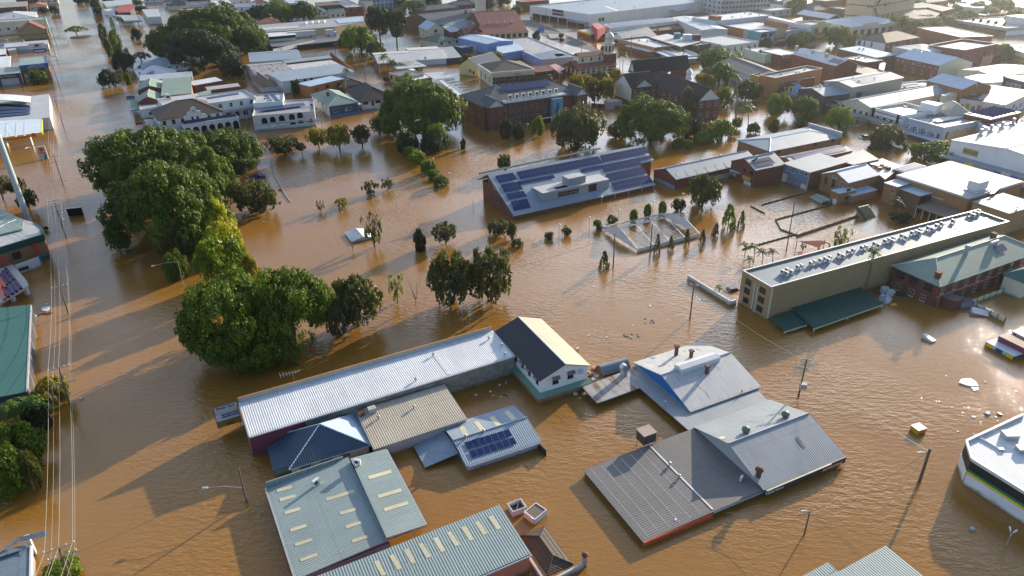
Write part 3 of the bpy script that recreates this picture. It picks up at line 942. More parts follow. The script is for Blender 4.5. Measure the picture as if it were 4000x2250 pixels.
FROND_G = None
def palm_proto(var, col):
    def make():
        rng = random.Random(5 + var); b = MB()
        n = 18
        for i in range(n):
            a=2*pi*i/n+rng.uniform(-.15,.15);e=rng.uniform(-.1,1.15);L=rng.uniform(.85,1.05)
            prev = None
            for k in range(8):
                t = k / 7
                rr=L*(t*cos(e)*.9+.08*t);z=L*(sin(e)*t-.75*t*t)
                p = Vector((cos(a) * rr, sin(a) * rr, z))
                sd = Vector((-sin(a), cos(a), 0))
                wd = .17 * sin(pi * min(1, t * .85 + .12))
                cur=(p-sd*wd+Vector((0,0,-wd*.5)),p,p+sd*wd+Vector((0,0,-wd*.5)))
                if prev:
                    g0, g1 = .12, .88
                    for x, y in ((0, 1), (1, 2)):
                        # leaflets: two slivers per step with a gap between
                        b.poly([prev[x],prev[y],prev[y].lerp(cur[y],.62),prev[x].lerp(cur[x],.62)])
                prev = cur
        return b.mesh('crown', LEAF[col])
    return shared(('palm', var, col), make)
def palm(label,cx,yt,yb,rx,col='green',group=None,cat='palm',name='palm_tree',lean=0):
    """yt is the row of the crown's heart"""
    g=at((cx+lean,yb));r=rx/QO[2]/F*depth(g);h=max(z_over(g,(cx,yt)),1)
    root = tag(empty(name, g), label, cat, group)
    top = at((cx, yt), h) - g
    b = MB(); mid = Vector((top.x * .3, top.y * .3, h * .5))
    b.tube((0,0,-2),mid,max(.12,.02*h),max(.1,.016*h),8);b.tube(mid,(top.x,top.y,h),max(.1,.016*h),max(.08,.012*h),8)
    b.build('trunk', PALEBARK, root)
    c=link('crown',palm_proto(RND.randrange(3),col),root,(top.x,top.y,h),RND.uniform(0,6))
    c.scale = (r * 1.08,) * 3
    return root

# ---------------------------------------------------------------- poles, lamps, wires
def pole(label,b,t,r=.15,arms=(),lamp=None,trans=None,cap=True,group='timber power poles standing in the flood',name='power_pole',m=None,cat='power pole'):
    """b, t: base and top pixels. arms: (metres below top, half length, heading deg). lamp: (pixel of the lamp head, metres below top)"""
    g = at(b); h = z_over(g, t)
    root = tag(empty(name, g), label, cat, group)
    tt = at(t, h) - g
    MB().tube((0,0,-2),(tt.x,tt.y,h),r*1.15,r*.8,8).build('post',m or POLE,root)
    for dz, half, hd in arms:
        d = Vector((cos(radians(hd)), sin(radians(hd)), 0)) * half
        c=Vector((tt.x,tt.y,h-dz))+Vector((-d.y,d.x,0)).normalized()*(r+.06)
        a=MB().tube(c-d,c+d,.075,n=6).build('crossarm',METAL,root)
        k = MB()
        for q in (-.95, -.45, .45, .95):
            MB().lathe(c+d*q,[(.05,.06),(.09,.12),(.06,.2),(.08,.27),(.03,.33)],8).build('insulator',TRIM,a)
    if lamp:
        px, dz = lamp
        st = Vector((tt.x, tt.y, h - dz)); zl = h - dz + .6
        e = at(px, zl) - g
        a=MB().tube(st,st.lerp(e,.5)+Vector((0,0,.25)),.05,n=6)
        a.tube(st.lerp(e, .5) + Vector((0, 0, .25)), e, .05, .04, 6)
        ao = a.build('lamp_arm', METAL, root)
        dd = (e - st); dd.z = 0; dd.normalize()
        MB().tube(e-dd*.1,e+dd*.65,.13,.17,8).build('lamp_head',TRIM,ao)
    if trans:
        zt = h - trans
        d=(Vector((-g.x,-g.y,0)).normalized()*.55+Vector((.35,0,0)))
        c = Vector((tt.x, tt.y, zt)) + d
        b2=MB().box(c.x-.5,c.y-.38,c.z-.55,c.x+.5,c.y+.38,c.z+.45)
        for q in(-.3,0,.3):b2.tube((c.x+q,c.y,c.z+.45),(c.x+q,c.y,c.z+.75),.06,n=6)
        b2.build('transformer', METAL, root)
    return root, g, Vector((g.x + tt.x, g.y + tt.y, h))
def lamp_post(label,b,t,heads,group='grey street lamps rising from the water',name='street_lamp',r=.07,post_top=False):
    g = at(b); h = z_over(g, t)
    root = tag(empty(name, g), label, 'street lamp', group)
    MB().tube((0,0,-2),(0,0,h),r,r*.7,8).build('post',METAL,root)
    if post_top:
        MB().lathe((0,0,h),[(.10,0),(.34,.12),(.36,.3),(.2,.42),(.05,.46)],12).build('lamp_head',TRIM,root)
    for px in heads:
        e = at(px, h + .35) - g
        a=MB().tube((0,0,h-.15),Vector((e.x*.5,e.y*.5,h+.3)),.045,n=6).tube(Vector((e.x*.5,e.y*.5,h+.3)),e,.045,n=6).build('lamp_arm',METAL,root)
        dd = Vector((e.x, e.y, 0)).normalized()
        MB().tube(e-dd*.1,e+dd*.6,.1,.13,8).build('lamp_head',TRIM,a)
    return root
WIRE = plain('wire', (0.10, 0.095, 0.085), 0.5)
WIREL = plain('bright_wire', (0.42, 0.38, 0.30), 0.4)
def wire(label, pts, sag=.6, r=.022, group='overhead wires', m=None):
    pts = [Vector(p) for p in pts]
    root = tag(empty('overhead_wire', pts[0]), label, 'wire', group)
    b = MB()
    for p, q in zip(pts, pts[1:]):
        n = 10; prev = p
        for i in range(1, n + 1):
            t = i / n
            c = p.lerp(q, t) - Vector((0, 0, sag * 4 * t * (1 - t)))
            b.tube(prev-pts[0],c-pts[0],r,n=4,caps=False);prev=c
    b.build('strand', m or WIRE, root)
    return root
def scrap(p,size,m,label,group,name='floating_rubbish',flat=.35,z=0.0,cat='rubbish',tilt=.2):
    """an irregular low lump of floating rubbish"""
    g = at(p)
    rr = random.Random(int(p[0] * 7 + p[1]))
    n = 6; b = MB()
    ring=[(cos(2*pi*i/n)*size*rr.uniform(.5,1),sin(2*pi*i/n)*size*rr.uniform(.4,.8),size*flat*rr.uniform(.3,1))for i in range(n)]
    b.slab(ring, size * flat + .1)
    o = b.build(name, m, None, (g.x, g.y, z), rr.uniform(0, 3))
    tag(o, label, cat, group)
    return o

# ---------------------------------------------------------------- near buildings
def board(name,label,p0,p1,z0,z1,m,t=.12,cat='wall',group=None,parent=None,zt=None):
    """upright wall or board between two pixels given at height zt (default: the top)"""
    zt = z1 if zt is None else zt
    a, b = at(p0, zt), at(p1, zt)
    a.z = b.z = 0
    d = b - a; ang = atan2(d.y, d.x)
    if parent is None:
        o=MB().box(0,-t/2,z0,d.length,t/2,z1).build(name,m,None,a,ang)
        return tag(o, label, cat, group)
    rz = parent.rotation_euler.z
    loc = Matrix.Rotation(-rz, 3, 'Z') @ (a - parent.location)
    return MB().box(0,-t/2,z0,d.length,t/2,z1).build(name,m,parent,loc,ang-rz)
def px_prism(name,label,pts,z,wall,roof,cat='building',group=None,par=0.0):
    """block with any outline: walls up to z from outline pixels given at height z, roof plate inside"""
    w = [at(p, z) for p in pts]
    c = sum(w, Vector()) / len(w); base = Vector((c.x, c.y, 0))
    loc = [p - base for p in w]
    n = len(loc)
    if sum(loc[i].x*loc[(i+1)%n].y-loc[(i+1)%n].x*loc[i].y for i in range(n))<0:loc.reverse()
    root = tag(empty(name, base), label, cat, group)
    b = MB()
    for i in range(n):
        p, q = loc[i], loc[(i + 1) % n]
        b.poly([(p.x,p.y,-1.5),(q.x,q.y,-1.5),(q.x,q.y,z-.12),(p.x,p.y,z-.12)])
    b.build('wall', wallm(wall), root)
    MB().slab([(p.x*1.004,p.y*1.004,z)for p in loc],.14).build('roof',roof,root)
    return root

Q(1000, 1690)
ws=Bd('workshop','wide pale green metal roof with ten yellow skylights and one white air conditioner',A=(100,555),B=(420,1440),C=(1340,1110),K=(920,285),z=1.5,roof='mu',rise=.45,rm='mint',wall='slate',ov=.15,cat='workshop')
for a,b in(((205,572),(357,530)),((235,665),(392,620)),((283,797),(440,750)),((340,970),(503,920)),((388,1115),(555,1062)),((442,1270),(608,1212)),((703,660),(985,572)),((840,800),(1000,755)),((900,938),(1055,888)),((962,1080),(1120,1030))):
    ws.plate(a, b, (a[0] + 9, a[1] + 30), SKYLIGHT, 'skylight', .03)
ws.acs_px((610, 530), rz=.4, sc=1.2)
ws.bx('gutter',-.38,0,1.2,-.17,ws.D,1.62,METAL);ws.bx('fascia',-.2,-.3,.75,ws.W+.2,-.17,1.42,wallm('slate'))
ws.bx('parapet',-.1,ws.D+.17,1.2,ws.W*.95,ws.D+.35,2.35,roofm('mint','x'))

cp=Bd('carport','narrow pale green carport roof with three long yellow skylights',A=(945,255),B=(1325,1040),C=(1705,915),K=(1305,160),z=2.5,roof='mu',rise=-.35,rm='mint',wall='slate',ov=.1,nowall=True,cat='carport')
for a,b in(((1125,440),(1355,375)),((1220,630),(1455,560)),((1283,762),(1522,690))):
    cp.plate(a, b, (a[0] + 13, a[1] + 32), SKYLIGHT, 'skylight', .03)
cp.acs_px((1025, 320), rz=-.6)
for y in (.15, cp.D * .33, cp.D * .66, cp.D - .3):
    cp.bx('post', cp.W - 1.6, y, -2, cp.W - 1.45, y + .15, 2.0, METAL)
cp.bx('side_wall',.02,.1,-1,.16,cp.D,2.34,wallm('dark'));cp.bx('gutter',cp.W+.1,0,1.9,cp.W+.28,cp.D,2.1,METAL);cp.bx('beam',0,.05,1.6,cp.W,.2,1.85,METAL)

sk=Bd('warehouse','green grey ribbed warehouse roof with nine upright yellow skylights and salmon wall',C=(2756,1210),K=(2440,765),W=34,z=3.3,roof='mv',rise=.5,rm='mint',wall='salmon',ov=.15,cat='warehouse',ang=27)
for a,b in(((2335,850),(2425,978)),((2200,905),(2285,1032)),((2062,957),(2150,1090)),((1920,1010),(2005,1147)),((1780,1068),(1865,1205)),((1633,1125),(1715,1264)),((1485,1182),(1567,1324)),((1340,1240),(1420,1382)),((1185,1300),(1265,1445))):
    sk.plate(a, (a[0] + 44, a[1] - 15), b, SKYLIGHT, 'skylight', .03)
sk.bx('gutter', -.15, -.4, 3.0, sk.W + .2, -.17, 3.2, METAL)

ct=Bd('cottage','cream weatherboard cottage with a hipped dark blue metal roof and three blue window hoods',B=(350,335),C=(1150,115),K=(980,-178),by=440,roof='hip',pk=(640,-88),rm='blue',wall='cream',ov=.35,cat='house',trim='d')
for o in[o for o in ct.root.children if o.name.startswith(('roof','ridge'))]:bpy.data.objects.remove(o)
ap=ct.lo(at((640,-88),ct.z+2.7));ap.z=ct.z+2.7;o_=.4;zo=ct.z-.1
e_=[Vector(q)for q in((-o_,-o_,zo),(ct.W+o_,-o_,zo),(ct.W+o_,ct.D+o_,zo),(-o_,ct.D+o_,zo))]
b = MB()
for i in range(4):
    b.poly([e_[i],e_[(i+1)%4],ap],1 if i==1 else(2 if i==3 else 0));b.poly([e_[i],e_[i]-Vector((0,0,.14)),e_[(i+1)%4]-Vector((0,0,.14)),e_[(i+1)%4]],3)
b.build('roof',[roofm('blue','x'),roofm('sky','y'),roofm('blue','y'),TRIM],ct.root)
c = MB()
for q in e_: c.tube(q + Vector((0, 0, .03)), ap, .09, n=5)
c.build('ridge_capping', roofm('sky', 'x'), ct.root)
for p in ((500, 352), (712, 292), (885, 230)):
    a, zz = ct.face_at('f', p)
    ct.win('f', a, ct.z - .75, 1.0, .8, 'c')
    MB().slab([(a-.8,-.75,ct.z-.55),(a+.8,-.75,ct.z-.55),(a+.8,-.03,ct.z-.15),(a-.8,-.03,ct.z-.15)],.05).build('window_hood',roofm('blue','x'),ct.root)
h2=MB().slab([(-2.6,.8,ct.z-.55),(0,.5,ct.z-.1),(0,ct.D-.6,ct.z-.1),(-2.6,ct.D-1.2,ct.z-.55)],.12)
h2.build('porch_roof',roofm('blue','y'),ct.root);ct.bx('porch_wall',-2.3,1.2,-1.5,-.02,ct.D-1.5,ct.z-.75,wallm('green'))
# the hip end facing the sun is coloured paler, standing in for sunlight on it
tn=Bd('lean_to','tan corrugated lean-to roof against the long grey block wall',A=(1020,-178),K=(1895,-448),C=(2110,-143),z=2.3,roof='mv',rise=.7,rm='tan',wall='concrete',ov=.2,cat='shed')
tn.vents_px((1235,-140),(1590,-245));tn.bx('rusty_flashing',0,tn.D-1.6,tn.h(0,tn.D-.8)+.05,.9,tn.D-.1,tn.h(0,tn.D-.8)+.4,RUST)
tn.bx('roof_hatch',1.6,tn.D-1.6,tn.h(0,tn.D-1),2.9,tn.D-.6,tn.h(0,tn.D-1)+.8,wallm('concrete'))

sw=Bd('solar_workshop','low blue grey gabled workshop carrying fourteen dark solar panels',A=(1890,-58),B=(2140,320),C=(2831,80),K=(2597,-273),by=395,roof='gu',pk=(2010,72),rm='bluegrey',wall='paleblue',ov=.25,cat='workshop')
for a,b in(((2495,-208),(2575,-120)),((2345,-153),(2425,-60)),((2190,-103),(2265,-5)),((2040,-50),(2105,45))):
    sw.plate(a, (a[0] + 46, a[1] - 15), b, SKYLIGHT, 'skylight', .03)
for tl,tr,bl in(((2095,103),(2545,-33),(2127,178)),((2140,192),(2592,48),(2172,262))):
    o, q, r = [Vector(sw.on_roof(p)) for p in (tl, tr, bl)]
    for i in range(7):
        sw.plate3(o+(q-o)*(i+.02)/7,(q-o)*.95/7,r-o,PANEL,'solar_panel',.12,1,1)
sw.vents_px((2110,55),(2290,0));sw.bx('gutter',0,-.42,sw.z-.32,sw.W,-.27,sw.z-.12,TRIM)
px_slab('carport',[(1585,135),(1700,350),(2035,205),(1895,-18)],.8,roofm('bluegrey','y'),'plain blue grey carport roof slanting into the water beside the solar workshop','carport',.14,zs=(.45,.45,1.15,1.15))
board('fence','short dark timber fence at the corner of the solar workshop',(2831,88),(2918,178),-1.5,1.15,paint('dark_timber',(.035,.028,.022),.5,.9),.14,'fence')

Q(0, 0, 1.0)
wh=Bd('long_warehouse','long white ribbed warehouse roof above a weathered grey block wall',A=(936,1581),B=(972,1703),C=(2008,1387),K=(1925,1297),z=4.1,roof='mv',rise=.35,rm='white',wall='blocks',ov=.12,cat='warehouse')
wh.bx('parapet',0,wh.D+.13,3.6,wh.W,wh.D+.38,5.2,wallm('concrete'));wh.bx('parapet_capping',-.05,wh.D+.1,5.203,wh.W+.05,wh.D+.42,5.28,paint('rust_capping',(.35,.17,.05),.5))
wh.bx('gutter', 0, -.33, 3.85, wh.W, -.14, 4.06, TRIM)
wh.panel('f',0,-1,8.5,3.9,wallm('magenta'),'painted_wall');wh.bx('end_wall',-.1,.05,-1,-.004,wh.D,4.05,wallm('ochre'))
Q(1000, 1120)
wh.plate((1783,700),(1815,690),(1925,888),TRIM,'roof_flashing',.05)
wh.vents_px((2345,530),(1785,695),(1610,945),(2503,690),(2470,600))
wh.panel('f',wh.W*.62,.6,wh.W*.66,3.4,wallm('timber'),'boarded_opening')

g = at_n(915, 1632); d = wh.wl((0, wh.D - .3, 0))
bb=tag(empty('billboard',d,radians(wh.ang)),'weathered billboard for brake, auto repair and steel firms beside the long white warehouse','billboard')
MB().box(-4.0, -.06, 1.0, -.25, .06, 5.1).build('board', DARKM, bb)
MB().box(-3.9,-.09,3.55,-.35,-.063,5.0).build('top_panel',paint('billboard_grey',(.45,.46,.46),.4),bb)
MB().box(-3.9,-.09,2.25,-.35,-.063,3.5).build('middle_panel',paint('billboard_pale',(.5,.51,.52),.4),bb)
MB().box(-3.05,-.11,2.75,-.38,-.093,3.42).build('blue_band',plain('sign_blue',(.02,.07,.2)),bb)
MB().box(-3.9,-.09,1.05,-.35,-.063,2.2).build('bottom_panel',paint('billboard_ochre',(.22,.15,.04),.5),bb)
for txt,x,z,s,m in(('Brake Tech',-2.1,4.7,.62,BLACK_INK),('AUTO REPAIRS',-1.7,3.08,.44,WHITE_INK),('STEEL',-2.0,1.4,.5,BLACK_INK)):
    lettering(txt, s, m, bb, (x, -.12, z), 0)
for x in(-3.6,-.6):MB().box(x,.07,-2,x+.14,.2,5).build('post',METAL,bb)

# white two-storey house with a black and cream roof
Q(2000, 1120)
ho=Bd('house','white upstairs house with one black and one cream roof slope',B=(290,930),C=(755,780),K=(290,330),by=1150,roof='gv',pk=(530,770),rm='dark',wall='white',ov=.35,cat='house',base=1.0)
hx = ho.W
e=[Vector((hx+.37,-.37,ho.h(hx,0)-.37*2*ho.rise/hx)),Vector((hx+.37,ho.D+.37,ho.h(hx,0)-.37*2*ho.rise/hx)),Vector((hx/2+.03,-.37,ho.z+ho.rise))]
ho.plate3(e[0],e[1]-e[0],e[2]-e[0],roofm('sand','y'),'cream_roof_slope',.03)
for x0,y0,x1,y1 in((-.85,-.85,hx+.35,-.65),(-.85,-.65,-.65,ho.D),(hx+.15,-.65,hx+.35,ho.D),(-.65,ho.D-.2,hx+.15,ho.D)):
    ho.bx('lower_wall', x0, y0, -1.5, x1, y1, 1.15, wallm('ochre'))
MB().slab([(-1.0,-1.0,1.2),(hx+.45,-1.0,1.2),(hx+.45,-.01,1.65),(-.01,-.01,1.65)],.1).build('skirt_roof',roofm('green','x'),ho.root)
MB().slab([(-1.0,-1.0,1.2),(-.01,-.01,1.65),(-.01,ho.D,1.65),(-1.0,ho.D,1.2)],.1).build('skirt_roof',roofm('green','y'),ho.root)
for f,w_,pts in(('f',1.0,((437,945),(588,890))),('l',.75,((40,715),(107,785),(175,860),(254,945)))):
    for p in pts:
        a, zz = ho.face_at(f, p)
        ho.win(f, a, zz, w_, 1.05, 'd')
        loc, rz = ho.fp(f, a, zz)
        MB().slab([(-.75,-.6,.55),(.75,-.6,.55),(.75,-.03,.95),(-.75,-.03,.95)],.05).build('window_hood',roofm('weathered','x'),ho.root,loc,rz)
a, zz = ho.face_at('f', (685, 845))
MB().tube((a,-.35,zz),(a,-.42,zz+.03),.45,n=14).tube((a,-.02,zz),(a,-.35,zz),.04).build('satellite_dish',METAL,ho.root)

# shop with the blue gable
gb=Bd('gable_shop','grey metal roofed shop with a bright blue gable end and a long ridge ventilator',A=(1252,765),B=(1795,1255),C=(2480,1000),K=(1880,550),z=1.5,roof='gu',pk=(1530,888),rm='r_light',wall='grey',ov=.2,gable='vivid',cat='shop')
gw, gd, gz = gb.W, gb.D, gb.z + gb.rise
MB().slab([(gw*.22,gd/2-1.0,gz+.55),(gw*.80,gd/2-1.0,gz+.55),(gw*.80,gd/2,gz+.8),(gw*.22,gd/2,gz+.8)],.9).build('ridge_ventilator',roofm('white','y'),gb.root)
MB().slab([(gw*.22,gd/2,gz+.8),(gw*.80,gd/2,gz+.8),(gw*.80,gd/2+1.0,gz+.55),(gw*.22,gd/2+1.0,gz+.55)],.9).build('ridge_ventilator',roofm('white','y'),gb.root)
for nm,pts,z in(('side_roof',[(1262,800),(703,1010),(858,1172),(1288,1016)],1.15),('skirt_roof',[(1262,800),(1288,1016),(1775,1443),(1800,1270)],1.15),('skirt_roof',[(1800,1270),(1775,1443),(2575,1145),(2455,1020)],1.15)):
    px_slab(nm,pts,z,roofm('r_grey' if nm=='side_roof' else 'grey','x'),parent=gb.root,t=.22)
for p,hh in(((1650,690),1.9),((1800,712),1.3),((1958,872),1.4)):
    x, y, zz = gb.on_roof(p)
    MB().box(x-.25,y-.25,zz-.5,x+.25,y+.25,zz+hh).box(x-.38,y-.38,zz+hh+.003,x+.38,y+.38,zz+hh+.3).build('flue',RUST,gb.root)
x, y, _ = gb.lo(at((1125, 890), 1.15))
MB().box(x-.45,y-.45,.9,x+.45,y+.45,2.9).tube((x-.2,y-.45,2.95),(x-.2,y+.45,2.95),.62,n=12).build('bent_duct',METAL,gb.root)
for p in ((1540, 1195), (2310, 1075)):
    x,y,_=gb.lo(at(p,1.2));MB().tube((x,y,1.0),(x,y,2.1),.12).build('vent_pipe',METAL,gb.root)

cs=Bd('curved_shed','half sunken shed with a curved blue grey corrugated roof',A=(850,808),B=(915,895),C=(1185,808),K=(1110,740),z=.35,roof='arcu',rise=1.2,rm='steel',wall='dark',ov=.1,cat='shed')

# shed with the orange fascia and the gabled hall behind it
Q(2000, 1690)
sh=Bd('flat_shed','broad weathered flat roof with an orange fascia along half its edge',A=(730,380),B=(1325,1075),C=(2535,572),by=1125,roof='mu',rise=.25,rm='weathered',wall='dark',ov=.25,cat='shed')
z = sh.z
sh.bx('orange_fascia',-.2,-.42,z-.95,sh.W*.545,-.27,z-.02,wallm('orangered'));sh.bx('gutter',sh.W*.55,-.40,z-.2,sh.W,-.27,z+.05,METAL)
sh.plate((1362,118),(1376,112),(2012,778),TRIM,'roof_flashing',.07)
sh.vents_px((1585,330),(1678,455));sh.acs_px((2305,480),rz=.5,sc=.8)
for k in range(6):
    x = sh.W * (.04 + .085 * k)
    sh.plate3(Vector((x,.2,sh.h(x,0))),Vector((.07,0,0)),Vector((0,sh.D-.4,0)),METAL,'fixing_line',.02)
sh.plate((1640,862),(1658,868),(1633,884),TRIM,'roof_patch',.06)
x,y,zz=sh.on_roof((2330,200));MB().tube((x,y,zz-.2),(x,y,zz+.7),.35).build('flue',RUST,sh.root)
Q(0, 0, 1.0)
hl=Bd('gabled_hall','grey gabled hall with dark fascia lettered for restorations',A=(2725,1672),B=(2982,1907),C=(3289,1779),K=(3008,1558),z=1.45,roof='gu',pk=(2854,1731),rm='grey',wall='dark',ov=.25,gable='grey',cat='hall')
hl.bx('sign_fascia',-.1,-.55,.35,hl.W+.1,-.3,1.42,wallm('dark'));hl.bx('gutter',0,-.72,1.36,hl.W*.8,-.56,1.5,CREAMTRIM)
hl.bx('red_sign',hl.W*.70,-.60,.45,hl.W*.95,-.553,1.0,wallm('red'))
lettering('RESTORATIONS',.55,WHITE_INK,hl.root,(hl.W*.825,-.63,.72),0);lettering('Vallurinno',.85,WHITE_INK,hl.root,(hl.W*.10,-.62,.85),0)
Q(2000, 1690)
x,y,zz=hl.lo(at((2490,470),1.6));x=.5;MB().tube((x,1.8,1.3),(x,1.8,2.9),.4,n=10).lathe((x,1.8,2.9),[(.4,0),(.62,.25),(.55,.6),(.2,.8)],12).build('rusty_cowl',RUST,hl.root)
Q(3000, 1120)
for p in ((170, 1310),):
    x,y,zz=hl.on_roof(p);MB().lathe((x,y,zz),[(.35,-.3),(.35,.2),(.62,.3),(.66,.7),(.45,1.0),(.1,1.1)],12).build('whirly_vent',paint('vent_green',(.10,.16,.11),.4),hl.root)
Q(3000, 1690)
hl.plate((275,52),(300,42),(355,158),paint('old_skylight',(.14,.13,.11),.6),'skylight',.04)
Q(2000, 1690)
x,y,zz=hl.on_roof((2350,-5));MB().lathe((x,y,zz),[(.35,-.3),(.35,.2),(.62,.3),(.66,.7),(.45,1.0),(.1,1.1)],12).build('whirly_vent',MATS['vent_green'],hl.root)
hl.plate((2070,55),(2120,38),(2110,70),SKYLIGHT,'skylight',.04)

g = at((1340, 135))
tk=tag(empty('tank_stand',g,radians(26)),'small square rusty roofed tank raised on thin legs in the water','tank stand')
MB().box(-1.15,-1.0,1.3,1.15,1.0,3.0).build('tank',paint('tank_dark',(.05,.05,.05),.5),tk)
MB().box(-1.25,-1.1,3.003,1.25,1.1,3.12).build('lid',paint('tank_lid',(.34,.24,.2),.5),tk)
for x in (-1, 1):
    for y in(-.85,.85):MB().tube((x,y,-2),(x,y,1.29),.06).build('leg',METAL,tk)

dr=Bd('sunken_house','drowned house with only its dark tiled hip roof above water',A=(110,1042),B=(370,1405),C=(582,1310),K=(325,950),z=.2,roof='hip',pk=(405,1235),rm='t_moss',wall='timber',ov=.3,cat='house')
for i,(p,sc,lab,mm)in enumerate((((50,780),1.0,'open white box floating beside a brown topped box',DARKM),((235,840),1.15,'floating white box with brown board top and thin rails',paint('brown_board',(.13,.10,.075),.6)))):
    g = at(p)
    o=tag(empty('floating_cabinet',g,.45+.35*i),lab,'cabinet','cabinets floating in the flood')
    MB().box(-1.1*sc,-.9*sc,-.5,-.98*sc,.9*sc,1.0).box(.98*sc,-.9*sc,-.5,1.1*sc,.9*sc,1.0).box(-.98*sc,-.9*sc,-.5,.98*sc,-.8*sc,1.0).box(-.98*sc,.8*sc,-.5,.98*sc,.9*sc,1.0).build('side_panel',TRIM,o)
    MB().box(-.98*sc,-.8*sc,.1,.98*sc,.8*sc,.35+.55*i).build('inside_tray',mm,o)
    if i:MB().tube((-1.3,-1.0,.9),(-1.3,.9,1.35),.05).tube((-1.3,-1,.9),(-1.3,-1,-.5),.05).build('rail',METAL,o)
    else:MB().tube((-.4,-.6,.36),(.5,.5,.8),.05).build('loose_bar',CREAMTRIM,o)
board('parapet_wall','grey parapet wall running out of frame beside the salmon wall',(150,1212),(310,1460),-1.5,.9,wallm('concrete'),.3)
board('parapet_wall','grey parapet wall ending at a rusty topped vent pole',(430,1460),(715,1312),-1.5,.9,wallm('concrete'),.3)
g = at((728, 1330))
vp=tag(empty('vent_pole',g),'rusty topped vent pole at the end of a low wall','vent pole')
MB().box(-.3,-.25,-1.5,.3,.25,1.5).build('duct',METAL,vp);MB().lathe((0,0,1.5),[(.25,0),(.42,.2),(.42,.5),(.15,.75)],10).build('cowl',RUST,vp)

# striped store on the right, roofs at the bottom corners
Q(3000, 1690)
sz = z_over(ground_under((2045, 280), 505), (2045, 280))
st=px_prism('striped_store','black walled store with a yellow and green stripe and white lower wall',[(1990,100),(2045,280),(2576,612),(3060,915),(3500,300),(3000,-250),(2560,-165)],sz,'black',roofm('white','x'),'store')
for nm,zt,zb,m,out in(('white_lower_wall',sz*.46,-1.5,wallm('white'),.14),('yellow_stripe',sz*.56,sz*.48,plain('sign_yellow',(.85,.55,.01)),.16),('green_stripe',sz*.66,sz*.565,plain('sign_green',(.02,.20,.09)),.16)):
    o=board(nm,None,(2052,285),(3060,915),zb,zt,m,.1,parent=st,zt=sz)
    ang=o.rotation_euler.z;o.location += Vector((sin(ang),-cos(ang),0))*out
o=board('corner_wall',None,(1990,100),(2045,280),-1.5,sz*.5,wallm('offwhite'),.1,parent=st,zt=sz);ang=o.rotation_euler.z;o.location += Vector((sin(ang),-cos(ang),0))*.07
for nm,p0,p1 in(('parapet',(1990,100),(2045,280)),('parapet',(2045,280),(3060,915)),('parapet',(1990,100),(2560,-165))):
    board(nm,None,p0,p1,sz+.003,sz+.45,TRIM,.3,parent=st,zt=sz)
for p,s in(((2430,40),1.0),((2345,165),.35),((2560,175),.8)):
    c = at(p, sz + .2) - st.location
    MB().box(c.x-s,c.y-s*.7,sz,c.x+s,c.y+s*.7,sz+s*.9).build('air_conditioner',METAL,st)
a,b=at((2060,15),sz+.1)-st.location,at((2330,170),sz+.1)-st.location
MB().tube(a, b, .18).build('roof_duct', TRIM, st)
br=Bd('ribbed_shed','pale ribbed roof shed with its corner in the open water',K=(1180,1160),W=24,D=22,z=1.6,roof='mv',rise=.3,rm='mint',wall='grey',ov=.1,ang=27,cat='shed')
bl=Bd('ribbed_shed','small pale ribbed roof joined to the side of a bigger one',K=(600,1328),W=22,D=7.0,z=1.45,roof='mv',rise=.3,rm='mint',wall='grey',ov=.1,ang=27,cat='shed')
for o in (br, bl): o.root['group'] = 'ribbed sheds at the lower edge'

Q(0, 1690)
ds=Bd('broken_shed','dark grey corrugated roof of a wrecked shed with loose sheets',K=(300,1165),W=24,D=20,z=2.4,roof='mu',rise=.3,rm='steel',rib='y',wall='timber',ov=.1,ang=29.8,cat='shed')
px_slab('loose_sheet',[(0,1190),(190,1052),(468,985),(470,1035),(200,1090),(-60,1240)],3.4,roofm('steel','y'),parent=ds.root,t=.06,zs=(3.2,3.4,3.7,3.6,3.3,3.2))
px_slab('loose_sheet',[(-40,1215),(268,1115),(266,1160),(-40,1265)],3.0,roofm('steel','y'),parent=ds.root,t=.06)
MB().box(ds.W-.5,ds.D+1.2,-1.5,ds.W+.1,ds.D+1.9,3.2).build('chimney_pier',wallm('offwhite'),ds.root)
ds.bx('barge_board',ds.W+.1,0,2.3,ds.W+.35,ds.D,2.8,wallm('offwhite'))

# west side of the road: teal roof, club building with stand
Q(0, 1120)
tz = 3.6
tl=px_prism('teal_shed','flat teal green roof of a long shed beside the powerlines',[(-420,262),(310,180),(268,1055),(-420,1185)],tz,'dark',roofm('teal','x'),'shed')
board('gutter',None,(310,185),(268,1055),tz-.5,tz+.06,METAL,.22,parent=tl,zt=tz)
for k in range(5):
    p = (305 - 9 * k, 340 + 160 * k); c = at(p, tz) - tl.location
    MB().tube((c.x+.1,c.y,tz-.5),(c.x+.45,c.y-.8,-1),.05).build('downpipe',TRIM,tl)
Q(0, 560)
cz = 6.5
cl=px_prism('club_building','brick club building with a flat roof and deep green fascia',[(-300,470),(0,685),(345,800),(418,855),(425,920),(-300,1140)],cz,'ochre',roofm('c_light'),'club')
gf = paint('fascia_green', (.008, .055, .04), .3)
for p0,p1 in(((-300,1140),(425,920)),((425,920),(418,855)),((418,855),(345,800))):
    board('green_fascia',None,p0,p1,cz-1.55,cz+.12,gf,.5,parent=cl,zt=cz)
px_slab('upper_roof',[(-300,430),(0,650),(240,775),(225,860),(-200,960)],cz+.5,roofm('c_green'),parent=cl,t=.35)
for k in range(4):
    a=at((20+45*k,700+22*k),cz+.55)-cl.location;b=at((-180+45*k,770+30*k),cz+.55)-cl.location
    MB().tube(a, b, .12).build('roof_rib', METAL, cl)
board('verandah_wall',None,(150,1225),(385,1140),-1.5,2.6,wallm('offwhite'),.25,parent=cl,zt=2.6)
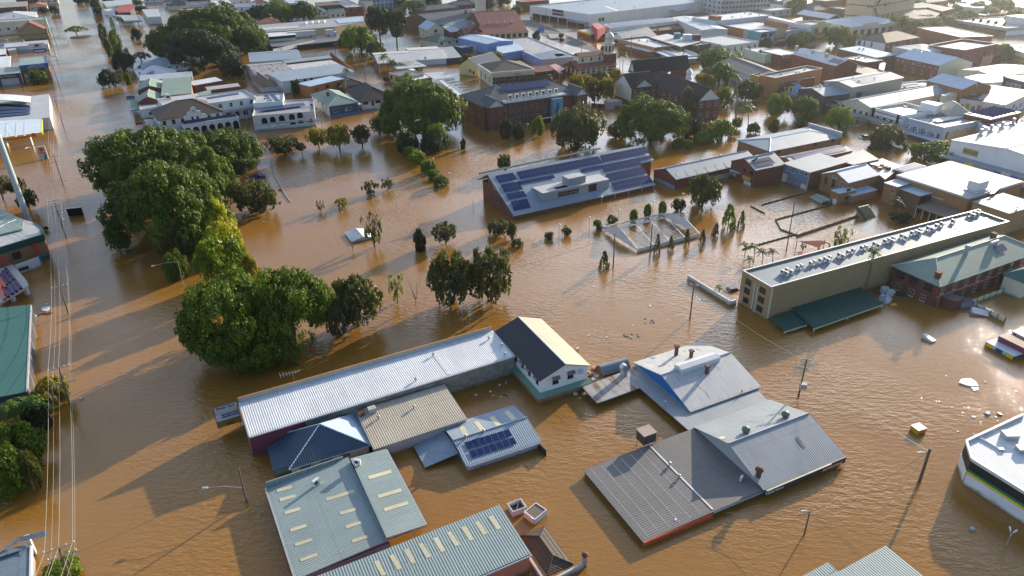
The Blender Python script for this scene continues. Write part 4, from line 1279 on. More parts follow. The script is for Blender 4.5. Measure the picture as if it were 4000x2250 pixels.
board('window',None,(185,1262),(280,1232),1.2,1.9,GLASS,.35,parent=cl,zt=1.9)
board('red_column',None,(0,1150),(40,1140),1.5,4.6,wallm('red'),.5,parent=cl,zt=4.6);board('red_column',None,(335,1040),(375,1030),1.5,5.4,wallm('red'),.5,parent=cl,zt=4.8)
board('blue_sign',None,(378,1135),(402,1128),.6,2.6,plain('sign_sky',(.03,.25,.5)),.5,parent=cl,zt=2.6)
board('green_awning',None,(405,1130),(480,1110),1.9,2.7,gf,1.6,parent=cl,zt=2.7)
board('dark_window',None,(115,1110),(200,1085),3.0,4.6,GLASS,.4,parent=cl,zt=4.6)
Q(0, 1000, 7.245)
gz_ = 2.3
gs,_=px_slab('grandstand',[(200,285),(360,232),(760,700),(810,830),(-120,1400),(-120,380)],gz_,wallm('concrete'),'concrete grandstand terrace with rows of purple and orange seats','grandstand',.5)
PUR=paint('seat_purple',(.045,.015,.10),.3);ORS=paint('seat_orange',(.6,.10,.04),.3)
for k,(p0,p1)in enumerate((((150,345),(400,660)),((430,690),(590,905)),((80,430),(300,740)),((330,770),(475,985)),((0,500),(200,810)),((215,850),(355,1060)),((-40,600),(150,880)),((110,930),(240,1140)),((0,900),(130,1210)))):
    board('seat_row',None,p0,p1,gz_+.003,gz_+.55,PUR if k<6 else(ORS if k%2==0 else PUR),.55,parent=gs,zt=gz_+.4)
for p0,p1 in(((20,560),(140,770)),((-20,780),(40,880)),((80,950),(150,1040))):
    board('seat_row',None,p0,p1,gz_+.003,gz_+.5,ORS,.5,parent=gs,zt=gz_+.4)
for p in ((760, 1000), (360, 1180)):
    c=at(p,1.0)-gs.location;MB().box(c.x-.35,c.y-.35,-1.5,c.x+.35,c.y+.35,gz_-.51).build('pier',wallm('offwhite'),gs)
Q(0, 0, 1.0)
g = at_n(126, 903)
lt=tag(empty('floodlight_tower',g),'thick grey steel floodlight mast rising past the club building','floodlight mast')
MB().tube((0,0,-2),(0,0,46),.78,.62,16).build('mast',paint('mast_grey',(.42,.46,.46),.3),lt)

# solar hall
Q(2000, 560)
sp=Bd('solar_hall','brick hall under a big sloping roof covered in dark solar panels',B=(15,722),C=(1435,408),D=10,z=1.5,roof='mv',rise=6,rm='bluegrey',wall='brick',ov=.1,nowall=True,ang=None,cat='hall')
Q(0, 0, 1.0)
rg = sp.lo(at_n(1914, 792)); DD = rg.y
zr = z_over(sp.wl((0, DD, 0)), (1924, 681))
for o in list(sp.root.children): bpy.data.objects.remove(o)
sp.D, sp.rise, sp.t = DD, zr - sp.z, .25
sp.make(-1.6, None, False)
b=MB().slab([(-.1,DD+.1,zr-.003),(sp.W+.1,DD+.1,zr-.003),(sp.W+.1,DD+4.5,zr-2.6),(-1.2,DD+4.5,zr-2.6)],.25)
b.build('back_roof',roofm('bluegrey','x'),sp.root);sp.bx('back_wall',.1,DD+.02,-1.5,sp.W-.1,DD+3.6,zr-2.7,wallm('brick'))
sp.bx('gutter', -.1, -.3, 1.2, sp.W + .1, -.12, 1.42, METAL)
Q(2000, 560)
for tl_,tr_,bl_,nx,ny in(((42,289),(862,130),(88,365),21,2),((50,388),(415,318),(72,420),10,1),((882,125),(1338,33),(914,194),12,2),((680,262),(1395,120),(702,296),19,1),((905,258),(1290,182),(932,292),11,1),((935,312),(1310,234),(980,386),10,2),((990,400),(1372,320),(1040,474),10,2),((-172,330),(8,295),(-128,402),5,2),((-120,418),(62,384),(-72,500),5,2),((-66,512),(112,478),(-28,572),5,1),((-16,588),(150,556),(22,682),5,2)):
    sp.solar(tl_, tr_, bl_, nx, ny)
yn = sp.on_roof((1305, 193))[1]; xe = sp.on_roof((1436, 178))[0]
MB().slab([(sp.W+.1,yn,sp.h(0,yn)-.003),(xe,yn,sp.h(0,yn)-.003),(xe,DD+.1,zr-.003),(sp.W+.1,DD+.1,zr-.003)],.25).build('roof',roofm('bluegrey','x'),sp.root)
sp.bx('side_wall',sp.W-2,yn+.6,-1.5,xe-.5,DD,sp.h(0,yn)-.4,wallm('brick'))
x0,y0,z0=sp.on_roof((305,592));x1,y1,z1=sp.on_roof((978,452))
y0=(y0+y1)/2;zt=sp.h(0,y0)+2.7;yb=DD*(zt-sp.z)/sp.rise
gm = roofm('grey', 'x')
sp.bx('dormer', x0, y0, z0 - 1.5, x1, yb, zt, gm, roofm('c_light'))
sp.win('f',0,0,7.0,1.5,'m').location=(x0+(x1-x0)*.38,y0-.03,zt-1.45)
sp.win('f',0,0,2.6,1.9,'d').location=(x0+(x1-x0)*.74,y0-.03,zt-1.45)
sp.bx('plant_room',x0+(x1-x0)*.42,y0+1.6,zt+.003,x0+(x1-x0)*.68,y0+5.0,zt+2.0,gm,roofm('c_light'))
sp.bx('roof_well',x0+(x1-x0)*.22,y0+.6,zt+.004,x0+(x1-x0)*.40,y0+2.4,zt+.02,BLACK)
mb=MB().tube((-2,DD+1.5,zr+.2),(sp.W*.82,DD+1.5,zr+.9),.28,n=8)
mb.build('ridge_pipe',paint('pipe_grey',(.28,.27,.24),.5),sp.root)
for k in range(9):
    x=sp.W*(.03+.095*k);sp.bx('pipe_bracket',x,DD+1.42,zr-.9,x+.12,DD+1.58,zr+.2,METAL)
Q(1000, 560)
for p in ((2380, 530), (2425, 560), (2470, 580)):
    a, zz = sp.face_at('l', p); sp.win('l', a, zz, 1.0, 1.5, 'd')
a, zz = sp.face_at('l', (2415, 430)); loc, rz = sp.fp('l', a, zz)
k = MB()
for i in range(5):k.tube((-1.2+.6*i,-.06,-1),(-1.6+.6*i+.3*i,-.06,.9),.05)
k.tube((-1.4,-.06,-1),(1.4,-.06,-1),.06).tube((-1.7,-.06,.9),(1.5,-.06,.9),.06).build('metal_wall_art',TRIM,sp.root,loc,rz)
for x in(sp.W*.60,sp.W*.7,sp.W*.8,sp.W*.9,sp.W-.3):sp.bx('verandah_post',x,-.08,-2,x+.16,.08,1.24,TRIM)

# skeleton of a shade house
Q(2000, 560)
fz = .85
A,B_,C_=at((925,835),fz),at((1255,1072),fz),at((1875,900),fz)
fr=Bd('greenhouse','bare white greenhouse frame standing in the water with torn end sheets',A=(925,835),B=(1255,1072),C=(1875,900),z=fz,roof='gu',rise=2.6,rm='white',wall='white',nowall=True,cat='greenhouse')
fr.rise = max(1.2, z_over(fr.wl((0, fr.D / 2, 0)), (1092, 855)) - fz)
for o in list(fr.root.children): bpy.data.objects.remove(o)
W, D, rz = fr.W, fr.D, fz + fr.rise
def beam(name,p,q,r=.09):MB().tube(p,q,r,n=6).build(name,TRIM,fr.root)
for y in(0,D):fr.bx('eave_beam',-.1,y-.12,fz-.35,W+.1,y+.12,fz,TRIM)
beam('ridge_beam', (0, D / 2, rz), (W, D / 2, rz), .12)
for i in range(5):
    x = W * i / 4
    beam('rafter',(x,0,fz),(x,D/2,rz),.11);beam('rafter',(x,D,fz),(x,D/2,rz),.11);beam('tie_beam',(x,0,fz-.05),(x,D,fz-.05),.06)
    for y in (0, D): beam('post', (x, y, -2), (x, y, fz), .1)
for f_ in (.33, .66):
    for s_ in (0, 1):
        y = D / 2 * f_ if s_ == 0 else D - D / 2 * f_
        beam('purlin',(0,y,fz+fr.rise*f_+.1),(W,y,fz+fr.rise*f_+.1),.05)
SHEETW = paint('greenhouse_sheet', (.66, .66, .64), .25)
for x in (-.06, W + .06):
    MB().poly([(x,0,fz-.4),(x,D,fz-.4),(x,D,fz+.1),(x,D*.62,rz-.5),(x,D*.45,rz-.05 if x<0 else rz-.7),(x,D*.2,fz+.7)]).build('end_sheet',SHEETW,fr.root)
fr.bx('side_sheet', 0, -.16, -.1, W, -.125, fz + .1, SHEETW)

# white marquee
Q(1000, 560)
mq=Bd('marquee','small white marquee tent sunk to its eaves',A=(905,905),B=(962,990),C=(1172,940),K=(1118,850),z=.45,roof='gv',pk=(1058,940),rm='c_white',wall='white',ov=.15,cat='marquee')

# brick row east of the solar hall
Q(2000, 560)
b1=Bd('brick_store','low red brick store with pale metal roof, six skylights and a painted base',A=(1442,262),B=(1640,362),C=(2470,172),by=468,roof='gu',pk=(1552,248),rm='bluegrey',wall='redbrick',ov=.15,cat='store')
for k in range(6):
    p=(1640+98*k,300-21*k);b1.plate(p,(p[0]+22,p[1]-6),(p[0]+36,p[1]+48),SKYLIGHT,'skylight',.03)
b1.panel('l',.1,-1,b1.D-.1,1.1,paint('graffiti_blue',(.18,.34,.38),.9),'graffiti_band');b1.panel('f',b1.W*.35,-1,b1.W*.97,1.5,paint('graffiti_cream',(.46,.44,.32),.7),'graffiti_band')
b1.bx('gutter',0,-.3,b1.z-.25,b1.W,-.16,b1.z-.08,METAL);b1.vents_px((1700,215),(1900,175),(2090,135))
b2=Bd('brick_house','two storey brick house with solar panels beside the blue rear wall',A=(2215,172),B=(2450,272),C=(2742,206),by=452,roof='gu',pk=(2360,148),rm='grey',wall='redbrick',ov=.15,cat='house')
b2.wpx('l',1.3,1.0,((2340,272),(2410,300)),'d');b2.panel('l',b2.D*.52,1.4,b2.D*.85,2.7,plain('sign_gold',(.5,.33,.05)),'painted_sign')
b2.panel('l',b2.D*.62,-1,b2.D*.9,1.2,wallm('offwhite'),'roller_door');b2.acs_px((2460,150))
for y,n_ in((.12,7),(.34,5)):b2.solar_m(b2.W*.12,b2.D*y*.5+.3,b2.W*.62,b2.D*.17,n_,1)
for p in ((2210, 280), (2245, 300)):
    a,zz=b2.face_at('l',p);loc,r_=b2.fp('l',a,zz);link('air_conditioner',shared('ac',lambda:None),b2.root,(loc[0]-.3,loc[1],loc[2]-.4),r_)
b2.awning('l', b2.D * .1, b2.D * .45, 3.0, 1.2, 'light')
Q(3000, 560)
b3=Bd('blue_backed_shop','brick shop with a slate blue rear wall and white window frames',A=(180,206),B=(415,292),C=(768,204),K=(520,100),by=478,roof='mu',rise=.4,rm='light',wall='brick',ov=.2,rib='y',cat='shop')
b3.panel('l',.02,-1.5,b3.D-.02,b3.z-.2,wallm('slate'),'blue_wall',.05)
for f_,w_,h_,zz in((.18,.9,1.5,.82),(.42,.9,1.5,.82),(.70,.9,.9,.84),(.90,.8,.9,.84),(.36,.9,1.5,.33),(.60,.9,1.5,.33)):
    o = b3.win('l', b3.D * f_, b3.z * zz, w_, h_); o.location.x -= .06
b3.panel('l',b3.D*.03,.2,b3.D*.24,2.9,wallm('cream'),'garage_door',.04,.06);b3.panel('l',b3.D*.78,-1,b3.D*.97,1.6,wallm('cream'),'garage_door',.04,.06)
b3.bx('downpipe', -.2, -.12, -1.5, -.07, -.02, b3.z, TRIM)
b4=Bd('gabled_shop','tan brick shop with a gabled blue roof and three tall rear windows',A=(540,302),B=(810,394),C=(1115,314),z=5.4,roof='gu',pk=(692,282),rm='sky',wall='ochre',ov=.2,cat='shop',trim='w')
b4.wpx('l',.9,2.0,((583,372),(658,400)),'d');b4.wpx('l',.9,2.0,((740,425),),'w');a,zz=b4.face_at('l',(670,340));b4.win('l',a,zz,1.4,.4)
b5=Bd('brick_outhouse','narrow two storey brick outhouse with a flat blue roof',A=(660,467),B=(712,510),C=(875,464),K=(815,430),by=632,roof='flat',par=0,rm='sky',wall='ochre',ov=.15,cat='outhouse',wins='f1@1.7/1.4x.6d f1@4.2/1.4x.6d')
b5.panel('f',b5.W*.72,-1,b5.W*.86,1.4,TRIM,'door');b5.panel('l',b5.D*.4,-1,b5.D*.85,1.5,TRIM,'door')
b6=Bd('side_roof_shed','flat blue roofed passage joining the narrow outhouse to other buildings',B=(850,530),C=(1100,465),D=5,z=2.6,roof='mv',rise=.4,rm='sky',wall='ochre',ov=.1,cat='shed')
b7=Bd('green_shed','little green garden shed sunk to its eaves',A=(440,545),B=(540,605),C=(640,575),K=(560,508),by=622,roof='gv',rise=.5,rm='palegreen',wall='green',ov=.15,cat='shed')
b7.panel('f', b7.W * .1, -1, b7.W * .5, .9, BLACK, 'opening')
bs=Bd('brick_supermarket','large brick store with a wide pale flat roof and rooftop plant box',A=(1342,322),B=(2030,560),C=(2512,386),K=(1828,166),z=7.0,roof='mu',rise=.15,rm='light',wall='ochre',ov=.1,rib='y',cat='store',trim='w')
bs.trimline(6.6, .32, .14, TRIM)
x,y,zz=bs.on_roof((2095,470));MB().box(x-2.2,y-1.4,zz+.4,x+2.2,y+1.4,zz+2.8).box(x-2.6,y-1.8,zz+.05,x+2.6,y+1.8,zz+.3).build('plant_box',TRIM,bs.root)
bs.plate((2230,510),(2390,350),(2275,505),TRIM,'roof_flashing',.06)
bs.panel('l', 1, 4.2, bs.D * .7, 4.45, TRIM, 'pipe', .12)
bx_=Bd('brick_annex','small brick annex with two stepped blue flat roofs',A=(1185,392),B=(1300,438),C=(1462,385),K=(1340,350),z=6.0,roof='flat',par=0,rm='sky',wall='ochre',ov=.25,cat='annex');bx_.wpx('l',.9,1.0,((1255,482),),'c')
by_=Bd('brick_annex','blue roofed rear balcony over dark railings on the brick store',A=(1310,440),B=(1535,535),C=(1665,485),K=(1450,405),z=5.2,roof='flat',par=0,rm='sky',wall='brown',ov=.2,cat='annex');by_.panel('f',.5,1.5,by_.W-.3,4.6,BLACK,'balcony_opening')
for o in(bx_,by_):o.root['group']='annexes behind the brick store'
bz=Bd('verandah','long brown metal verandah roof over a shadowed arcade',A=(1500,642),B=(1850,768),C=(1972,718),K=(1622,590),z=2.8,roof='mu',rise=.5,rm='brown',rib='y',wall='black',ov=.1,cat='verandah',nowall=True)
for k in range(6):bz.bx('post',.1,bz.D*k/5.2,-2,.25,bz.D*k/5.2+.15,2.65,TRIM)
bz.bx('back_wall',bz.W-.1,0,-1.5,bz.W,bz.D,3.1,wallm('brown'))
bw=Bd('low_store','flat grey roofed wing below the large pale brick store roof',A=(2075,582),B=(2430,712),C=(2720,612),z=6.2,roof='mu',rise=.1,rm='bluegrey',rib='y',wall='sand',ov=.1,cat='store')
bw.plate((2200,555),(2230,545),(2500,665),TRIM,'roof_flashing',.06);bw.vents_px((2505,660))
# concrete stairs
o = at((1020, 760)); sv = at((1140, 620), 3.0)
sr=tag(empty('staircase',o,radians(26)),'mossy concrete stairs climbing out of the flood','stairs')
for k in range(10):MB().box(-1.5,k*.32,-1,2.6,k*.32+.32,.15+.27*k).build('step',paint('mossy_concrete',(.26,.24,.16),.6),sr)
MB().slab([(-1.75,-.4,.5),(-1.52,-.4,.5),(-1.52,3.4,3.0),(-1.75,3.4,3.0)],.9).build('side_rail',wallm('dark'),sr)

# motel with the row of air conditioners
Q(0, 0, 1.0)
mo=Bd('motel','long sand brick motel with rows of air conditioners along its roof',A=(2893,1050),B=(3023,1130),C=(3926,861),K=(3827,824),by=1259,roof='flat',par=.35,rm='steel',rib='x',wall='sand',cat='motel',trim='w')
Q(3000, 560)
mo.acs_px(*[(x,y+12)for x,y in((145,1303),(190,1285),(235,1305),(185,1320),(297,1255),(335,1245),(428,1218),(465,1205),(525,1187),(573,1173),(618,1158),(607,1190),(713,1130),(755,1147),(803,1103),(853,1087),(942,1060),(980,1050),(1068,1020),(1110,1040),(1173,993),(1210,980),(1255,965),(1250,997),(1342,940),(1385,957),(1445,910),(1483,900),(1527,883),(1523,913),(1608,860),(1652,875),(1693,838),(1743,820),(1857,790),(2025,720),(2063,735),(2108,715),(2070,705),(2115,690))],rz=-pi/2)
for zz in (.78, .5, .22): mo.row('l2@%.2f/1.5x1.15d' % (mo.z * zz))
mo.panel('l',mo.D*.48,.6,mo.D*.5,mo.z-1,TRIM,'pipe',.12);mo.panel('l',mo.D*.58,.2,mo.D*.6,mo.z-1.5,TRIM,'pipe',.12)
mo.panel('f', .1, .3, .5, mo.z - .3, CREAMTRIM, 'downpipe', .2)
x0,y0,_=mo.on_roof((1765,800));x1,y1,_=mo.on_roof((1940,885))
for q in(((1760,800),(1785,795),(1935,890)),((1900,845),(1920,860),(2255,725))):mo.plate(*q,paint('roof_patch_brown',(.16,.11,.07),.7),'roof_patch',.05)
Q(3000, 1120)
for lab,pts,z in(('big dark green awning roof against the motel wall',[(240,218),(930,0),(1162,165),(460,412)],1.3),('small dark green porch roof at the motel corner',[(25,322),(240,250),(392,370),(170,440)],1.0)):
    r_,_=px_slab('awning_shelter',pts,z,roofm('darkgreen','x'),lab,'awning',.2,group='dark green shelters beside the motel')
    for p in(pts[3],pts[2],((pts[3][0]+pts[2][0])/2,(pts[3][1]+pts[2][1])/2)):
        c = at(p, z - .3) - r_.location; c = c * .97
        MB().box(c.x-.12,c.y-.12,-2,c.x+.12,c.y+.12,z-.21).build('post',CREAMTRIM,r_)
    board('edge_beam',None,(pts[3][0],pts[3][1]+2),(pts[2][0],pts[2][1]+2),z-.5,z-.21,CREAMTRIM,.14,parent=r_,zt=z)

# brick boarding house with green hip roof
Q(3000, 560)
gh=Bd('boarding_house','two storey brick boarding house with a faded green hip roof',A=(1285,1218),B=(1722,1427),C=(2720,1070),by=1655,roof='hip',pk=(1697,1155),rm='palegreen',rib='x',wall='redbrick',ov=.5,cat='house',trim='c')
hz = gh.z
for a_ in(.18,.48,.80):gh.win('l',gh.D*a_,hz-1.6,1.9,1.5,'d')
for a_ in(.2,.5,.75):gh.win('l',gh.D*a_,hz-4.4,1.0,1.4,'c')
for k in range(8):
    gh.win('f',1.6+k*(gh.W-3)/8.0,hz-1.7,1.0,1.6,'c');gh.win('f',1.6+k*(gh.W-3)/8.0,hz-4.5,1.0,1.5,'c')
gh.bx('string_course',-.06,-.06,hz-3.15,gh.W,-.003,hz-2.95,wallm('pink'))
gh.chimney((1705,1350),w=.9,hh=1.3,m='redbrick');gh.chimney((2262,955),w=.9,hh=1.3,m='brown')
x,y,zz=gh.on_roof((1990,1110));MB().tube((x,y,zz-.5),(x,y,zz+1.2),.4,n=10).lathe((x,y,zz+1.2),[(.35,0),(.6,.15),(.55,.6),(.2,.9)],12).build('flue',METAL,gh.root)
gh.plate((2262,1045),(2360,1010),(2310,1110),PANEL,'solar_heater',.12,3,1)
x,y,zz=gh.on_roof((2300,1030));u_=1.3;MB().tube((x-u_,y+.6,zz+.65),(x+u_,y+.6,zz+.65),.33,n=12).build('heater_tank',TRIM,gh.root)
gh.bx('porch',gh.W*.05,-3.0,-1.5,gh.W*.14,-.004,2.3,wallm('redbrick'),roofm('weathered','x'))
cb=Bd('cream_house','pale cream rendered house end with teal roof at the picture edge',A=(2505,1310-40),B=(2470,1440),W=14,D=9,z=4.2,roof='hip',rise=1.5,rm='teal',wall='cream',ov=.3,ang=27,cat='house')
pr=Bd('patio_cover','small grey green patio roofs between the brick house and cream house',B=(2440,1330),W=5,D=6,z=2.6,roof='mv',rise=.4,rm='palegreen',wall='dark',ov=.2,ang=27,cat='patio roof')

# ---------------------------------------------------------------- trees and shrubs, middle and near
Q(0, 560)
FG = 'huge dark fig trees beside the flooded road'
tree('fig_tree','huge dark fig tree spreading towards the road, rearmost of its clump','big',1620,-150,620,520,'fig',FG,limbs=9)
tree('fig_tree','broadest dark fig tree, its crown dipping into the water beside the road','big',1770,160,1120,540,'fig',FG,limbs=9)
tree('fig_tree','dark fig tree behind the main clump and beside the arcaded inn','big',2300,-150,330,370,'fig',FG,limbs=8)
tree('fig_tree','smaller dark fig filling the gap between the two largest figs','big',2150,60,760,270,'green',FG)
YG = 'yellow green trees along the edge of the figs'
tree('leafy_tree','yellow green tree highest in the row at the edge of the figs','dense',2225,570,1010,185,'bright',YG)
tree('leafy_tree','yellow green tree in the middle of the row at the edge of the figs','dense',2270,800,1180,190,'bright',YG)
tree('leafy_tree','broad yellow green loose leaved tree lowest in the row beside the figs','loose',2290,900,1490,290,'lime',YG)
tree('leafy_tree','small golden tree between the broad yellow green tree and the fig in front','dense',2560,1120,1560,130,'gold',YG)
tree('young_tree','small dark tree behind a street lamp in the tree shadows','dense',1800,1090,1390,110,'green')
tree('wide_tree','olive bushy tree with red floats caught beside it','loose',2590,365,730,250,'olive')
tree('wide_tree','low olive tree under the edge of the rear fig','loose',2420,170,330,150,'olive')
tree('river_tree','grey green tree with bare stems behind the floodlight mast','loose',45,300,590,150,'dusty',zb=.25)
tree('river_tree','yellowish grey tree close to the foot of the floodlight mast','loose',205,320,560,95,'dusty',zb=.2)
tree('river_tree','dark tree standing between the floodlight mast and the power pole','loose',310,450,690,110,'dark',zb=.15)
tree('shrub','low dark shrub against the green fascia of the club building','bush',450,845,900,45,'dark')
Q(0, 0, .644)
tree('fig_tree','dark round fig tree left of the olive trees, seen nearest the long warehouse','big',608,690,938,118,'green',FG,limbs=9)
tree('fig_tree','deep green fig tree joined to the olive trees in front of the marquee','big',752,682,905,100,'green',FG,limbs=8)
tree('fig_tree','low dense part sunken fig at the water edge nearest the billboard','big',650,800,950,95,'fig',FG)
OG = 'olive trees standing in the flood'
tree('olive_tree','tall olive green tree at the end of the fig row','loose',905,690,835,74,'olive',OG,zb=.06)
tree('olive_tree','dusty olive tree tucked between fig and tall olive tree','loose',855,735,850,45,'dusty',OG)
tree('olive_tree','left one of two big olive trees behind a power pole','loose',1137,628,780,62,'olive',OG)
tree('olive_tree','right one of two big olive trees behind a power pole','loose',1234,620,768,64,'olive',OG)
tree('young_tree','thin yellow green sapling beside leafless branches','sparse',1000,690,762,27,'lime')
bare_tree('leafless tree beside the thin yellow green sapling',1045,700,770,24)
tree('willow_tree','grey green drooping tree behind the double armed lamp','loose',1121,560,620,38,'dusty',zb=.15)
tree('young_tree','narrow dark tree just left of the grey green drooping tree','column',1058,581,634,18,'dark')
tree('young_tree','thin sapling with orange rag at the outer edge of the front fig','sparse',492,768,818,18,'green')
Q(1000, 560)
tree('young_tree','tree with layered branches leaning over the white marquee','sparse',1200,705,1045,150,'olive',limbs=8,var=0,sx=.9)
bare_tree('leafless bush in front of the white marquee',970,940,1080,85)
SG = 'small half drowned trees in the park'
tree('park_tree','olive half drowned tree with spread stems beside a similar tree','open',1155,360,520,95,'olive',SG)
tree('park_tree','compact olive half drowned tree, right one of a pair','open',1325,345,470,75,'olive',SG)
tree('park_tree','yellow green half drowned tree standing alone','open',870,535,660,88,'gold',SG)
tree('park_tree','nearly bare half drowned tree, smallest in the park','sparse',650,575,690,58,'dusty',SG)
RG = 'round clipped shrubs in a line'
for x,a,b,r,lab in((1490,-40,105,68,'round shrub rearmost in the line below the big tree'),(1556,45,172,62,'dark round shrub second in the line below the big tree'),(1616,88,236,82,'largest round shrub in the line'),(1735,188,326,70,'round shrub directly left of a ball topped lamp'),(1790,278,376,62,'small round shrub between two larger round shrubs'),(1866,328,446,75,'bright round shrub at the near end of the line')):
    tree('round_shrub',lab,'bush',x,a,b,r,'green' if r<80 else 'lime',RG)
tree('young_tree','small conical tree standing alone near the brick college','column',2085,-40,60,35,'dark')
tree('young_tree','dark bushy tree below the huge riverside tree','dense',1790,-120,110,120,'dark')
tree('leafy_tree','leafy tree beside the end wall of the solar roofed hall','loose',2500,100,300,75,'green',zb=.1)
tree('leafy_tree','spreading dusty shrub tree left of the greenhouse row of bushes','loose',2440,765,940,125,'dusty')
tree('leafy_tree','dusty bush against the spreading shrub tree, half hidden','loose',2575,790,980,60,'olive')
Q(0, 560)
RW = 'olive park trees in a row by the arcaded building'
Q(1000, 560)
tree('park_tree','wide olive park tree nearest the rear fig with drooping crown','loose',290,-60,130,170,'olive',RW,push=.2,zb=.15)
tree('park_tree','thin park tree beside an empty sign frame','loose',465,-10,120,60,'olive',RW,zb=.3)
Q(1000, 0)
tree('park_tree','golden green park tree at the left of a joined group','loose',640,1280,1500,130,'gold',RW,zb=.15)
tree('park_tree','brightest golden park tree in the middle of a joined group','loose',850,1250,1520,150,'gold',RW,zb=.15)
tree('park_tree','olive park tree at the right of a joined group','loose',1070,1250,1490,110,'olive',RW,zb=.15)
tree('park_tree','low olive park tree near the lower arches','loose',260,1370,1500,190,'olive',RW,zb=.2)
tree('riverside_tree','huge round green tree in front of the brick college','big',1700,800,1440,400,'green',limbs=9)
tree('riverside_tree','bright tree at the foot of the huge round green tree','dense',1840,1250,1500,95,'lime')
tree('riverside_tree','dark low tree under the huge round green tree','dense',1540,1330,1560,110,'dark')
Q(2000, 560)
RB = 'small round bushes standing in the water by the greenhouse'
for x,a,b,r,lab,c in((370,898,972,45,'round bush left of the leaning lamp post','olive'),(541,852,940,48,'round bush right of the leaning lamp post','olive'),(855,778,872,42,'round bush just left of the greenhouse corner','green'),(1006,733,812,50,'round bush behind the left gable of the greenhouse','olive'),(55,963,1058,54,'round bush apart from the others near the olive trees','olive')):
    tree('round_bush', lab, 'bush', x, a, b, r, c, RB)
CB = 'columnar bushes behind the greenhouse'
for x,a,b,r,lab in((1222,678,805,50,'columnar bush furthest left behind the greenhouse'),(1362,622,760,47,'columnar bush in the middle behind the greenhouse'),(1508,592,720,50,'columnar bush furthest right behind the greenhouse')):
    tree('columnar_bush',lab,'column',x,a,b,r,'green',CB,cat='shrub')
tree('leafy_tree','dark spreading tree in front of the painted brick store','loose',1910,300,660,195,'olive',zb=.0,limbs=8)
tree('leafy_tree','low dark half of the spreading tree by the brick store','loose',1670,555,690,85,'dark')
tree('young_tree','bright lime green pointed tree in open water','spire',2170,618,865,98,'lime',push=.3)
CG = 'thin casuarina saplings in the flood'
for x,a,b,r,lab in((2300,682,855,50,'casuarina sapling beside the bright pointed tree'),(2045,800,930,48,'casuarina sapling left of the bright pointed tree'),(1912,870,1000,45,'casuarina sapling off the right end of the greenhouse'),(1755,860,1010,42,'casuarina sapling at the right front of the greenhouse'),(1595,925,1065,42,'casuarina sapling in front of the greenhouse middle'),(1455,915,1105,46,'casuarina sapling beside the power pole by the greenhouse')):
    tree('casuarina_tree',lab,'spire',x,a,b,r,'dusty',CG,push=.1)
tree('casuarina_tree','bushy casuarina left of the power pole with rubbish at its foot','spire',925,1088,1255,70,'olive',CG,push=.2)
PG = 'short palms clustered at the motel corner'
for x,a,b,r,lab in((2345,1010,1130,70,'palm nearest the water in the motel corner clump'),(2435,1030,1190,85,'tallest palm in the motel corner clump'),(2520,1075,1215,70,'yellowish palm in the motel corner clump'),(2395,1150,1215,60,'lowest palm in the motel corner clump')):
    palm(lab, x, a, b, r, 'lime' if r > 70 else 'green', PG)
Q(3000, 560)
palm('palm with golden fronds beside the end of the motel roof',45,1075,1220,75,'gold',PG)
palm('tall palm growing against the long motel wall',1072,1085,1490,105,'lime',lean=-85)
tree('leafy_tree','many stemmed bright tree beside the orange shade sails','sparse',700,830,1110,112,'lime',limbs=9,zb=.05)
tree('leafy_tree','small dark shrub under the orange shade sail','sparse',345,995,1080,42,'green')
palm('shaded palm beside the concrete stairs',1310,575,800,110,'dark')
tree('leafy_tree','dark shrubbery in the corner below the shaded palm','loose',1320,690,810,130,'dark')
tree('leafy_tree','bright garden shrub beside the brick boarding house','bush',2590,1170,1290,70,'lime')
Q(2000, 1120)
palm('small bright palm behind the cream boundary wall',2085,-5,55,55,'lime')
Q(0, 1120)
tree('yellow_shrub','yellow leaved bush at the foot of a power pole','dense',580,890,1240,165,'gold',limbs=6)
palm('broad drooping palm below the teal roof',240,1160,1420,260,'green')
palm('second drooping palm lower on the bank beside yellow leaves',60,1200,1500,170,'green')
tree('bank_tree','dark green tree behind the drooping palms by the powerlines','loose',440,1180,1480,170,'dark')
Q(0, 1690)
tree('bank_tree','bright bushy tree at the picture edge below the palms','dense',150,110,690,230,'green')
tree('bank_tree','olive shrub overhanging the sunlit brown water','loose',400,100,590,110,'olive')
tree('bank_tree','yellow green tree leaning out of frame under the palms','dense',-40,-160,330,200,'bright')
tree('bank_tree','dark tree filling the bank between palms and bright bush','dense',300,-120,380,220,'green')
tree('bank_tree','small yellow green bush at the foot of the lowest power pole','dense',690,1265,1490,165,'lime')

# ---------------------------------------------------------------- poles and lamps, middle and near
Q(0, 1690)
P = []
A2 = 29.8
P.append(pole('power pole lowest on the road with two crossarms and bright insulators',(745,1560),(588,1155),arms=((.3,1.7,A2),(1.6,1.6,A2))))
Q(0, 1120)
P.append(pole('power pole in the yellow bush with two crossarms and a long lamp arm',(725,1280),(587,805),arms=((.4,1.6,A2),(3.4,1.6,A2)),lamp=((985,998),6.3)))
P.append(pole('power pole beside the teal roof with a single crossarm',(690,275),(597,-10),arms=((.3,1.5,A2),)))
Q(0, 560)
P.append(pole('power pole carrying two grey transformers near the floating sign box',(655,925),(540,572),arms=((.2,1.7,A2),(1.6,1.3,A2),(3.2,1.8,A2),(3.9,1.4,A2)),trans=5.2))
P.append(pole('power pole near the service station price sign with a lamp arm',(637,418),(533,105),arms=((.8,1.4,A2),(2.6,1.3,A2)),lamp=((740,148),3.6)))
Q(0, 0)
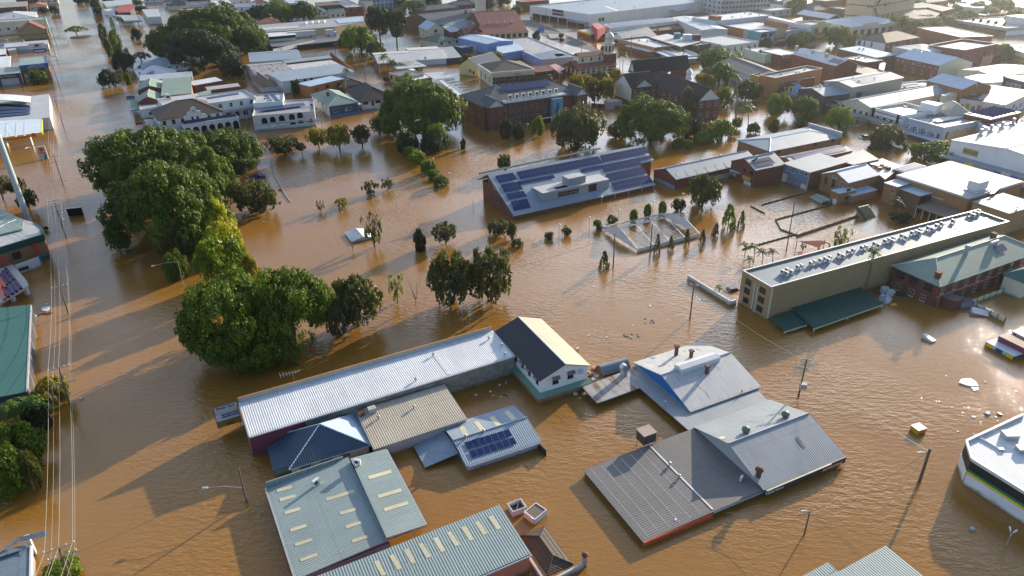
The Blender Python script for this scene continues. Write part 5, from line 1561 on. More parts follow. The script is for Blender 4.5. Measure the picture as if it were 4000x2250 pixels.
for i,(b,t)in enumerate((((640,1275),(540,960)),((600,870),(520,640)),((578,610),(515,430)),((568,440),(510,270)),((570,270),(520,110)))):
    P.append(pole(('power pole beside the arched white roof','power pole next to the muffler shop bush','power pole by the white scrap in the gutter','power pole beside the brick gable with red roof','most distant power pole on the western kerb')[i],b,t,arms=((.4,1.4,A2),(1.7,1.3,A2))))
for j,(off,dz,nm)in enumerate(((-1.5,.05,'outer'),(0.0,.02,'middle'),(1.5,.05,'inner'))):
    d = Vector((cos(radians(A2)), sin(radians(A2)), 0)) * off
    wire('%s upper wire strung along the western poles'%nm,[Vector((P[0][2].x,P[0][2].y-60,P[0][2].z))+d+Vector((15,0,0))]+[p[2]+d-Vector((0,0,dz))for p in P[:6]],.7,.03,'wires along the western poles',WIREL)
for j, (off, nm) in enumerate(((-1.3, 'outer'), (1.3, 'inner'))):
    d = Vector((cos(radians(A2)), sin(radians(A2)), 0)) * off
    wire('%s lower wire strung along the western poles'%nm,[Vector((P[0][2].x,P[0][2].y-60,P[0][2].z-1.6))+d+Vector((15,0,0))]+[p[2]+d-Vector((0,0,1.7))for p in P[:6]],.8,.022,'wires along the western poles',WIREL)
Q(0, 1690)
pc=pole('leaning timber pole with a lamp arm in the wide brown water',(2482,700),(2400,362),lamp=((2085,555),3.6))
wire('thin wire from the leaning pole to the lowest roadside pole',[pc[2]-Vector((0,0,.4)),P[0][2]-Vector((0,0,1.8))],.9)
Q(1000, 560)
pv=pole('timber pole in front of the two big olive trees with a lamp',(1953,1695),(1940,1378),arms=((.35,.8,10),),lamp=((1972,1510),1.9))
Q(2000, 560)
p1=pole('tall timber pole left of the greenhouse with short arm',(1018,1253),(1036,908),arms=((.5,.9,-35),))
p2=pole('timber pole standing in front of the greenhouse',(1388,1135),(1412,818),arms=((.4,.9,-35),))
Q(2000, 1120)
p3=pole('timber pole in open water midway to the blue gable shop',(1790,326),(1832,-25),arms=((.3,.9,-30),),lamp=((1880,128),2.5))
Q(3000, 1120)
p4=pole('timber pole carrying a grey transformer beside the gabled hall',(305,1105),(391,725),arms=((.3,1.1,-20),(2.0,1.1,-20)),trans=5.2)
Q(3000, 1690)
p5=pole('thick mossy pole with cables near the striped store',(1525,490),(1632,162),r=.22,lamp=((1545,200),1.0))
p6=pole('slim black lamp pole with twin heads in the lower open water',(367,1020),(420,797),r=.11,lamp=((380,790),.4))
g7 = z_over(at((1770, 820)), (1770, 700))
for a,b,lab in((p1,p2,'wire between the two poles by the greenhouse'),(p3,p4,'dark cable from the mid water pole to the transformer pole'),(p4,p5,'long cable from the transformer pole to the thick mossy pole'),(p5,p6,'cable from the thick mossy pole to the slim lamp pole'),(p1,pv,'faint wire from greenhouse pole to the olive trees'),(p2,p3,'wire from the greenhouse pole to the mid water pole')):
    wire(lab,[a[2]-Vector((0,0,.5)),b[2]-Vector((0,0,.5))],1.0,.03)
wire('stay wire running down from the thick mossy pole to a low roof',[p5[2]-Vector((0,0,.8)),at((665,1345),2.0)],.5,.025)
wire('cable leaving the slim lamp pole towards the flat shed',[p6[2]-Vector((0,0,.4)),at((-430,800),1.5)],.4,.025)
Q(3000, 560)
pole('very tall thin pole in the flooded pool area',(185,1080),(268,590),r=.13,group='tall poles in the pool area')
Q(3000, 1690)
lamp_post('bent white street lamp beside the striped store',(2390,1150),(2432,1035),((2478,1000),(2440,982)))
Q(2000, 560)
LG = 'single headed lamps in the car park'
for b,t,lab in(((472,968),(481,826),'car park lamp leaning between two round bushes'),((773,940),(787,754),'car park lamp nearest the greenhouse corner'),((897,682),(909,545),'car park lamp in front of the solar hall eave'),((1068,792),(1078,680),'car park lamp behind the greenhouse left gable'),((1408,760),(1421,590),'car park lamp between two columnar bushes'),((1711,590),(1722,514),'car park lamp inside the dark spreading tree')):
    lamp_post(lab, b, t, (), LG, post_top=True)
Q(1000, 560)
lamp_post('double armed street lamp near the reflected park trees',(1043,322),(1022,145),((948,137),(1097,123)))
lamp_post('double armed street lamp in the middle of the open park',(1417,660),(1409,548),((1366,541),(1482,512)))
lamp_post('single armed street lamp below the olive bushy tree',(206,892),(186,790),((90,788),))
lamp_post('double armed street lamp half hidden by the olive trees',(1914,1150),(1908,1058),((1820,1055),(1990,1015)))
for b,t,lab in(((1786,220),(1779,162),'ball topped lamp behind the line of round shrubs'),((1948,442),(1938,308),'ball topped lamp at the near end of the shrub line'),((2186,650),(2186,560),'slim bollard post left of the solar hall')):
    lamp_post(lab, b, t, (), LG, post_top=lab[0] == 'b')
Q(0, 560)
lamp_post('street lamp on a dark pole left of the price sign',(365,215),(303,38),((265,46),))
lamp_post('street lamp leaning over the low olive tree',(2512,440),(2490,328),((2408,325),))
lamp_post('street lamp in front of the small dark tree',(1850,1430),(1793,1182),((1552,1230),))

# ---------------------------------------------------------------- far town, west side of the road
Q(0, 0)
AW = 29.8
d=Bd('brick_block','long brown roofed brick block at the far end of the western row',C=(262,62),K=(275,12),W=45,z=7,roof='flat',par=0,rm='c_brown',wall='brown',ang=AW,wins='f8@5.2/1.6x1.3d f8@2.2/1.6x1.3d')
Bd('house','small pink roofed house among trees behind the western poles',C=(475,60),K=(465,30),W=14,z=4.5,roof='hip',rise=2,rm='t_terra',wall='pale',ang=AW,cat='house',wins='f3@3/1.2x1.2')
d=Bd('house','pale hip roofed house with a strip of solar panels on its front slope',C=(385,175),K=(345,122),W=30,z=5,roof='hip',rise=3.2,rm='light',wall='cream',ang=AW,cat='house',wins='f4@3.6/1.4x1.3');d.solar((133,155),(258,148),(135,172),7,1)
d=Bd('long_shop','long cream shop with a grey flat roof and a colourful mural on its end',C=(468,192),K=(455,168),W=50,by=320,roof='flat',par=.3,rm='c_grey',wall='cream',ang=AW,cat='shop',wins='f9@4.2/1.5x1.2d')
d.panel('r',.1,-1,d.D-.1,d.z-.2,plain('mural_teal',(.03,.3,.4)),'mural');d.panel('r',.1,d.z*.55,d.D*.4,d.z-.3,plain('mural_yellow',(.6,.5,.1)),'mural',.05,.05)
d.awning('f', d.W - 22, d.W - 3, 3.2, 3, 'grey', posts=4)
d=Bd('red_gable_hall','brick hall with a steep dark red roof and plain gable front',B=(180,322),C=(467,300),D=17,by=408,roof='gv',pk=(300,226),rm='t_red',wall='sand',ov=.5,ang=AW,cat='hall')
d.bx('string_course',-.05,-.08,d.z*.55,d.W,-.003,d.z*.62,wallm('brick'));d.bx('end_pier',d.W-.6,-.4,-1,d.W+.3,.3,d.z+1.5,wallm('ochre'))
d=Bd('salvage_shop','low white roofed salvage shop with red lettering',C=(478,442),K=(480,402),W=52,by=505,roof='flat',par=0,rm='c_light',wall='pale',ang=AW,cat='shop')
d.text('f',d.W-25,d.z-.9,'SANDERSON SALVAGE',1.5,RED_INK);d.bx('fence_panels',d.W-33,-.25,-1,d.W-6,-.15,d.z-2.1,METAL)
d.solar_m(2,1.5,26,d.D-3,12,2);d.acs_px((70,420),(235,425),sc=1.6)
d=px_prism('white_shed','small white roofed shed with dark open front beside the salvage shop',[(-60,490),(62,482),(58,545),(-60,560)],3.4,'magenta',roofm('white','y'),'shed')
d=px_prism('dark_shed','dark slatted shed between the white shed and the salvage fence',[(70,480),(150,470),(165,495),(80,510)],3.2,'dark',roofm('light','y'),'shed')
g=at((405,575));r_=tag(empty('shop_sign',g,radians(AW)),'white shop sign board above a smaller blue board by the road','sign')
MB().box(-4.2,-.12,5.0,4.2,.12,8.2).build('white_board',TRIM,r_);MB().box(-2.6,-.12,2.6,4.2,.12,4.9).build('blue_board',plain('sign_blue',(.02,.07,.2)),r_)
MB().box(-1.2,-.16,6.3,1.2,-.125,7.5).build('emblem',plain('sign_navy',(.03,.05,.2)),r_);MB().box(-2.2,-.16,5.8,2.4,-.125,6.15).build('red_line',RED_INK,r_);MB().box(-1.9,-.16,3.3,3.4,-.125,3.9).build('white_line',WHITE_INK,r_)
for x in(-2.3,3.9):MB().tube((x,.25,-1),(x,.25,8),.12).build('post',METAL,r_)
d=Bd('muffler_shop','brick corner workshop with a green roof and blue lettered fascia',B=(197,662),C=(478,642),A=(202,592),K=(463,560),by=815,roof='flat',par=0,rm='c_green',wall='ochre',ov=.1,cat='workshop')
nb = plain('sign_strong_blue', (.008, .09, .26))
for f,L in(('f',d.W),('r',d.D)):d.panel(f,-.3,d.z-1.6,L+.3,d.z+.35,nb,'blue_fascia',.3)
d.text('f',d.W*.58,d.z-.15,'Northern Rivers',.95,WHITE_INK,.36);d.text('f',d.W*.58,d.z-1.05,'BRAKE & EXHAUST',.95,WHITE_INK,.36)
d.wpx('f',2.2,.9,((262,714),(422,700)),'d');a,zz=d.face_at('f',(265,760));d.panel('f',a-.8,zz-1,a+.8,zz+.6,TRIM,'notice_board');a,zz=d.face_at('f',(280,810));d.panel('f',a-.9,zz-.6,a+.9,zz+.5,TRIM,'notice_board')
px_slab('canopy',[(-70,575),(108,562),(98,688),(-70,702)],4.4,roofm('white','x'),'pale flat canopy roof with blue edges behind the repair shop','canopy',.5)
d=Bd('repair_shop','dark fronted repair shop with orange lettering above grey roller doors',C=(218,730),K=(196,668),W=45,by=845,roof='flat',par=0,rm='c_green',wall='dark',ov=.1,ang=AW,cat='workshop')
d.panel('f',0,d.z-1.9,d.W,d.z-.1,plain('sign_midnight',(.02,.03,.12)),'fascia',.25);d.text('f',d.W-8,d.z-1.0,'Mechanical Repairs',1.5,YELLOW_INK,.3)
for k in range(4):d.panel('f',d.W-9-9*k,-1,d.W-1.5-9*k,d.z-2.3,wallm('grey'),'roller_door')
d=px_prism('arched_depot','flat roofed depot with a wide white arched roof and dark solar rows',[(-260,1010),(300,968),(492,945),(502,1182),(-260,1262)],5.0,'pale',roofm('c_light'),'depot')
d_ = [(-260, 1095), (304, 1070), (300, 1150), (-260, 1205)]
for k in range(3):
    q=[((d_[0][0]+(d_[3][0]-d_[0][0])*t),(d_[0][1]+(d_[3][1]-d_[0][1])*t))for t in(k/3+.03,k/3+.28)]+[((d_[1][0]+(d_[2][0]-d_[1][0])*t),(d_[1][1]+(d_[2][1]-d_[1][1])*t))for t in(k/3+.28,k/3+.03)]
    px_slab('solar_array', q, 5.35, PANEL, parent=d, t=.1)
n=10;pts=[((-260+570*t),948+24*t**3)for t in[i/n for i in range(n+1)]]
for i in range(n):
    zz = [8.4 - 2.6 * ((i + k) / n) ** 2.4 for k in (0, 1)]
    w4=[at((-260+570*i/n,944+26*(i/n)**3),zz[0]),at((-260+570*(i+1)/n,944+26*((i+1)/n)**3),zz[1])]
    if i == 0: ab = MB()
    v = Vector((-sin(radians(AW)), cos(radians(AW)), 0)) * -13
    a_, b_ = [p - d.location for p in w4]
    ab.slab([a_ + v, b_ + v, b_, a_], .3)
ab.build('arched_roof', roofm('white', 'y'), d)
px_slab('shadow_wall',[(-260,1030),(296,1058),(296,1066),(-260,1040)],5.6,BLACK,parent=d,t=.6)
# service stations
def emblem_disc(parent, loc, r, m1, m2, rz):
    b = MB(); n = 18
    for rr, yy, m in ((r, 0, 0), (r * .8, -.03, 1)):
        b.poly([(rr*cos(2*pi*i/n),yy,rr*sin(2*pi*i/n))for i in range(n)],m)
    b.poly([(-r*.62,-.05,.2*r)]+[(r*.62*cos(pi*(1-i/8)),-.05,r*.1+r*.55*sin(pi*i/8))for i in range(9)]+[(r*.3,-.05,-r*.6),(-r*.3,-.05,-r*.6)],0)
    return b.build('emblem', [m1, m2], parent, loc, rz)
SY,SR=plain('sign_yellow2',(.85,.48,.01)),plain('sign_red',(.6,.03,.02))
d,_=px_slab('station_canopy',[(-180,1225),(415,1195),(420,1330),(-180,1408)],5.6,paint('canopy_white',(.52,.60,.64),.3),'service station canopy with a yellow and red fascia','canopy',.3)
for nm,p0,p1 in(('yellow_fascia',(-180,1410),(421,1332)),('yellow_fascia',(421,1332),(416,1193))):
    board(nm, None, p0, p1, 4.5, 5.62, SY, .3, parent=d, zt=5.6)
o=board('red_stripe',None,(-180,1412),(300,1350),4.6,4.9,SR,.5,parent=d,zt=5.6)
c=at((340,1343),5.6)-d.location;emblem_disc(d,(c.x,c.y-.35,5.05),.85,SR,SY,radians(AW-5))
for p in((60,1240),(160,1235),(245,1225)):px_slab('roof_seam',[(p[0],p[1]),(p[0]+14,p[1]-1),(p[0]+10,p[1]+140),(p[0]-8,p[1]+142)],5.65,TRIM,parent=d,t=.04)
Q(0, 0)
for p in ((60, 1440), (310, 1425)):
    c=at((p[0],p[1]-10),1.5)-d.location;MB().box(c.x-.35,c.y-.35,-1.5,c.x+.35,c.y+.35,5.29).build('column',TRIM,d)
Q(0, 560)
g=at((447,160));d=tag(empty('price_sign',g,radians(AW-6)),'tall white fuel price sign with a red and yellow emblem','sign');h=z_over(g,(413,28));w_=1.35
MB().box(-w_,-.2,-1.5,w_,.2,h).build('board',TRIM,d);emblem_disc(d,(0,-.24,h*.74),.95,SR,SY,0)
MB().box(-w_*.9,-.23,h*.44,w_*.9,-.203,h*.53).build('red_band',SR,d)
for k in range(3):
    MB().box(-w_*.85,-.23,h*(.30-.13*k),-.1,-.203,h*(.36-.13*k)).build('price_line',METAL,d);MB().box(.15,-.23,h*(.28-.13*k),w_*.85,-.203,h*(.37-.13*k)).build('price_digits',BLACK_INK,d)
Q(0, 0)
SGN,SYL=plain('sign_forest',(.01,.22,.08)),plain('sign_lemon',(.75,.7,.05))
d,_=px_slab('station_canopy',[(1130,150),(1222,168),(1262,212),(1425,202),(1400,152)],5.4,roofm('c_grey'),'far service station canopy with a green and white fascia','canopy',.3)
for p0,p1 in(((1130,152),(1222,170)),((1222,170),(1262,214)),((1262,214),(1425,204)),((1425,204),(1400,154))):
    board('white_fascia',None,p0,p1,5.0,5.9,TRIM,.3,parent=d,zt=5.4);board('green_fascia',None,p0,p1,4.3,4.99,SGN,.34,parent=d,zt=5.4)
for p in ((1180, 240), (1320, 262), (1395, 255)):
    c=at(p,0)-d.location;MB().box(c.x-.25,c.y-.25,-1.5,c.x+.25,c.y+.25,5.09).build('column',TRIM,d)
g=at((1140,282));d=tag(empty('price_sign',g,radians(20)),'green and white price sign beside the far service station','sign');h=z_over(g,(1118,168))
MB().box(-1.5,-.25,-1,1.5,.25,h).build('board',TRIM,d);MB().box(-1.45,-.3,h*.12,1.45,-.253,h*.66).build('green_panel',SGN,d);emblem_disc(d,(0,-.3,h*.83),1.1,SGN,SYL,0)
for k in range(3):MB().box(-1.1,-.33,h*(.2+.14*k),1.1,-.303,h*(.27+.14*k)).build('price_line',SYL,d)
px_prism('station_shop','white station shop beside the green and white canopy',[(1428,95),(1590,90),(1618,165),(1482,172)],5.5,'pale',roofm('light','x'),'shop')
px_prism('white_store','white roofed wing of the red roofed restaurant',[(1038,100),(1062,72),(1172,78),(1155,126)],4.0,'white',roofm('white','x'),'store')
px_prism('restaurant','restaurant with a curved bright red roof',[(1155,95),(1205,55),(1335,38),(1352,72),(1310,122),(1200,126)],5.6,'dark',roofm('red','x'),'restaurant')
px_prism('green_store','pale roofed store with green end wall behind the red restaurant',[(1030,15),(1320,-6),(1336,36),(1070,68)],6,'green',roofm('light','x'),'store')
Bd('house','cream two storey house with a grey hip roof near the brick flats',B=(1682,54),C=(1912,46),D=13,by=106,roof='hip',rise=3,rm='t_grey',wall='cream',ov=.6,cat='house',wins='f3@4.2/1.8x1.5d')
d=Bd('brick_flats','square brown brick flats beside the great fig grove',A=(1775,90),B=(1845,105),C=(2080,88),by=225,roof='flat',par=.5,rm='c_brown',wall='brick',wins='f3@5/2.2x1.6 f3@1.8/2.2x1.6d');d.awning('l',1,d.D-1,3.0,4,'white',posts=3)
for lab,B_,C_,rm_ in(('large pale roofed house above the fig grove',(2280,78),(2576,62),'light'),('white gabled house touching the top of the fig grove',(2170,48),(2330,30),'white')):
    Bd('house',lab,B=B_,C=C_,D=14,z=5,roof='gu',rise=2.6,rm=rm_,wall='white',ov=.5,cat='house',wins='f3@3/1.4x1.2d')
d=Bd('house','cream house with a wide grey hip roof in front of the fig grove',B=(1425,672),C=(1905,665),D=16,by=735,roof='hip',rise=3.2,rm='grey',wall='cream',ov=.5,cat='house',wins='f6@2.6/1.2x1.3',ang=28)
d=Bd('bungalow','white roofed bungalow with solar panels and a timbered gable',A=(1362,705),B=(1395,782),C=(1785,738),by=815,roof='hip',rise=3.0,rm='white',wall='cream',ov=.4,cat='house');d.solar((1395,728),(1545,712),(1400,750),6,1)
Bd('motel_wing','pale blue strip roofed motel wing behind the green roofs',B=(1405,812),C=(1932,768),D=9,z=5.5,roof='mv',rise=.8,rm='light',wall='paleblue',ov=.2,wins='f9@4.6/1.6x.7d')
mr=Bd('green_motel','motel with pale green metal roofs and two brick gable ends',B=(1628,952),C=(1945,945),K=(1902,800),z=6,roof='mv',rise=1.2,rm='palegreen',wall='ochre',ov=.3,cat='motel')
for kw in(dict(A=(1382,834),B=(1412,910),C=(1628,886),pk=(1468,862),z=5.4),dict(A=(1380,960),B=(1408,1032),C=(1606,1004),pk=(1472,968),z=4.6)):
    wg=Bd('wing','x',roof='gv',rm='palegreen',wall='brick',ov=.3,ang=mr.ang,**kw);a=wg.W*.45;wg.ac_at(wg.W/2,-.4);merge(mr,wg)
px_slab('low_green_roof',[(1640,955),(1950,945),(2120,900),(2125,935),(1960,985)],4.0,roofm('palegreen','x'),parent=mr.root,t=.25)
d=Bd('grey_wing','wide light grey flat roof between green motel and tiled inn',A=(1605,990),B=(1628,1078),C=(2050,1010),z=6.4,roof='flat',par=0,rm='c_light',wall='offwhite',ov=.2);d.acs_px((1680,990),(1700,1000),sc=2.2)
d=Bd('inn_annex','long off-white two storey annex with solar panels along its roof',A=(1952,957),B=(2062,1066),C=(2540,964),K=(2485,912),z=8.2,roof='flat',par=.4,rm='c_light',wall='offwhite',wins='f5@6.6/1.1x1.6 f6@2.6/1.6x1.6d');d.solar((2078,982),(2395,932),(2090,1000),12,1);d.awning('f',2,d.W-1,4.6,2.2,'light',posts=5)
d=Bd('flat_annex','plain off-white annex with a single small window beside the tiled inn',A=(1396,1046),B=(1412,1106),C=(1622,1086),by=1195,roof='flat',par=.3,rm='c_light',wall='offwhite');d.wpx('f',1.3,.8,((1518,1140),),'d');d.acs_px((1575,1170),sc=1.4)
px_prism('low_block','low grey roofed block below the off-white annex',[(1455,1205),(1660,1190),(1650,1268),(1480,1286)],3.2,'offwhite',roofm('c_grey'))
inn=Bd('tiled_inn','old inn with a dark tiled hip roof and curved white parapet',B=(1597,1198),C=(2226,1110),D=17,z=6.6,roof='hip',rise=4.2,rm='t_brown',wall='offwhite',ov=.7,cat='inn',wins='f7@4.8/1.0x1.5d')
a0,_=inn.face_at('f',(1850,1215));a1,_=inn.face_at('f',(2065,1190));w_=a1-a0;b=MB()
prof=[(0,2.0),(w_,2.0),(w_,6.6),(w_*.86,6.7),(w_*.80,8.0),(w_*.66,8.3),(w_*.6,9.5),(w_*.5,9.9),(w_*.4,9.5),(w_*.34,8.3),(w_*.2,8.0),(w_*.14,6.7),(0,6.6)]
b.poly([(a0+x,-2.2,z)for x,z in prof]);b.poly([(a0+x,-1.7,z)for x,z in reversed(prof)])
for i in range(len(prof)):
    p,q=prof[i],prof[(i+1)%len(prof)];b.poly([(a0+p[0],-2.2,p[1]),(a0+p[0],-1.7,p[1]),(a0+q[0],-1.7,q[1]),(a0+q[0],-2.2,q[1])])
b.build('curved_parapet',wallm('offwhite'),inn.root);MB().tube((a0+w_/2,-2.25,8.3),(a0+w_/2,-2.2,8.3),.55,n=12).build('emblem',wallm('grey'),inn.root)
for f_ in(.38,.62):link('arched_window',shared('iw',lambda:MB().poly([(-.4,0,0),(.4,0,0)]+[(.4*cos(pi*i/6),0,1.3+.4*sin(pi*i/6))for i in range(7)]).mesh('arched_window',GLASS)),inn.root,(a0+w_*f_,-2.24,4.6))
arc=Bd('arcade','x',B=(1835,1258),C=(2402,1180),D=6,z=4.3,roof='flat',par=.3,rm='c_light',wall='offwhite',ang=inn.ang)
n = 7
for k in range(n):arch(arc,'f',arc.W*(k+.5)/n,-.5,arc.W/n*.72,3.6)
for k in range(2): arch(arc, 'l', arc.D * (k + .5) / 2, -.5, 2.2, 3.6)
q=[Vector((.6,.8,arc.z+.1)),Vector((arc.W-.6,.8,arc.z+.1)),Vector((.6,2.3,arc.z+1.0))];arc.plate3(q[0],q[1]-q[0],q[2]-q[0],PANEL,'solar_array',.05,18,1)
merge(inn, arc)
Bd('long_shed','white strip roofed shed behind the inn annex',B=(1952,858),C=(2236,808),D=7,z=4.4,roof='mv',rise=.6,rm='white',wall='brown',ov=.2,cat='shed')
Bd('long_shed','pinkish grey strip roofed shed behind the inn annex',B=(2092,906),C=(2416,866),D=5.5,z=3.2,roof='mv',rise=.4,rm='pinkgrey',wall='brown',ov=.2,cat='shed')
px_slab('awning_shelter',[(1312,1012),(1385,1005),(1402,1098),(1318,1108)],3.2,roofm('green','y'),'small green awning roof below the blue motel sign','awning',.5)
g=at((1335,1060));d=tag(empty('motel_sign',g,radians(20)),'dark blue motel sign with pale lettering at the roadside','sign');MB().box(-1.7,-.15,2.6,1.7,.15,4.2).build('board',plain('sign_midnight2',(.02,.06,.13)),d);lettering('MOTEL',.85,WHITE_INK,d,(0,-.18,3.1),0);MB().tube((0,.1,-1),(0,.1,2.6),.12).build('post',METAL,d)
g=at((1268,1375));d=tag(empty('road_sign',g,radians(8)),'orange electronic road sign board above the water','sign');MB().box(-1.6,-.12,1.0,1.6,.12,2.6).build('board',plain('sign_orange',(.6,.2,.01)),d);MB().box(-1.65,-.2,2.603,1.65,.2,2.75).build('top_panel',TRIM,d);MB().tube((0,.2,-1),(0,.2,2.5),.1).build('post',METAL,d)
g=at((1412,1285));d=tag(empty('shop_sign',g,radians(20)),'small dark red sign board at the corner of the low block','sign');MB().box(-1.3,-.08,1.2,1.3,.08,2.2).build('board',plain('sign_wine',(.25,.02,.03)),d);MB().tube((0,.16,-1),(0,.16,1.6),.08).build('post',METAL,d)
g=at((815,372));d=MB().lathe((0,0,0),[(7.4,-.6),(7.1,.25),(5,.5),(.5,.7)],26).build('roundabout',paint('mulch',(.045,.038,.028),.6,.9),None,g);tag(d,'dark oval traffic island carrying a wide umbrella shaped tree','traffic island')

# ---------------------------------------------------------------- far town, middle
Q(1000, 0)
px_prism('far_block','pale blue block at the top of the view behind dark trees',[(275,-10),(500,-6),(505,22),(330,34)],7,'paleblue',roofm('light','x'))
px_prism('brick_block','low brown brick block beside the pale roofed brick flats',[(590,25),(830,8),(842,45),(600,62)],8,'brown',roofm('t_brown'))
Bd('brick_flats','brick flats with a pale roof and white stair frame',A=(780,10),B=(905,78),C=(1072,64),by=160,roof='flat',par=.3,rm='c_grey',wall='brick',wins='f2@4/1.4x1.6d',acs=3)
Bd('water_tank_tower','plain cream square tower beside the dark glass office',B=(1095,22),C=(1172,12),D=9,by=112,roof='flat',par=.2,rm='c_light',wall='cream',cat='tower')
d=Bd('glass_office','dark glass office with white vertical fins',B=(1172,84),C=(1492,52),D=24,zp=0.5,z=17,roof='flat',par=.5,rm='c_grey',wall='slate',cat='office')
for k in range(9):d.bx('fin',d.W*k/8-.3,-.6,-1,d.W*k/8+.3,-.003,17,TRIM)
for zz in(4,8,12):d.bx('floor_band',.31,-.2,zz,d.W-.31,-.004,zz+.8,wallm('pale'))
d=px_prism('shopping_arcade','long low shopping arcade roof with a solar field and roof pipes',[(-60,262),(1065,160),(1150,207),(790,268),(350,305),(-60,330)],7,'tan',roofm('c_grey'),'shopping centre')
px_slab('solar_array',[(790,196),(1058,172),(1075,212),(835,238)],7.3,paint('solar_pale',(.16,.20,.27),.3,.2),parent=d,t=.1)
px_slab('white_roof_strip',[(-40,285),(420,258),(410,282),(-40,312)],7.25,roofm('r_light','x'),parent=d,t=.1)
for k in range(4):
    a,b_=at((500+60*k,245-6*k),7.2)-d.location,at((560+60*k,205-6*k),7.6)-d.location;MB().box(min(a.x,b_.x),min(a.y,b_.y),7.02,max(a.x,b_.x),min(a.y,b_.y)+5,8.6).build('roof_plant',METAL,d)
d=Bd('white_pavilion','square white roofed pavilion over a dark glazed band',A=(50,326),B=(86,374),C=(368,346),K=(330,292),by=480,roof='flat',par=0,rm='c_white',wall='offwhite',ov=.8)
for f,L in(('f',d.W),('l',d.D)):d.panel(f,.05,d.z-1.9,L-.05,d.z-.3,GLASS,'glazed_band')
d.vents_px((190, 345), (228, 340), (268, 334))
d=Bd('purple_annex','purple and teal annex with a sloping pale roof',B=(530,292),C=(780,244),D=9,by=388,roof='mu',rise=-1.5,rm='light',wall='purple',ov=.3);d.panel('f',d.W*.25,d.z-3.2,d.W-.1,d.z-.2,wallm('teal'),'teal_wall')
d.wpx('f',1.2,1.2,((630,345),(680,338),(720,330)),'d');d.awning('f',d.W*.5,d.W,d.z-3.6,3,'sky')
d=px_prism('loading_dock','dark loading dock deck beneath the purple annex',[(100,400),(880,345),(920,400),(420,455),(160,470)],3.0,'black',roofm('c_dark'),'loading dock')
board('ramp','long white ramp rail along the dark loading dock',(170,494),(600,405),1.6,3.6,TRIM,.4,'ramp')
g=at((465,375),3.1);d=tag(empty('truck_trailer',g,radians(22)),'long white truck trailer parked on the loading dock','trailer');MB().box(-9,-1.4,.9,9,1.4,3.9).build('body',TRIM,d)
for x in(-7,-5.6,6):MB().tube((x,-1.3,.5),(x,1.3,.5),.5,n=12).build('wheel',BLACK,d)
g=at((750,360),3.1);d=tag(empty('box_truck',g,radians(20)),'small white box truck on the loading dock by the purple wall','truck');MB().box(-2.6,-1.2,.9,2.2,1.2,3.9).build('body',TRIM,d);MB().box(2.25,-1.1,.6,3.9,1.1,2.6).build('cab',TRIM,d)
for x in(-1.6,3.0):MB().tube((x,-1.2,.5),(x,1.2,.5),.5,n=12).build('wheel',BLACK,d)
d=Bd('slate_college','long college wing under a dark blue slate roof',A=(1512,178),B=(1812,262),C=(2362,172),z=7,roof='gu',rise=4.5,rm='t_slate',wall='brown',ov=.4,wins='f12@5/1.4x1.8d',cat='college');d.chimney((2110,130),w=1,hh=2)
Bd('slate_college','lower dark slate college wing with white framed windows at the back',B=(1700,105),C=(2050,68),D=14,z=8,roof='hip',rise=2.5,rm='t_slate',wall='brown',ov=.4,wins='f10@6.6/1.6x1.6',cat='college')
d=Bd('cream_house','tall cream gabled house with a pale blue roof beside the church',A=(1645,263),B=(1722,302),C=(1886,286),by=415,roof='gv',pk=(1795,236),rm='sky',wall='cream',ov=.4,cat='house',wins='l3@5.4/.9x1.6d l3@2.2/.9x1.6d f1@6/1.6x1.6d');d.awning('f',d.W*.3,d.W*.7,4.6,1.2,'light')
d=Bd('green_roofed_house','cream house with a dark green hip roof and solar heater',A=(1722,402),B=(1812,428),C=(1992,406),K=(1885,338),by=500,roof='hip',rise=2.2,rm='t_moss',wall='cream',ov=.5,cat='house',wins='f3@3.2/1.4x1.3d');d.r_o.data.materials[0]=roofm('darkgreen','x');d.plate((1870,372),(1905,365),(1885,400),TRIM,'solar_heater',.15)
ch=Bd('stone_church','large church with a steep red tile roof and pinnacled cream tower',A=(2120,215),B=(2290,352),C=(2720,308),by=425,roof='gu',rise=10,rm='t_red',wall='redbrick',ov=.3,cat='church')
for k in range(7):arch(ch,'f',ch.W*(k+.6)/7.5,ch.z-3.6,1.4,3.2,CREAMTRIM)
ch.bx('parapet_band',-.1,-.25,ch.z-.7,ch.W,-.02,ch.z-.1,CREAMTRIM)
for x in(0,ch.W*.03):ch.bx('gable_coping',x-.3,ch.D*.47,ch.z+9.2,x+.3,ch.D*.53,ch.z+11.2,CREAMTRIM)
for f_ in (.22, .40, .58, .76):
    x,y=ch.W*f_,ch.D*.22;zz=ch.h(x,y);MB().slab([(x-.7,y-.9,zz+.3),(x+.7,y-.9,zz+.3),(x,y+.9,zz+1.5)],.9).build('dormer_vent',CREAMTRIM,ch.root)
tw = (ch.W * .46, ch.D + 4)
MB().box(tw[0]-3.2,tw[1]-3.2,-1,tw[0]+3.2,tw[1]+3.2,25).build('tower',wallm('cream'),ch.root)
for x in (-2.9, -1, 1, 2.9):
    for y in(-2.9,2.9):MB().lathe((tw[0]+x,tw[1]+y,25),[(.5,0),(.5,1.2),(.05,3.2)],4).build('pinnacle',wallm('cream'),ch.root)
wg=Bd('porch','x',A=(2040,318),B=(2120,395),C=(2300,352),z=5.5,roof='gu',rise=4,rm='t_red',wall='redbrick',ov=.2,ang=ch.ang);arch(wg,'l',wg.D/2,2,1.6,3.6,CREAMTRIM);merge(ch,wg)
wg=Bd('transept','x',B=(2160,330),C=(2260,300),D=10,z=8,roof='gv',rise=4,rm='t_red',wall='redbrick',ov=.2,ang=ch.ang);arch(wg,'f',wg.W/2,4,1.6,4,CREAMTRIM);merge(ch,wg)
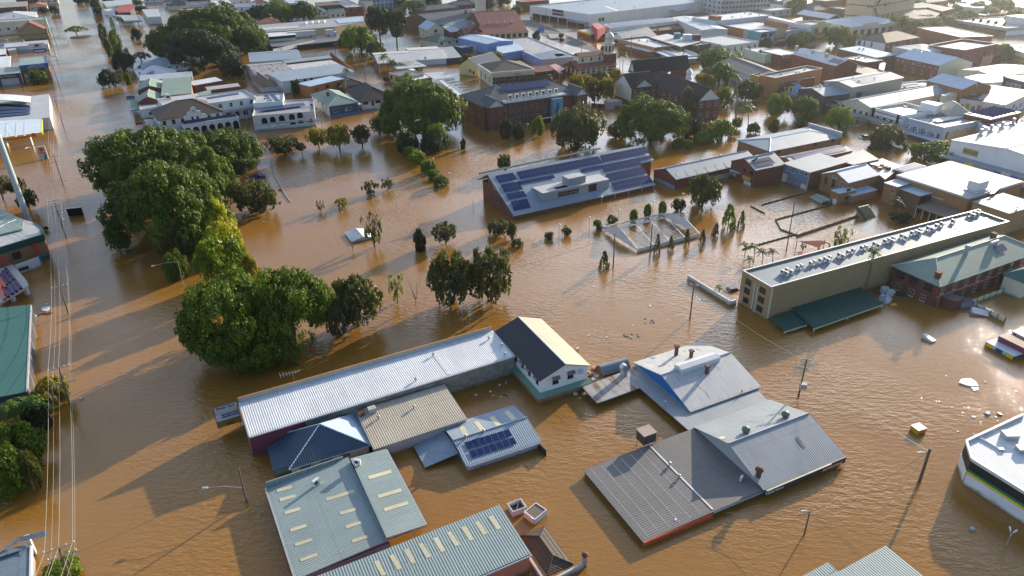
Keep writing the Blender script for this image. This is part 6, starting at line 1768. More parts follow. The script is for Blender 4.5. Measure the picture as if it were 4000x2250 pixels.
Bd('church_hall','white roofed hall with dark skylights next to the red church',A=(1880,290),B=(1950,335),C=(2040,300),K=(2000,255),z=5,roof='gu',rise=2.5,rm='light',wall='brick',ov=.3,cat='hall')
Bd('church_hall','dark metal roofed hall with a white gable behind the red church',A=(1950,262),B=(2035,292),C=(2230,262),K=(2130,205),z=6,roof='gu',rise=3,rm='steel',wall='white',ov=.3,cat='hall')
d=Bd('blue_hall','tall bright blue hall with a pale gabled roof',A=(2140,386),B=(2302,452),C=(2520,412),K=(2262,325),by=560,roof='gv',rise=.9,rm='sky',wall='sky',ov=.2,cat='hall');d.panel('l',d.D*.42,-1,d.D*.62,d.z*.55,TRIM,'white_door');d.panel('f',d.W*.6,d.z-3.2,d.W*.85,d.z-1.6,wallm('sky'),'wall_box',.9)
Bd('blue_annex','low flat blue annex beside the tall blue hall',B=(2070,480),C=(2180,465),D=8,z=3.6,roof='flat',par=.2,rm='c_grey',wall='blue')
px_prism('blue_annex','single storey pale blue annex under trees right of the blue hall',[(2420,470),(2640,440),(2700,500),(2430,545)],4.5,'sky',roofm('sky','x'))
d=Bd('old_drill_hall','old white hall with a weathered pale roof and dark roof patches',A=(1512,492),B=(1605,612),C=(1900,582),K=(1826,456),by=672,roof='gu',rise=1.8,rm='r_light',wall='white',ov=.3,cat='hall')
for p in((1570,500),(1635,495),(1510,538),(1690,575)):d.plate(p,(p[0]+18,p[1]-4),(p[0]+10,p[1]+24),DARKM,'roof_patch',.05)
wg=Bd('wing','x',A=(1175,545),K=(1515,498),C=(1602,614),z=5,roof='gu',rise=1.6,rm='r_light',wall='white',ov=.3,ang=d.ang,nowall=True)
for x in(0.2,wg.W*.3,wg.W*.6):wg.bx('post',x,.1,-1,x+.3,.4,4.8,TRIM);
wg.bx('back_wall',.2,wg.D-.3,-1,wg.W,wg.D-.1,4.8,wallm('white'));merge(d,wg)
px_slab('verandah_roof',[(1300,625),(1605,610),(1722,665),(1425,696)],3.4,roofm('light','x'),parent=d.root,t=.25)
Bd('slatted_shed','grey shed with dark slatted front at the end of the old white hall',A=(1846,482),B=(1908,592),C=(2060,574),K=(1970,470),by=652,roof='mu',rise=.3,rm='grey',wall='dark',ov=.3,cat='shed')
Bd('industrial_shed','broad blue grey gabled shed near the loading dock',A=(-110,520),B=(-20,625),C=(484,582),K=(385,512),z=6.2,roof='gu',rise=1.8,rm='bluegrey',wall='pale',ov=.3,cat='shed')
d=Bd('rusty_shed','rust streaked shed with a pale ridge strip and skylights',A=(-120,640),B=(10,768),C=(342,712),K=(258,622),z=5.2,roof='gu',rise=1.6,rm='r_grey',wall='grey',ov=.2,cat='shed')
d.plate((120,620),(170,618),(225,735),roofm('sky','x'),'roof_strip',.05)
Bd('long_shed','narrow pale green strip roof with a dark clerestory below',B=(300,634),C=(765,582),D=5,z=6.2,roof='mv',rise=.5,rm='mint',wall='dark',ov=.2,cat='shed')
d=Bd('flat_warehouse','stained white flat roof enclosed by a brick parapet',A=(330,650),B=(357,713),C=(830,648),K=(765,602),z=5.4,roof='flat',par=0,rm='r_light',wall='white',ov=.1,vents=2,cat='warehouse')
board('brick_wall','long red brick wall sloping beside the flooded lane',(748,525),(985,700),-1,4.6,wallm('brick'),.5)
d=Bd('long_grey_warehouse','long pale grey warehouse with a smooth grey metal roof',A=(152,742),B=(242,842),C=(912,712),K=(885,655),by=972,roof='mv',rise=.8,rm='bluegrey',wall='pale',ov=.2,cat='warehouse',wins='f4@5/1.2x1.4d:3-16 f3@1.2/1.8x1.2d:3-16')
Bd('rusty_cottage','old timber cottage with a rusted brown gable roof',A=(-30,778),B=(52,874),C=(196,836),by=950,roof='gv',pk=(120,800),rm='r_dark',wall='timber',ov=.3,cat='cottage')
Bd('rusty_cottage','lean-to with a weathered iron roof below the rusted gable',B=(60,925),C=(230,905),D=6,z=3,roof='mv',rise=.6,rm='weathered',wall='slate',ov=.2,cat='cottage')
Bd('brick_flat','orange brick upstairs flat with a pale blue flat roof',A=(488,836),B=(512,878),C=(830,806),K=(772,760),by=1000,roof='mu',rise=.4,rm='sky',wall='rust',ov=.3,wins='f3@3.8/1.5x1.4d',cat='house',trim='w')
Bd('brick_house','low brick house with a near black hip roof behind the white house',A=(775,800),B=(832,870),C=(1076,834),z=3.6,roof='hip',rise=2.2,rm='t_dark',wall='brick',ov=.6,cat='house')
d=Bd('blue_fronted_house','stilted house with pale green roof and bright blue front',A=(600,962),B=(722,1076),C=(974,1022),K=(852,897),by=1195,roof='hip',rise=2.6,rm='palegreen',wall='white',ov=.4,cat='house',wins='l4@4/.9x1.5d')
d.panel('f',0,.9,d.W,d.z-.4,wallm('blue'),'blue_front');d.bx('stump_band',-.1,-.3,-1,d.W+.1,-.07,.9,plain('sky_timber',(.09,.2,.36)))
for p in ((805, 1112), (935, 1092)):
    a,zz=d.face_at('f',p);d.win('f',a,zz,2.2,1.1).location.y -= .07
d.chimney((725,962),w=1.0,hh=1.6,m='brown');d.ac_at(d.W*.55,-.6).location.z=2.0
d.awning('r', .2, d.D * .4, d.z - 1.2, 1.6, 'sky')
d=Bd('white_house','off-white house with a broad near black hip roof by the road',A=(930,905),B=(1052,1020),C=(1372,972),K=(1225,850),by=1118,roof='hip',rise=3.6,rm='t_dark',wall='offwhite',ov=.8,cat='house')
d.wpx('f',2.2,1.1,((1102,1036),(1228,1020),(1312,1010)),'d');d.wpx('f',.9,1.6,((1175,1040),),'d');d.panel('f',d.W*.40,-.5,d.W*.78,.9,TRIM,'railing',.1,.8)
ab_=Bd('arcaded_hall','long grey white hall with two storeys of round arches',A=(-50,1022),B=(20,1152),C=(660,1126),K=(515,1012),by=1302,roof='flat',par=.4,rm='c_grey',wall='offwhite',cat='hall')
n = 7
aw_ = ab_.W
archpx(ab_,'f',2.2,2.3,((85,1214),(168,1203),(258,1189),(360,1175),(442,1160)))
archpx(ab_,'f',2.2,1.15,((372,1238),(450,1224),(550,1214)),BLACK);archpx(ab_,'f',2.2,1.5,((95,1282),(178,1270),(268,1255),(625,1202)),wallm('white'))
ab_.solar((48,1100),(480,1046),(62,1132),14,2,.6);ab_.acs_px((565,1070),sc=1.5);ab_.bx('string_course',-.05,-.12,ab_.z*.38,ab_.W,-.004,ab_.z*.43,wallm('grey'))
wg=Bd('wing','x',A=(-60,962),B=(20,1040),C=(315,1015),K=(235,938),z=7.4,roof='flat',par=.3,rm='c_light',wall='white',ang=ab_.ang,acs=2);wg.solar((75,955),(110,950),(130,1022),2,6);wg.solar((135,950),(175,946),(200,1020),2,6);merge(ab_,wg)
d=Bd('corner_shop','brown timber shop with grey and white flat roofs by the lane',A=(1386,732),B=(1472,784),C=(1655,738),K=(1528,692),by=885,roof='flat',par=.2,rm='c_dark',wall='tan',cat='shop',wins='f1@2/3x2d l3@3/1.6x1.6d');d.plate((1525,698),(1575,688),(1560,715),TRIM,'roof_patch',.06)
Bd('corner_shop','bright white flat roofed shop joined to the brown timber shop',A=(1466,777),B=(1550,818),C=(1745,772),K=(1652,738),by=890,roof='flat',par=0,rm='c_white',wall='tan',ov=.2,cat='shop',wins='l3@2/2x2.4')
px_slab('carport',[(1690,735),(1880,722),(2002,776),(1800,802)],3.6,roofm('light','x'),'pale grey flat carport roof behind the bright white shop','carport',.25)
px_slab('walkway_roof',[(1840,806),(1862,802),(2056,942),(2030,965)],3.2,roofm('white','y'),'narrow white walkway roof beside the shade slats','walkway roof',.4)
d=tag(empty('shade_screen',at((2020,850))),'row of dark shade slats over reflecting water','shade structure')
for k in range(5):px_slab('slat',[(1900+45*k,800+24*k),(1990+45*k,790+24*k),(2000+45*k,800+24*k),(1905+45*k,812+24*k)],3.2,DARKM,parent=d,t=.2)
d=Bd('yellow_house','pale yellow house with a steep blue roof and gable',A=(2096,642),B=(2232,702),C=(2432,612),by=800,roof='gu',pk=(2168,586),rm='blue',wall='yellow',ov=.4,cat='house',trim='w');d.wpx('l',1.0,1.4,((2155,712),(2190,732)),'d')
tp=Bd('temple_hall','cream classical hall lettered with temple under a brown hip roof',A=(2245,642),B=(2370,742),C=(2788,690),K=(2650,625),by=890,roof='hip',rise=3.2,rm='t_brown',wall='cream',ov=.1,cat='hall')
tp.trimline(tp.z-1.0,1.2,.5,wallm('cream'),'cornice');tp.trimline(tp.z-2.3,.3,.25,CREAMTRIM,'moulding')
for k in range(6):
    a=tp.W*(k+.5)/6;tp.win('f',a,tp.z*.45,2.4,3.4,'w');tp.bx('pilaster',a+tp.W/12-.4,-.3,-1,a+tp.W/12+.4,-.003,tp.z-2.4,wallm('redbrick'))
tp.text('f',tp.W*.62,tp.z-1.65,'TEMPLE',1.0,BLACK_INK,.06);tp.row('l3@3/1.2x2.4d')
# three storey brick college block
Q(1000, 0)
cl_=Bd('brick_college','three storey red brick college with slate roof, solar panels and blue mural tower',A=(2128,968),B=(2252,1082),C=(3176,944),K=(3096,800),by=1322,roof='hip',rise=4.6,rm='t_grey',wall='brick',ov=.5,cat='college',wins='l3@8.4/1.2x1.8d l3@4.8/1.2x1.8d l3@1.4/1.2x1.8d')
for zz in (.80, .48, .16):
    for k in range(9):cl_.win('f',cl_.W*(.20+.066*k),cl_.z*zz,1.5,1.9,'m')
for x0_, x1_ in ((.02, .17), (.885, 1.0)):
    wg=Bd('wing','x',B=(2252,1082),W=cl_.W*(x1_-x0_),D=9,z=cl_.z,roof='gv',rise=2.6,rm='t_grey',wall='brick',ov=.4,ang=cl_.ang,gable='offwhite')
    for zz in(.78,.46,.15):wg.row('f2@%.2f/1.1x1.8m'%(wg.z*zz))
    d3=cl_.wl((cl_.W*x0_,-2.2,0));wg.o=Vector((d3.x,d3.y,0));merge(cl_,wg)
cl_.bx('front_roof',cl_.W*.19,-.9,cl_.z+.2,cl_.W*.80,3.2,cl_.z+.75,wallm('white'),roofm('c_light'))
for k in range(8):cl_.ac_at(cl_.W*(.27+.065*k),1.6,0,1.8).location.z=cl_.z+1.1
q=[Vector((cl_.W*f_,y,cl_.h(cl_.W*f_,y)))for f_,y in((.27,cl_.D*.30),(.74,cl_.D*.30),(.27,cl_.D*.46))]
cl_.plate3(q[0],q[1]-q[0],q[2]-q[0],PANEL,'solar_array',.25,18,2)
Q(2000, 0)
a0,_=cl_.face_at('f',(375,1000));a1,_=cl_.face_at('f',(480,1000))
MUR=paint('mural_blue',(.12,.30,.38),.5);MDK=paint('mural_deep',(.015,.10,.16),.4);MLT=paint('mural_light',(.30,.48,.52),.6)
cl_.bx('mural_tower',a0,-2.6,-1,a1,-.9,cl_.z-.3,MUR,roofm('c_white'))
w_ = a1 - a0; zt = cl_.z - .3
for pts,m,yy in(([(.25,0),(.75,0),(.72,.2),(.9,.5),(.7,.58),(.66,.64),(.34,.64),(.3,.55),(.2,.4)],MDK,2.63),([(.42,.64),(.58,.64),(.62,.72),(.6,.8),(.5,.84),(.4,.8),(.38,.72)],MDK,2.64),([(.5,.2),(.9,.22),(.92,.45),(.8,.52),(.72,.6),(.6,.5)],MLT,2.66)):
    MB().poly([(a0+w_*x,-yy,zt*z)for x,z in pts]).build('mural',m,cl_.root)
cl_.bx('porch',a0-5,-3.2,-1,a0-.4,-.003,2.3,wallm('white'),roofm('red','x'))
cl_.panel('f',a0-4.7,-.5,a0-.8,1.9,GLASS,'porch_glass',.04,3.2)
cl_.chimney(xy=(cl_.W * .97, cl_.D * .75), w=1.2, hh=4.5, m='brick')
# supermarket and the shops behind
wo=Bd('supermarket','vast off-white supermarket box with a dark name panel',A=(305,44),B=(720,172),C=(1905,2),by=300,roof='flat',par=.7,rm='bluegrey',wall='offwhite',cat='supermarket',acs=4)
a, zz = wo.face_at('l', (462, 128)); L_ = 11
wo.panel('l',a-L_*.62,zz-2.0,a+L_*.62,zz+2.2,plain('sign_night_green',(.012,.03,.025)),'name_panel');wo.text('l',a-1.2,zz,'Woolworths',2.1,WHITE_INK,.1)
loc,rz=wo.fp('l',a+5.4,zz,.09);MB().tube((0,0,0),(0,-.05,0),1.2,n=14).build('emblem',plain('sign_leaf',(.15,.35,.03)),wo.root,loc,rz)
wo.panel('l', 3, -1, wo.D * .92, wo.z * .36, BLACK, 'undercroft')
for k in range(6):wo.panel('l',3+wo.D*.15*k,-1,3.8+wo.D*.15*k,wo.z*.36,TRIM,'column',.06,.05)
wo.awning('l',wo.D*.72,wo.D*.98,wo.z*.38,3.5,'grey',t=1.2);wo.awning('f',wo.W*.66,wo.W*.80,wo.z*.62,5,'light',t=.6);wo.row('f2@%.1f/2.2x2.2d:8-14'%(wo.z*.5))
wo.plate((925, 65), (950, 62), (1055, 112), TRIM, 'roof_strip', .1)
d=Bd('solar_market','long low market roof covered end to end in blue solar panels',A=(905,246),B=(952,288),C=(1590,216),K=(1540,168),z=6,roof='gu',rise=1.2,rm='light',wall='offwhite',ov=.3,cat='market')
d.solar_m(2,.6,d.W-4,d.D*.38,24,2);d.solar_m(2,d.D*.56,d.W-4,d.D*.36,24,2)
Bd('rusty_shed','wide shed with a deeply rusted roof behind the gabled shops',A=(1282,264),B=(1342,328),C=(1735,276),K=(1650,206),by=372,roof='gu',rise=1.8,rm='r_dark',wall='brown',ov=.3,cat='shed',wins='f3@3/1.6x2w')
d=Bd('takeaway','small takeaway with a bright red roof box and yellow fascia',A=(670,302),B=(800,348),C=(882,330),z=3.4,roof='flat',par=0,rm='light',wall='red',ov=.2,cat='shop');d.panel('l',0,2.5,d.D,3.7,plain('sign_yellow',(.85,.55,.01)),'yellow_fascia',.3)
c=px_prism('x',None,[(800,242),(865,228),(942,268),(862,298)],7.5,'red',wallm('red'))
for ch_ in list(c.children): ch_.name = 'red_roof_box'; 
tag(c,'bright red windowless upper box behind the yellow fascia','building');c.name='red_box'
d=Bd('grey_shop','grey shop with a maroon sign panel beside the red box',A=(862,288),B=(985,345),C=(1270,300),K=(1150,262),by=412,roof='flat',par=.5,rm='c_light',wall='grey',cat='shop',acs=3);d.panel('l',d.D*.2,d.z-2.6,d.D*.85,d.z-.6,plain('sign_maroon',(.16,.02,.05)),'sign_panel');d.awning('l',0,d.D,3.6,3,'light');d.panel('f',.1,1,d.W*.3,d.z-.3,wallm('yellow'),'yellow_wall')
d=Bd('gabled_shop','white fronted shop with a grey gabled roof and square sign',A=(1000,388),B=(1130,428),C=(1432,352),by=462,roof='gu',pk=(1064,332),rm='steel',wall='white',ov=.4,cat='shop',trim='w');d.panel('l',d.D*.3,d.z-2.2,d.D*.72,d.z+.2,TRIM,'sign_frame');d.panel('l',d.D*.36,d.z-1.8,d.D*.66,d.z-.1,DARKM,'sign_panel',.04,.07);d.awning('l',0,d.D,3,3,'light')
d=Bd('orange_shop','corner shop with a vivid orange parapet front and pale roof',A=(1140,398),B=(1450,494),C=(1640,440),K=(1345,350),by=598,roof='flat',par=.9,rm='c_light',wall='rust',cat='shop',acs=3);d.panel('l',0,3.6,d.D,d.z-.05,wallm('orange'),'orange_front');d.awning('l',d.D*.35,d.D,3.8,3.5,'white',t=.4);d.plate((1270,400),(1390,380),(1340,425),TRIM,'skylight',.08)
d=Bd('grey_corner_store','pale grey corner store with long white awning',A=(1455,474),B=(1692,580),C=(1852,548),K=(1640,452),by=662,roof='flat',par=.8,rm='c_light',wall='pale',cat='shop',acs=2)
for f,L in(('l',d.D),('f',d.W)):d.awning(f,0,L,3.6,4,'white',t=.5)
d=px_prism('patchwork_roofs','jumble of pale roofs with a white hut behind the orange shop',[(1390,375),(1560,340),(1900,420),(1700,470)],6,'brown',roofm('r_light','x'))
for p,s_,m in(((1762,400),2.4,TRIM),((1660,385),1.8,wallm('teal')),((1850,400),2.2,RUST)):
    c=at(p,6)-d.location;MB().box(c.x-s_,c.y-s_,6.003,c.x+s_,c.y+s_,9).build('roof_hut',m,d)
Bd('brick_facade_shop','old dark brick shop with stepped pale side wall',A=(1735,425),B=(1850,470),C=(2000,424),by=575,roof='flat',par=.5,rm='r_grey',wall='brown',cat='shop',wins='f4@5/1.0x1.6 f4@2/1.6x2d')
d=Bd('grey_hall','light grey hall with a plain parapet and row of slots',A=(1925,388),B=(2150,488),C=(2338,406),K=(2120,335),by=600,roof='flat',par=.5,rm='c_grey',wall='pale',cat='hall',wins='f5@3.4/.8x2.2d')
d=Bd('stained_hall','huge hall with a rust orange stained wall and pale roof',A=(1945,202),B=(2486,338),C=(2720,268),K=(2160,138),by=455,roof='flat',par=.6,rm='c_light',wall='rust',cat='hall',acs=3);d.panel('f',.2,1.5,d.W,d.z-.3,wallm('teal'),'teal_front')
d.bx('lift_tower',-.3,d.D*.58,-1,3.2,d.D*.72,d.z+4.5,wallm('rust'))
d.bx('side_hall', 2, -4.5, -1, d.W, -.2, d.z * .45, wallm('yellow'))
Bd('pale_hall','pale hall with a sloping white roof against the stained hall',A=(1650,190),B=(1945,318),C=(2060,282),K=(1870,150),z=6.5,roof='gv',rise=.8,rm='white',wall='pale',ov=.2,cat='hall')
d=Bd('roof_garage','long pale rooftop behind the stained hall with small vents',A=(1880,175),B=(1965,210),C=(2700,152),K=(2300,118),z=9,roof='flat',par=.2,rm='c_light',wall='pale',acs=6,vents=6)
d=Bd('office_block','grey office block with green roof and bands of windows',A=(1900,4),B=(2080,70),C=(2560,22),z=13,zp=8,roof='flat',par=.3,rm='c_green',wall='grey',cat='office')
for zz in(3,6.5,10):d.row('f14@%s/2.2x1.5m'%zz);d.row('l6@%s/2.2x1.5m'%zz)
Bd('blue_house','blue roofed pale house in front of the grey office block',A=(2190,76),B=(2290,92),C=(2525,46),by=128,roof='gu',rise=2.6,rm='blue',wall='paleblue',ov=.4,cat='house',wins='f4@2.6/1.8x1.4d')
# domed church
dc=Bd('domed_church','red brick church with terracotta roofs and a cream domed bell tower',A=(548,642),B=(650,690),C=(1042,640),by=782,roof='gu',rise=2.4,rm='t_terra',wall='redbrick',ov=.4,cat='church')
for k in range(6):arch(dc,'f',dc.W*(k+.5)/7.2,dc.z-3.4,1.1,2.6,CREAMTRIM)
for zz in(.82,.55,.2):dc.bx('cream_band',-.08,-.1,dc.z*zz,dc.W,-.004,dc.z*zz+.35,CREAMTRIM)
for k in range(3):arch(dc,'l',dc.D*(k+.5)/3,dc.z-3.6,1.3,2.8,CREAMTRIM)
dc.bx('clerestory',dc.W*.12,dc.D*.28,dc.z,dc.W*.80,dc.D*.72,dc.z+4.6,wallm('cream'))
z1 = dc.z + 4.6
MB().slab([(dc.W*.11,dc.D*.25,z1),(dc.W*.82,dc.D*.25,z1),(dc.W*.82,dc.D*.5,z1+1.6),(dc.W*.11,dc.D*.5,z1+1.6)],.2).build('upper_roof',roofm('t_terra'),dc.root);MB().slab([(dc.W*.11,dc.D*.5,z1+1.6),(dc.W*.82,dc.D*.5,z1+1.6),(dc.W*.82,dc.D*.75,z1),(dc.W*.11,dc.D*.75,z1)],.2).build('upper_roof',roofm('t_terra'),dc.root)
for k in range(3):
    o=arch(dc,'f',dc.W*(.22+.22*k),dc.z+2.0,1.0,1.8,GLASS);o.location.y=dc.D*.28-.03
tx, ty = dc.W * .90, dc.D * .30; tz_ = dc.z + 4.8
dc.bx('tower',tx-2.9,ty-2.9,-1,tx+2.9,ty+2.9,tz_,wallm('redbrick'));dc.bx('tower_cornice',tx-3.2,ty-3.2,tz_+.003,tx+3.2,ty+3.2,tz_+.6,CREAMTRIM)
MB().lathe((tx,ty,tz_+.6),[(2.6,0),(2.6,4.0),(3.0,4.2),(3.0,4.6),(2.3,4.8),(2.3,6.6),(2.5,6.8)],8).build('belfry',wallm('cream'),dc.root)
for i in range(8):
    a=pi/8+i*pi/4;MB().box(-.5,-.05,0,.5,.05,2.8).build('belfry_opening',GLASS,dc.root,(tx+cos(a)*2.42,ty+sin(a)*2.42,tz_+1.1),a+pi/2)
MB().lathe((tx,ty,tz_+7.4),[(2.35,0),(2.3,.8),(1.9,1.7),(1.1,2.5),(.35,2.9),(.3,3.5),(.05,3.9)],16).build('dome',wallm('cream'),dc.root,smooth=True)
d=Bd('blue_store','wide store with a violet blue side wall and grey solar roof',A=(-150,394),B=(300,606),C=(648,562),by=690,roof='flat',par=.4,rm='c_grey',wall='concrete',cat='store',vents=6);d.panel('l',0,.5,d.D,d.z-.05,paint('wall_violet',(.16,.20,.46),.3),'blue_wall');d.text('l',d.D*.62,d.z-1.6,'Lincraft',1.8,WHITE_INK,.09)
d.solar((212,545),(425,505),(320,600),9,6);d.solar((420,545),(560,540),(470,585),5,4)
Bd('red_roof_shop','low shop with a dull red gabled roof beside the temple hall',A=(165,668),B=(222,735),C=(405,700),z=4.4,roof='gu',rise=1.6,rm='t_red',wall='brown',ov=.4,cat='shop',wins='f3@3/1.8x1.4d')
px_prism('pink_roof_shop','small pink roofed outbuilding between red roofed shop and domed church',[(378,655),(440,640),(535,690),(470,730)],3.6,'brick',paint('roof_pink',(.36,.12,.13),.4),'outbuilding')
# the grand old school
gs_=Bd('old_school','grand brick school under steep black roofs with cream gables',A=(1385,838),B=(1866,1006),C=(2112,992),by=1212,roof='gv',pk=(1985,884),rm='t_black',wall='brick',ov=.5,gable='offwhite',cat='school',trim='d')
for zz in(.78,.26):gs_.row('l8@%.2f/1.1x2.2'%(gs_.z*zz));gs_.row('f3@%.2f/1.1x2.0'%(gs_.z*zz))
gs_.bx('string_course',-.12,-.12,gs_.z*.5,gs_.W,-.004,gs_.z*.54,wallm('brown'));gs_.bx('string_course',-.12,0,gs_.z*.5,-.004,gs_.D,gs_.z*.54,wallm('brown'))
wg=Bd('wing','x',A=(1038,818),B=(1228,890),C=(1440,846),by=1092,roof='gu',pk=(1112,742),rm='t_black',wall='brick',ov=.5,ang=gs_.ang,gable='offwhite')
wg.panel('l',0,2.6,wg.D,wg.z-.15,wallm('cream'),'cream_wall');wg.row('f4@%.2f/.9x1.3'%(wg.z*.82));wg.row('f4@%.2f/.9x1.3'%(wg.z*.45))
fg=MB().slab([(wg.W*.1,-1.0,wg.z),(wg.W*.45,-1.0,wg.z+3.2),(wg.W*.45,wg.D*.5,wg.z+3.2),(wg.W*.1,wg.D*.3,wg.z)],.2);fg.slab([(wg.W*.45,-1.0,wg.z+3.2),(wg.W*.8,-1.0,wg.z),(wg.W*.8,wg.D*.3,wg.z),(wg.W*.45,wg.D*.5,wg.z+3.2)],.2);fg.build('cross_roof',roofm('t_black'),wg.root)
MB().poly([(wg.W*.12,-.6,wg.z-.1),(wg.W*.78,-.6,wg.z-.1),(wg.W*.45,-.6,wg.z+2.9)]).build('cross_gable',wallm('offwhite'),wg.root)
merge(gs_, wg)
wg=Bd('wing','x',A=(1190,700),B=(1300,745),C=(1700,640),z=gs_.z,roof='gu',rise=4.6,rm='t_black',wall='brick',ov=.5,ang=gs_.ang,gable='offwhite');merge(gs_,wg)
for p,w_,h_,m in(((1738,700),1.5,4.5,'ochre'),((1545,730),.9,1.6,'grey'),((1445,640),.9,1.6,'grey'),((1630,610),.9,1.6,'grey'),((1975,850),1.0,2.6,'white'),((1840,800),.9,1.6,'white')):gs_.chimney(p,w=w_,hh=h_,m=m)
x,y,zz=gs_.on_roof((1778,790));MB().lathe((x,y,zz-.5),[(1.4,0),(1.4,1.4),(1.1,1.6),(1.1,3.0),(1.5,3.2),(.9,4.2),(.1,5.0)],10).build('roof_ventilator',wallm('offwhite'),gs_.root)
gs_.plate((1580,722),(1600,728),(1475,848),METAL,'roof_gutter',.08)
d=Bd('pale_green_shop','pale green rendered shop block with a flat white roof',A=(2402,492),B=(2546,562),C=(2690,525),K=(2520,470),by=660,roof='flat',par=.2,rm='c_light',wall='palegreen',cat='shop',wins='l2@6/.9x1.6d')
d=Bd('slate_roof_hall','white walled hall with a broad blue slate roof by the palms',A=(2112,642),B=(2440,790),C=(2610,730),K=(2420,590),z=5.5,roof='gv',rise=2.4,rm='t_slate',wall='white',ov=.4,cat='hall',wins='l5@3/1.0x1.8d')
d=Bd('yellow_sign_shop','shop with a golden sign panel and dark green awning',A=(2440,745),B=(2720,850),C=(2860,800),z=6.4,by=None,roof='flat',par=.3,rm='steel',wall='ochre',cat='shop',wins='l4@2.6/1.2x1.4d');d.panel('l',.2,4.3,d.D-.2,6.3,plain('sign_gold2',(.5,.30,.03)),'gold_sign');d.awning('l',0,d.D,2.4,3.4,'darkgreen',drop=.6)
d=tag(empty('banner',at((975,1090),0),radians(-28)),'low hoarding with red and white squares beside the old school','hoarding')
for k in range(7):MB().box(2.6*k-8,-.06,-.6,2.6*k-5.5,.06,1.5).build('panel',wallm(('red','black','red','dark','red','dark','offwhite')[k]),d)
g=at((1015,1085),0);MB_=tag(empty('site_cage',g,radians(20)),'pale wire mesh site cage beside the red hoarding','cage');MB().box(-3.2,-2,-.5,3.2,2,3.0).build('mesh_box',paint('mesh_grey',(.36,.37,.34),.5),MB_);MB().box(-3.3,-2.1,3.003,3.3,2.1,3.1).build('frame',METAL,MB_)
# ---------------------------------------------------------------- far town, business streets on the right
Q(3000, 0, 5.152)
d=Bd('tan_tower','tall windowless tan brick building with an outside steel stair',A=(1562,300),B=(2062,365),C=(2900,190),zp=7,z=30,roof='flat',par=.5,rm='c_light',wall='tan',wins='l3@25/1.6x1.4d:14-22 l3@14/1.6x1.4d:14-22 f4@22/2.4x2d:14-34 f4@14/2.4x2d:14-34 f3@6/2.4x2d:14-34')
for zz in(7,14,21):d.bx('string_course',-.1,-.15,zz,d.W,-.004,zz+.5,wallm('brown'));d.bx('string_course',-.15,0,zz,-.004,d.D,zz+.5,wallm('brown'))
for k in range(5):
    MB().slab([(1+(k%2)*5,-1.4,3+5*k),(6-(k%2)*5+.2,-1.4,8+5*k),(6-(k%2)*5+.2,-.3,8+5*k),(1+(k%2)*5,-.3,3+5*k)],.25).build('steel_stair',DARKM,d.root)
Bd('long_white_hall','long narrow brick hall with a white gabled roof',A=(612,270),B=(1255,392),C=(1425,346),z=6.5,roof='gv',pk=(1345,296),rm='white',wall='brick',ov=.3,cat='hall',wins='l7@4/1.4x1.2d')
Bd('brick_plant_block','brown brick block with rooftop machinery below the tan tower',A=(1245,148),B=(1510,190),C=(1660,160),by=345,roof='flat',par=.4,rm='c_grey',wall='brown',acs=4)
Bd('house','blue slate hip roofed house under the street trees',A=(746,118),B=(1005,218),C=(1180,192),z=5,roof='hip',rise=2.6,rm='t_slate',wall='paleblue',ov=.5,cat='house')
d=Bd('post_office','cream colonnaded corner building with a wide white hip roof',A=(1100,440),B=(1742,552),C=(2452,442),K=(2000,300),by=745,roof='hip',rise=3.4,rm='white',wall='cream',ov=.5,cat='public building')
for f, L, n in (('f', d.W, 7), ('l', d.D, 5)):
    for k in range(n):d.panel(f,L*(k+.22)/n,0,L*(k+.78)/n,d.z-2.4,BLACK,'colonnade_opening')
d.trimline(d.z-1.7,.5,.3,CREAMTRIM,'cornice');d.plate((2150,350),(2230,340),(2180,440),PANEL,'solar_array',.15,4,3);d.bx('curved_parapet',d.W*.2,-.3,d.z-.3,d.W*.5,-.02,d.z+1.4,wallm('cream'))
d=Bd('yellow_shop','tall yellow shop with two hooded windows and a stepped parapet',A=(560,440),B=(882,508),C=(1236,455),by=800,roof='flat',par=1.0,rm='sky',wall='yellow',cat='shop');d.row('f2@%.1f/4.2x2.6d'%(d.z*.55));d.awning('f',0,d.W,3.4,3.4,'dark');d.bx('stepped_parapet',d.W*.3,0,d.z+.1,d.W*.7,.4,d.z+1.5,wallm('yellow'))
d=Bd('grey_store','long grey store with stepped grey side parapets',A=(-20,480),B=(430,655),C=(872,575),K=(560,500),by=860,roof='mu',rise=.3,rm='light',wall='grey',ov=.1,rib='y',cat='store')
for k in range(4):d.bx('stepped_parapet',d.W*(.1+.22*k),-.25,d.z-.4,d.W*(.3+.22*k),-.02,d.z+.6+.5*(k%2),wallm('grey'))
d=Bd('arched_shop','shop front with a pink arched parapet over five dark windows',B=(128,690),C=(377,645),D=22,by=905,roof='flat',par=.6,rm='c_light',wall='grey',cat='shop',wins='f5@4.2/1.8x2.8d');arch(d,'f',d.W/2,d.z-2.6,d.W*.9,d.W*.52,paint('parapet_pink',(.42,.28,.2),.4),'pink_parapet');d.awning('f',0,d.W,2.6,3.2,'weathered')
d=Bd('teal_shop','teal fronted shop with a white name strip and red mark',A=(-330,600),B=(-160,665),C=(126,605),by=945,roof='flat',par=.5,rm='c_light',wall='teal',cat='shop',wins='f2@6/4x2d');d.panel('f',d.W*.1,d.z*.42,d.W*.75,d.z*.56,TRIM,'name_strip');d.panel('f',d.W*.35,d.z*.44,d.W*.7,d.z*.54,RED_INK,'red_mark',.05,.07)
board('wall','ochre parapet wall with dark openings behind the long grey store',(-60,385),(395,482),4,9.5,wallm('rust'),.6);board('wall','pale stepped wall left of the tall yellow shop',(575,470),(880,520),2,9,wallm('pale'),.5)
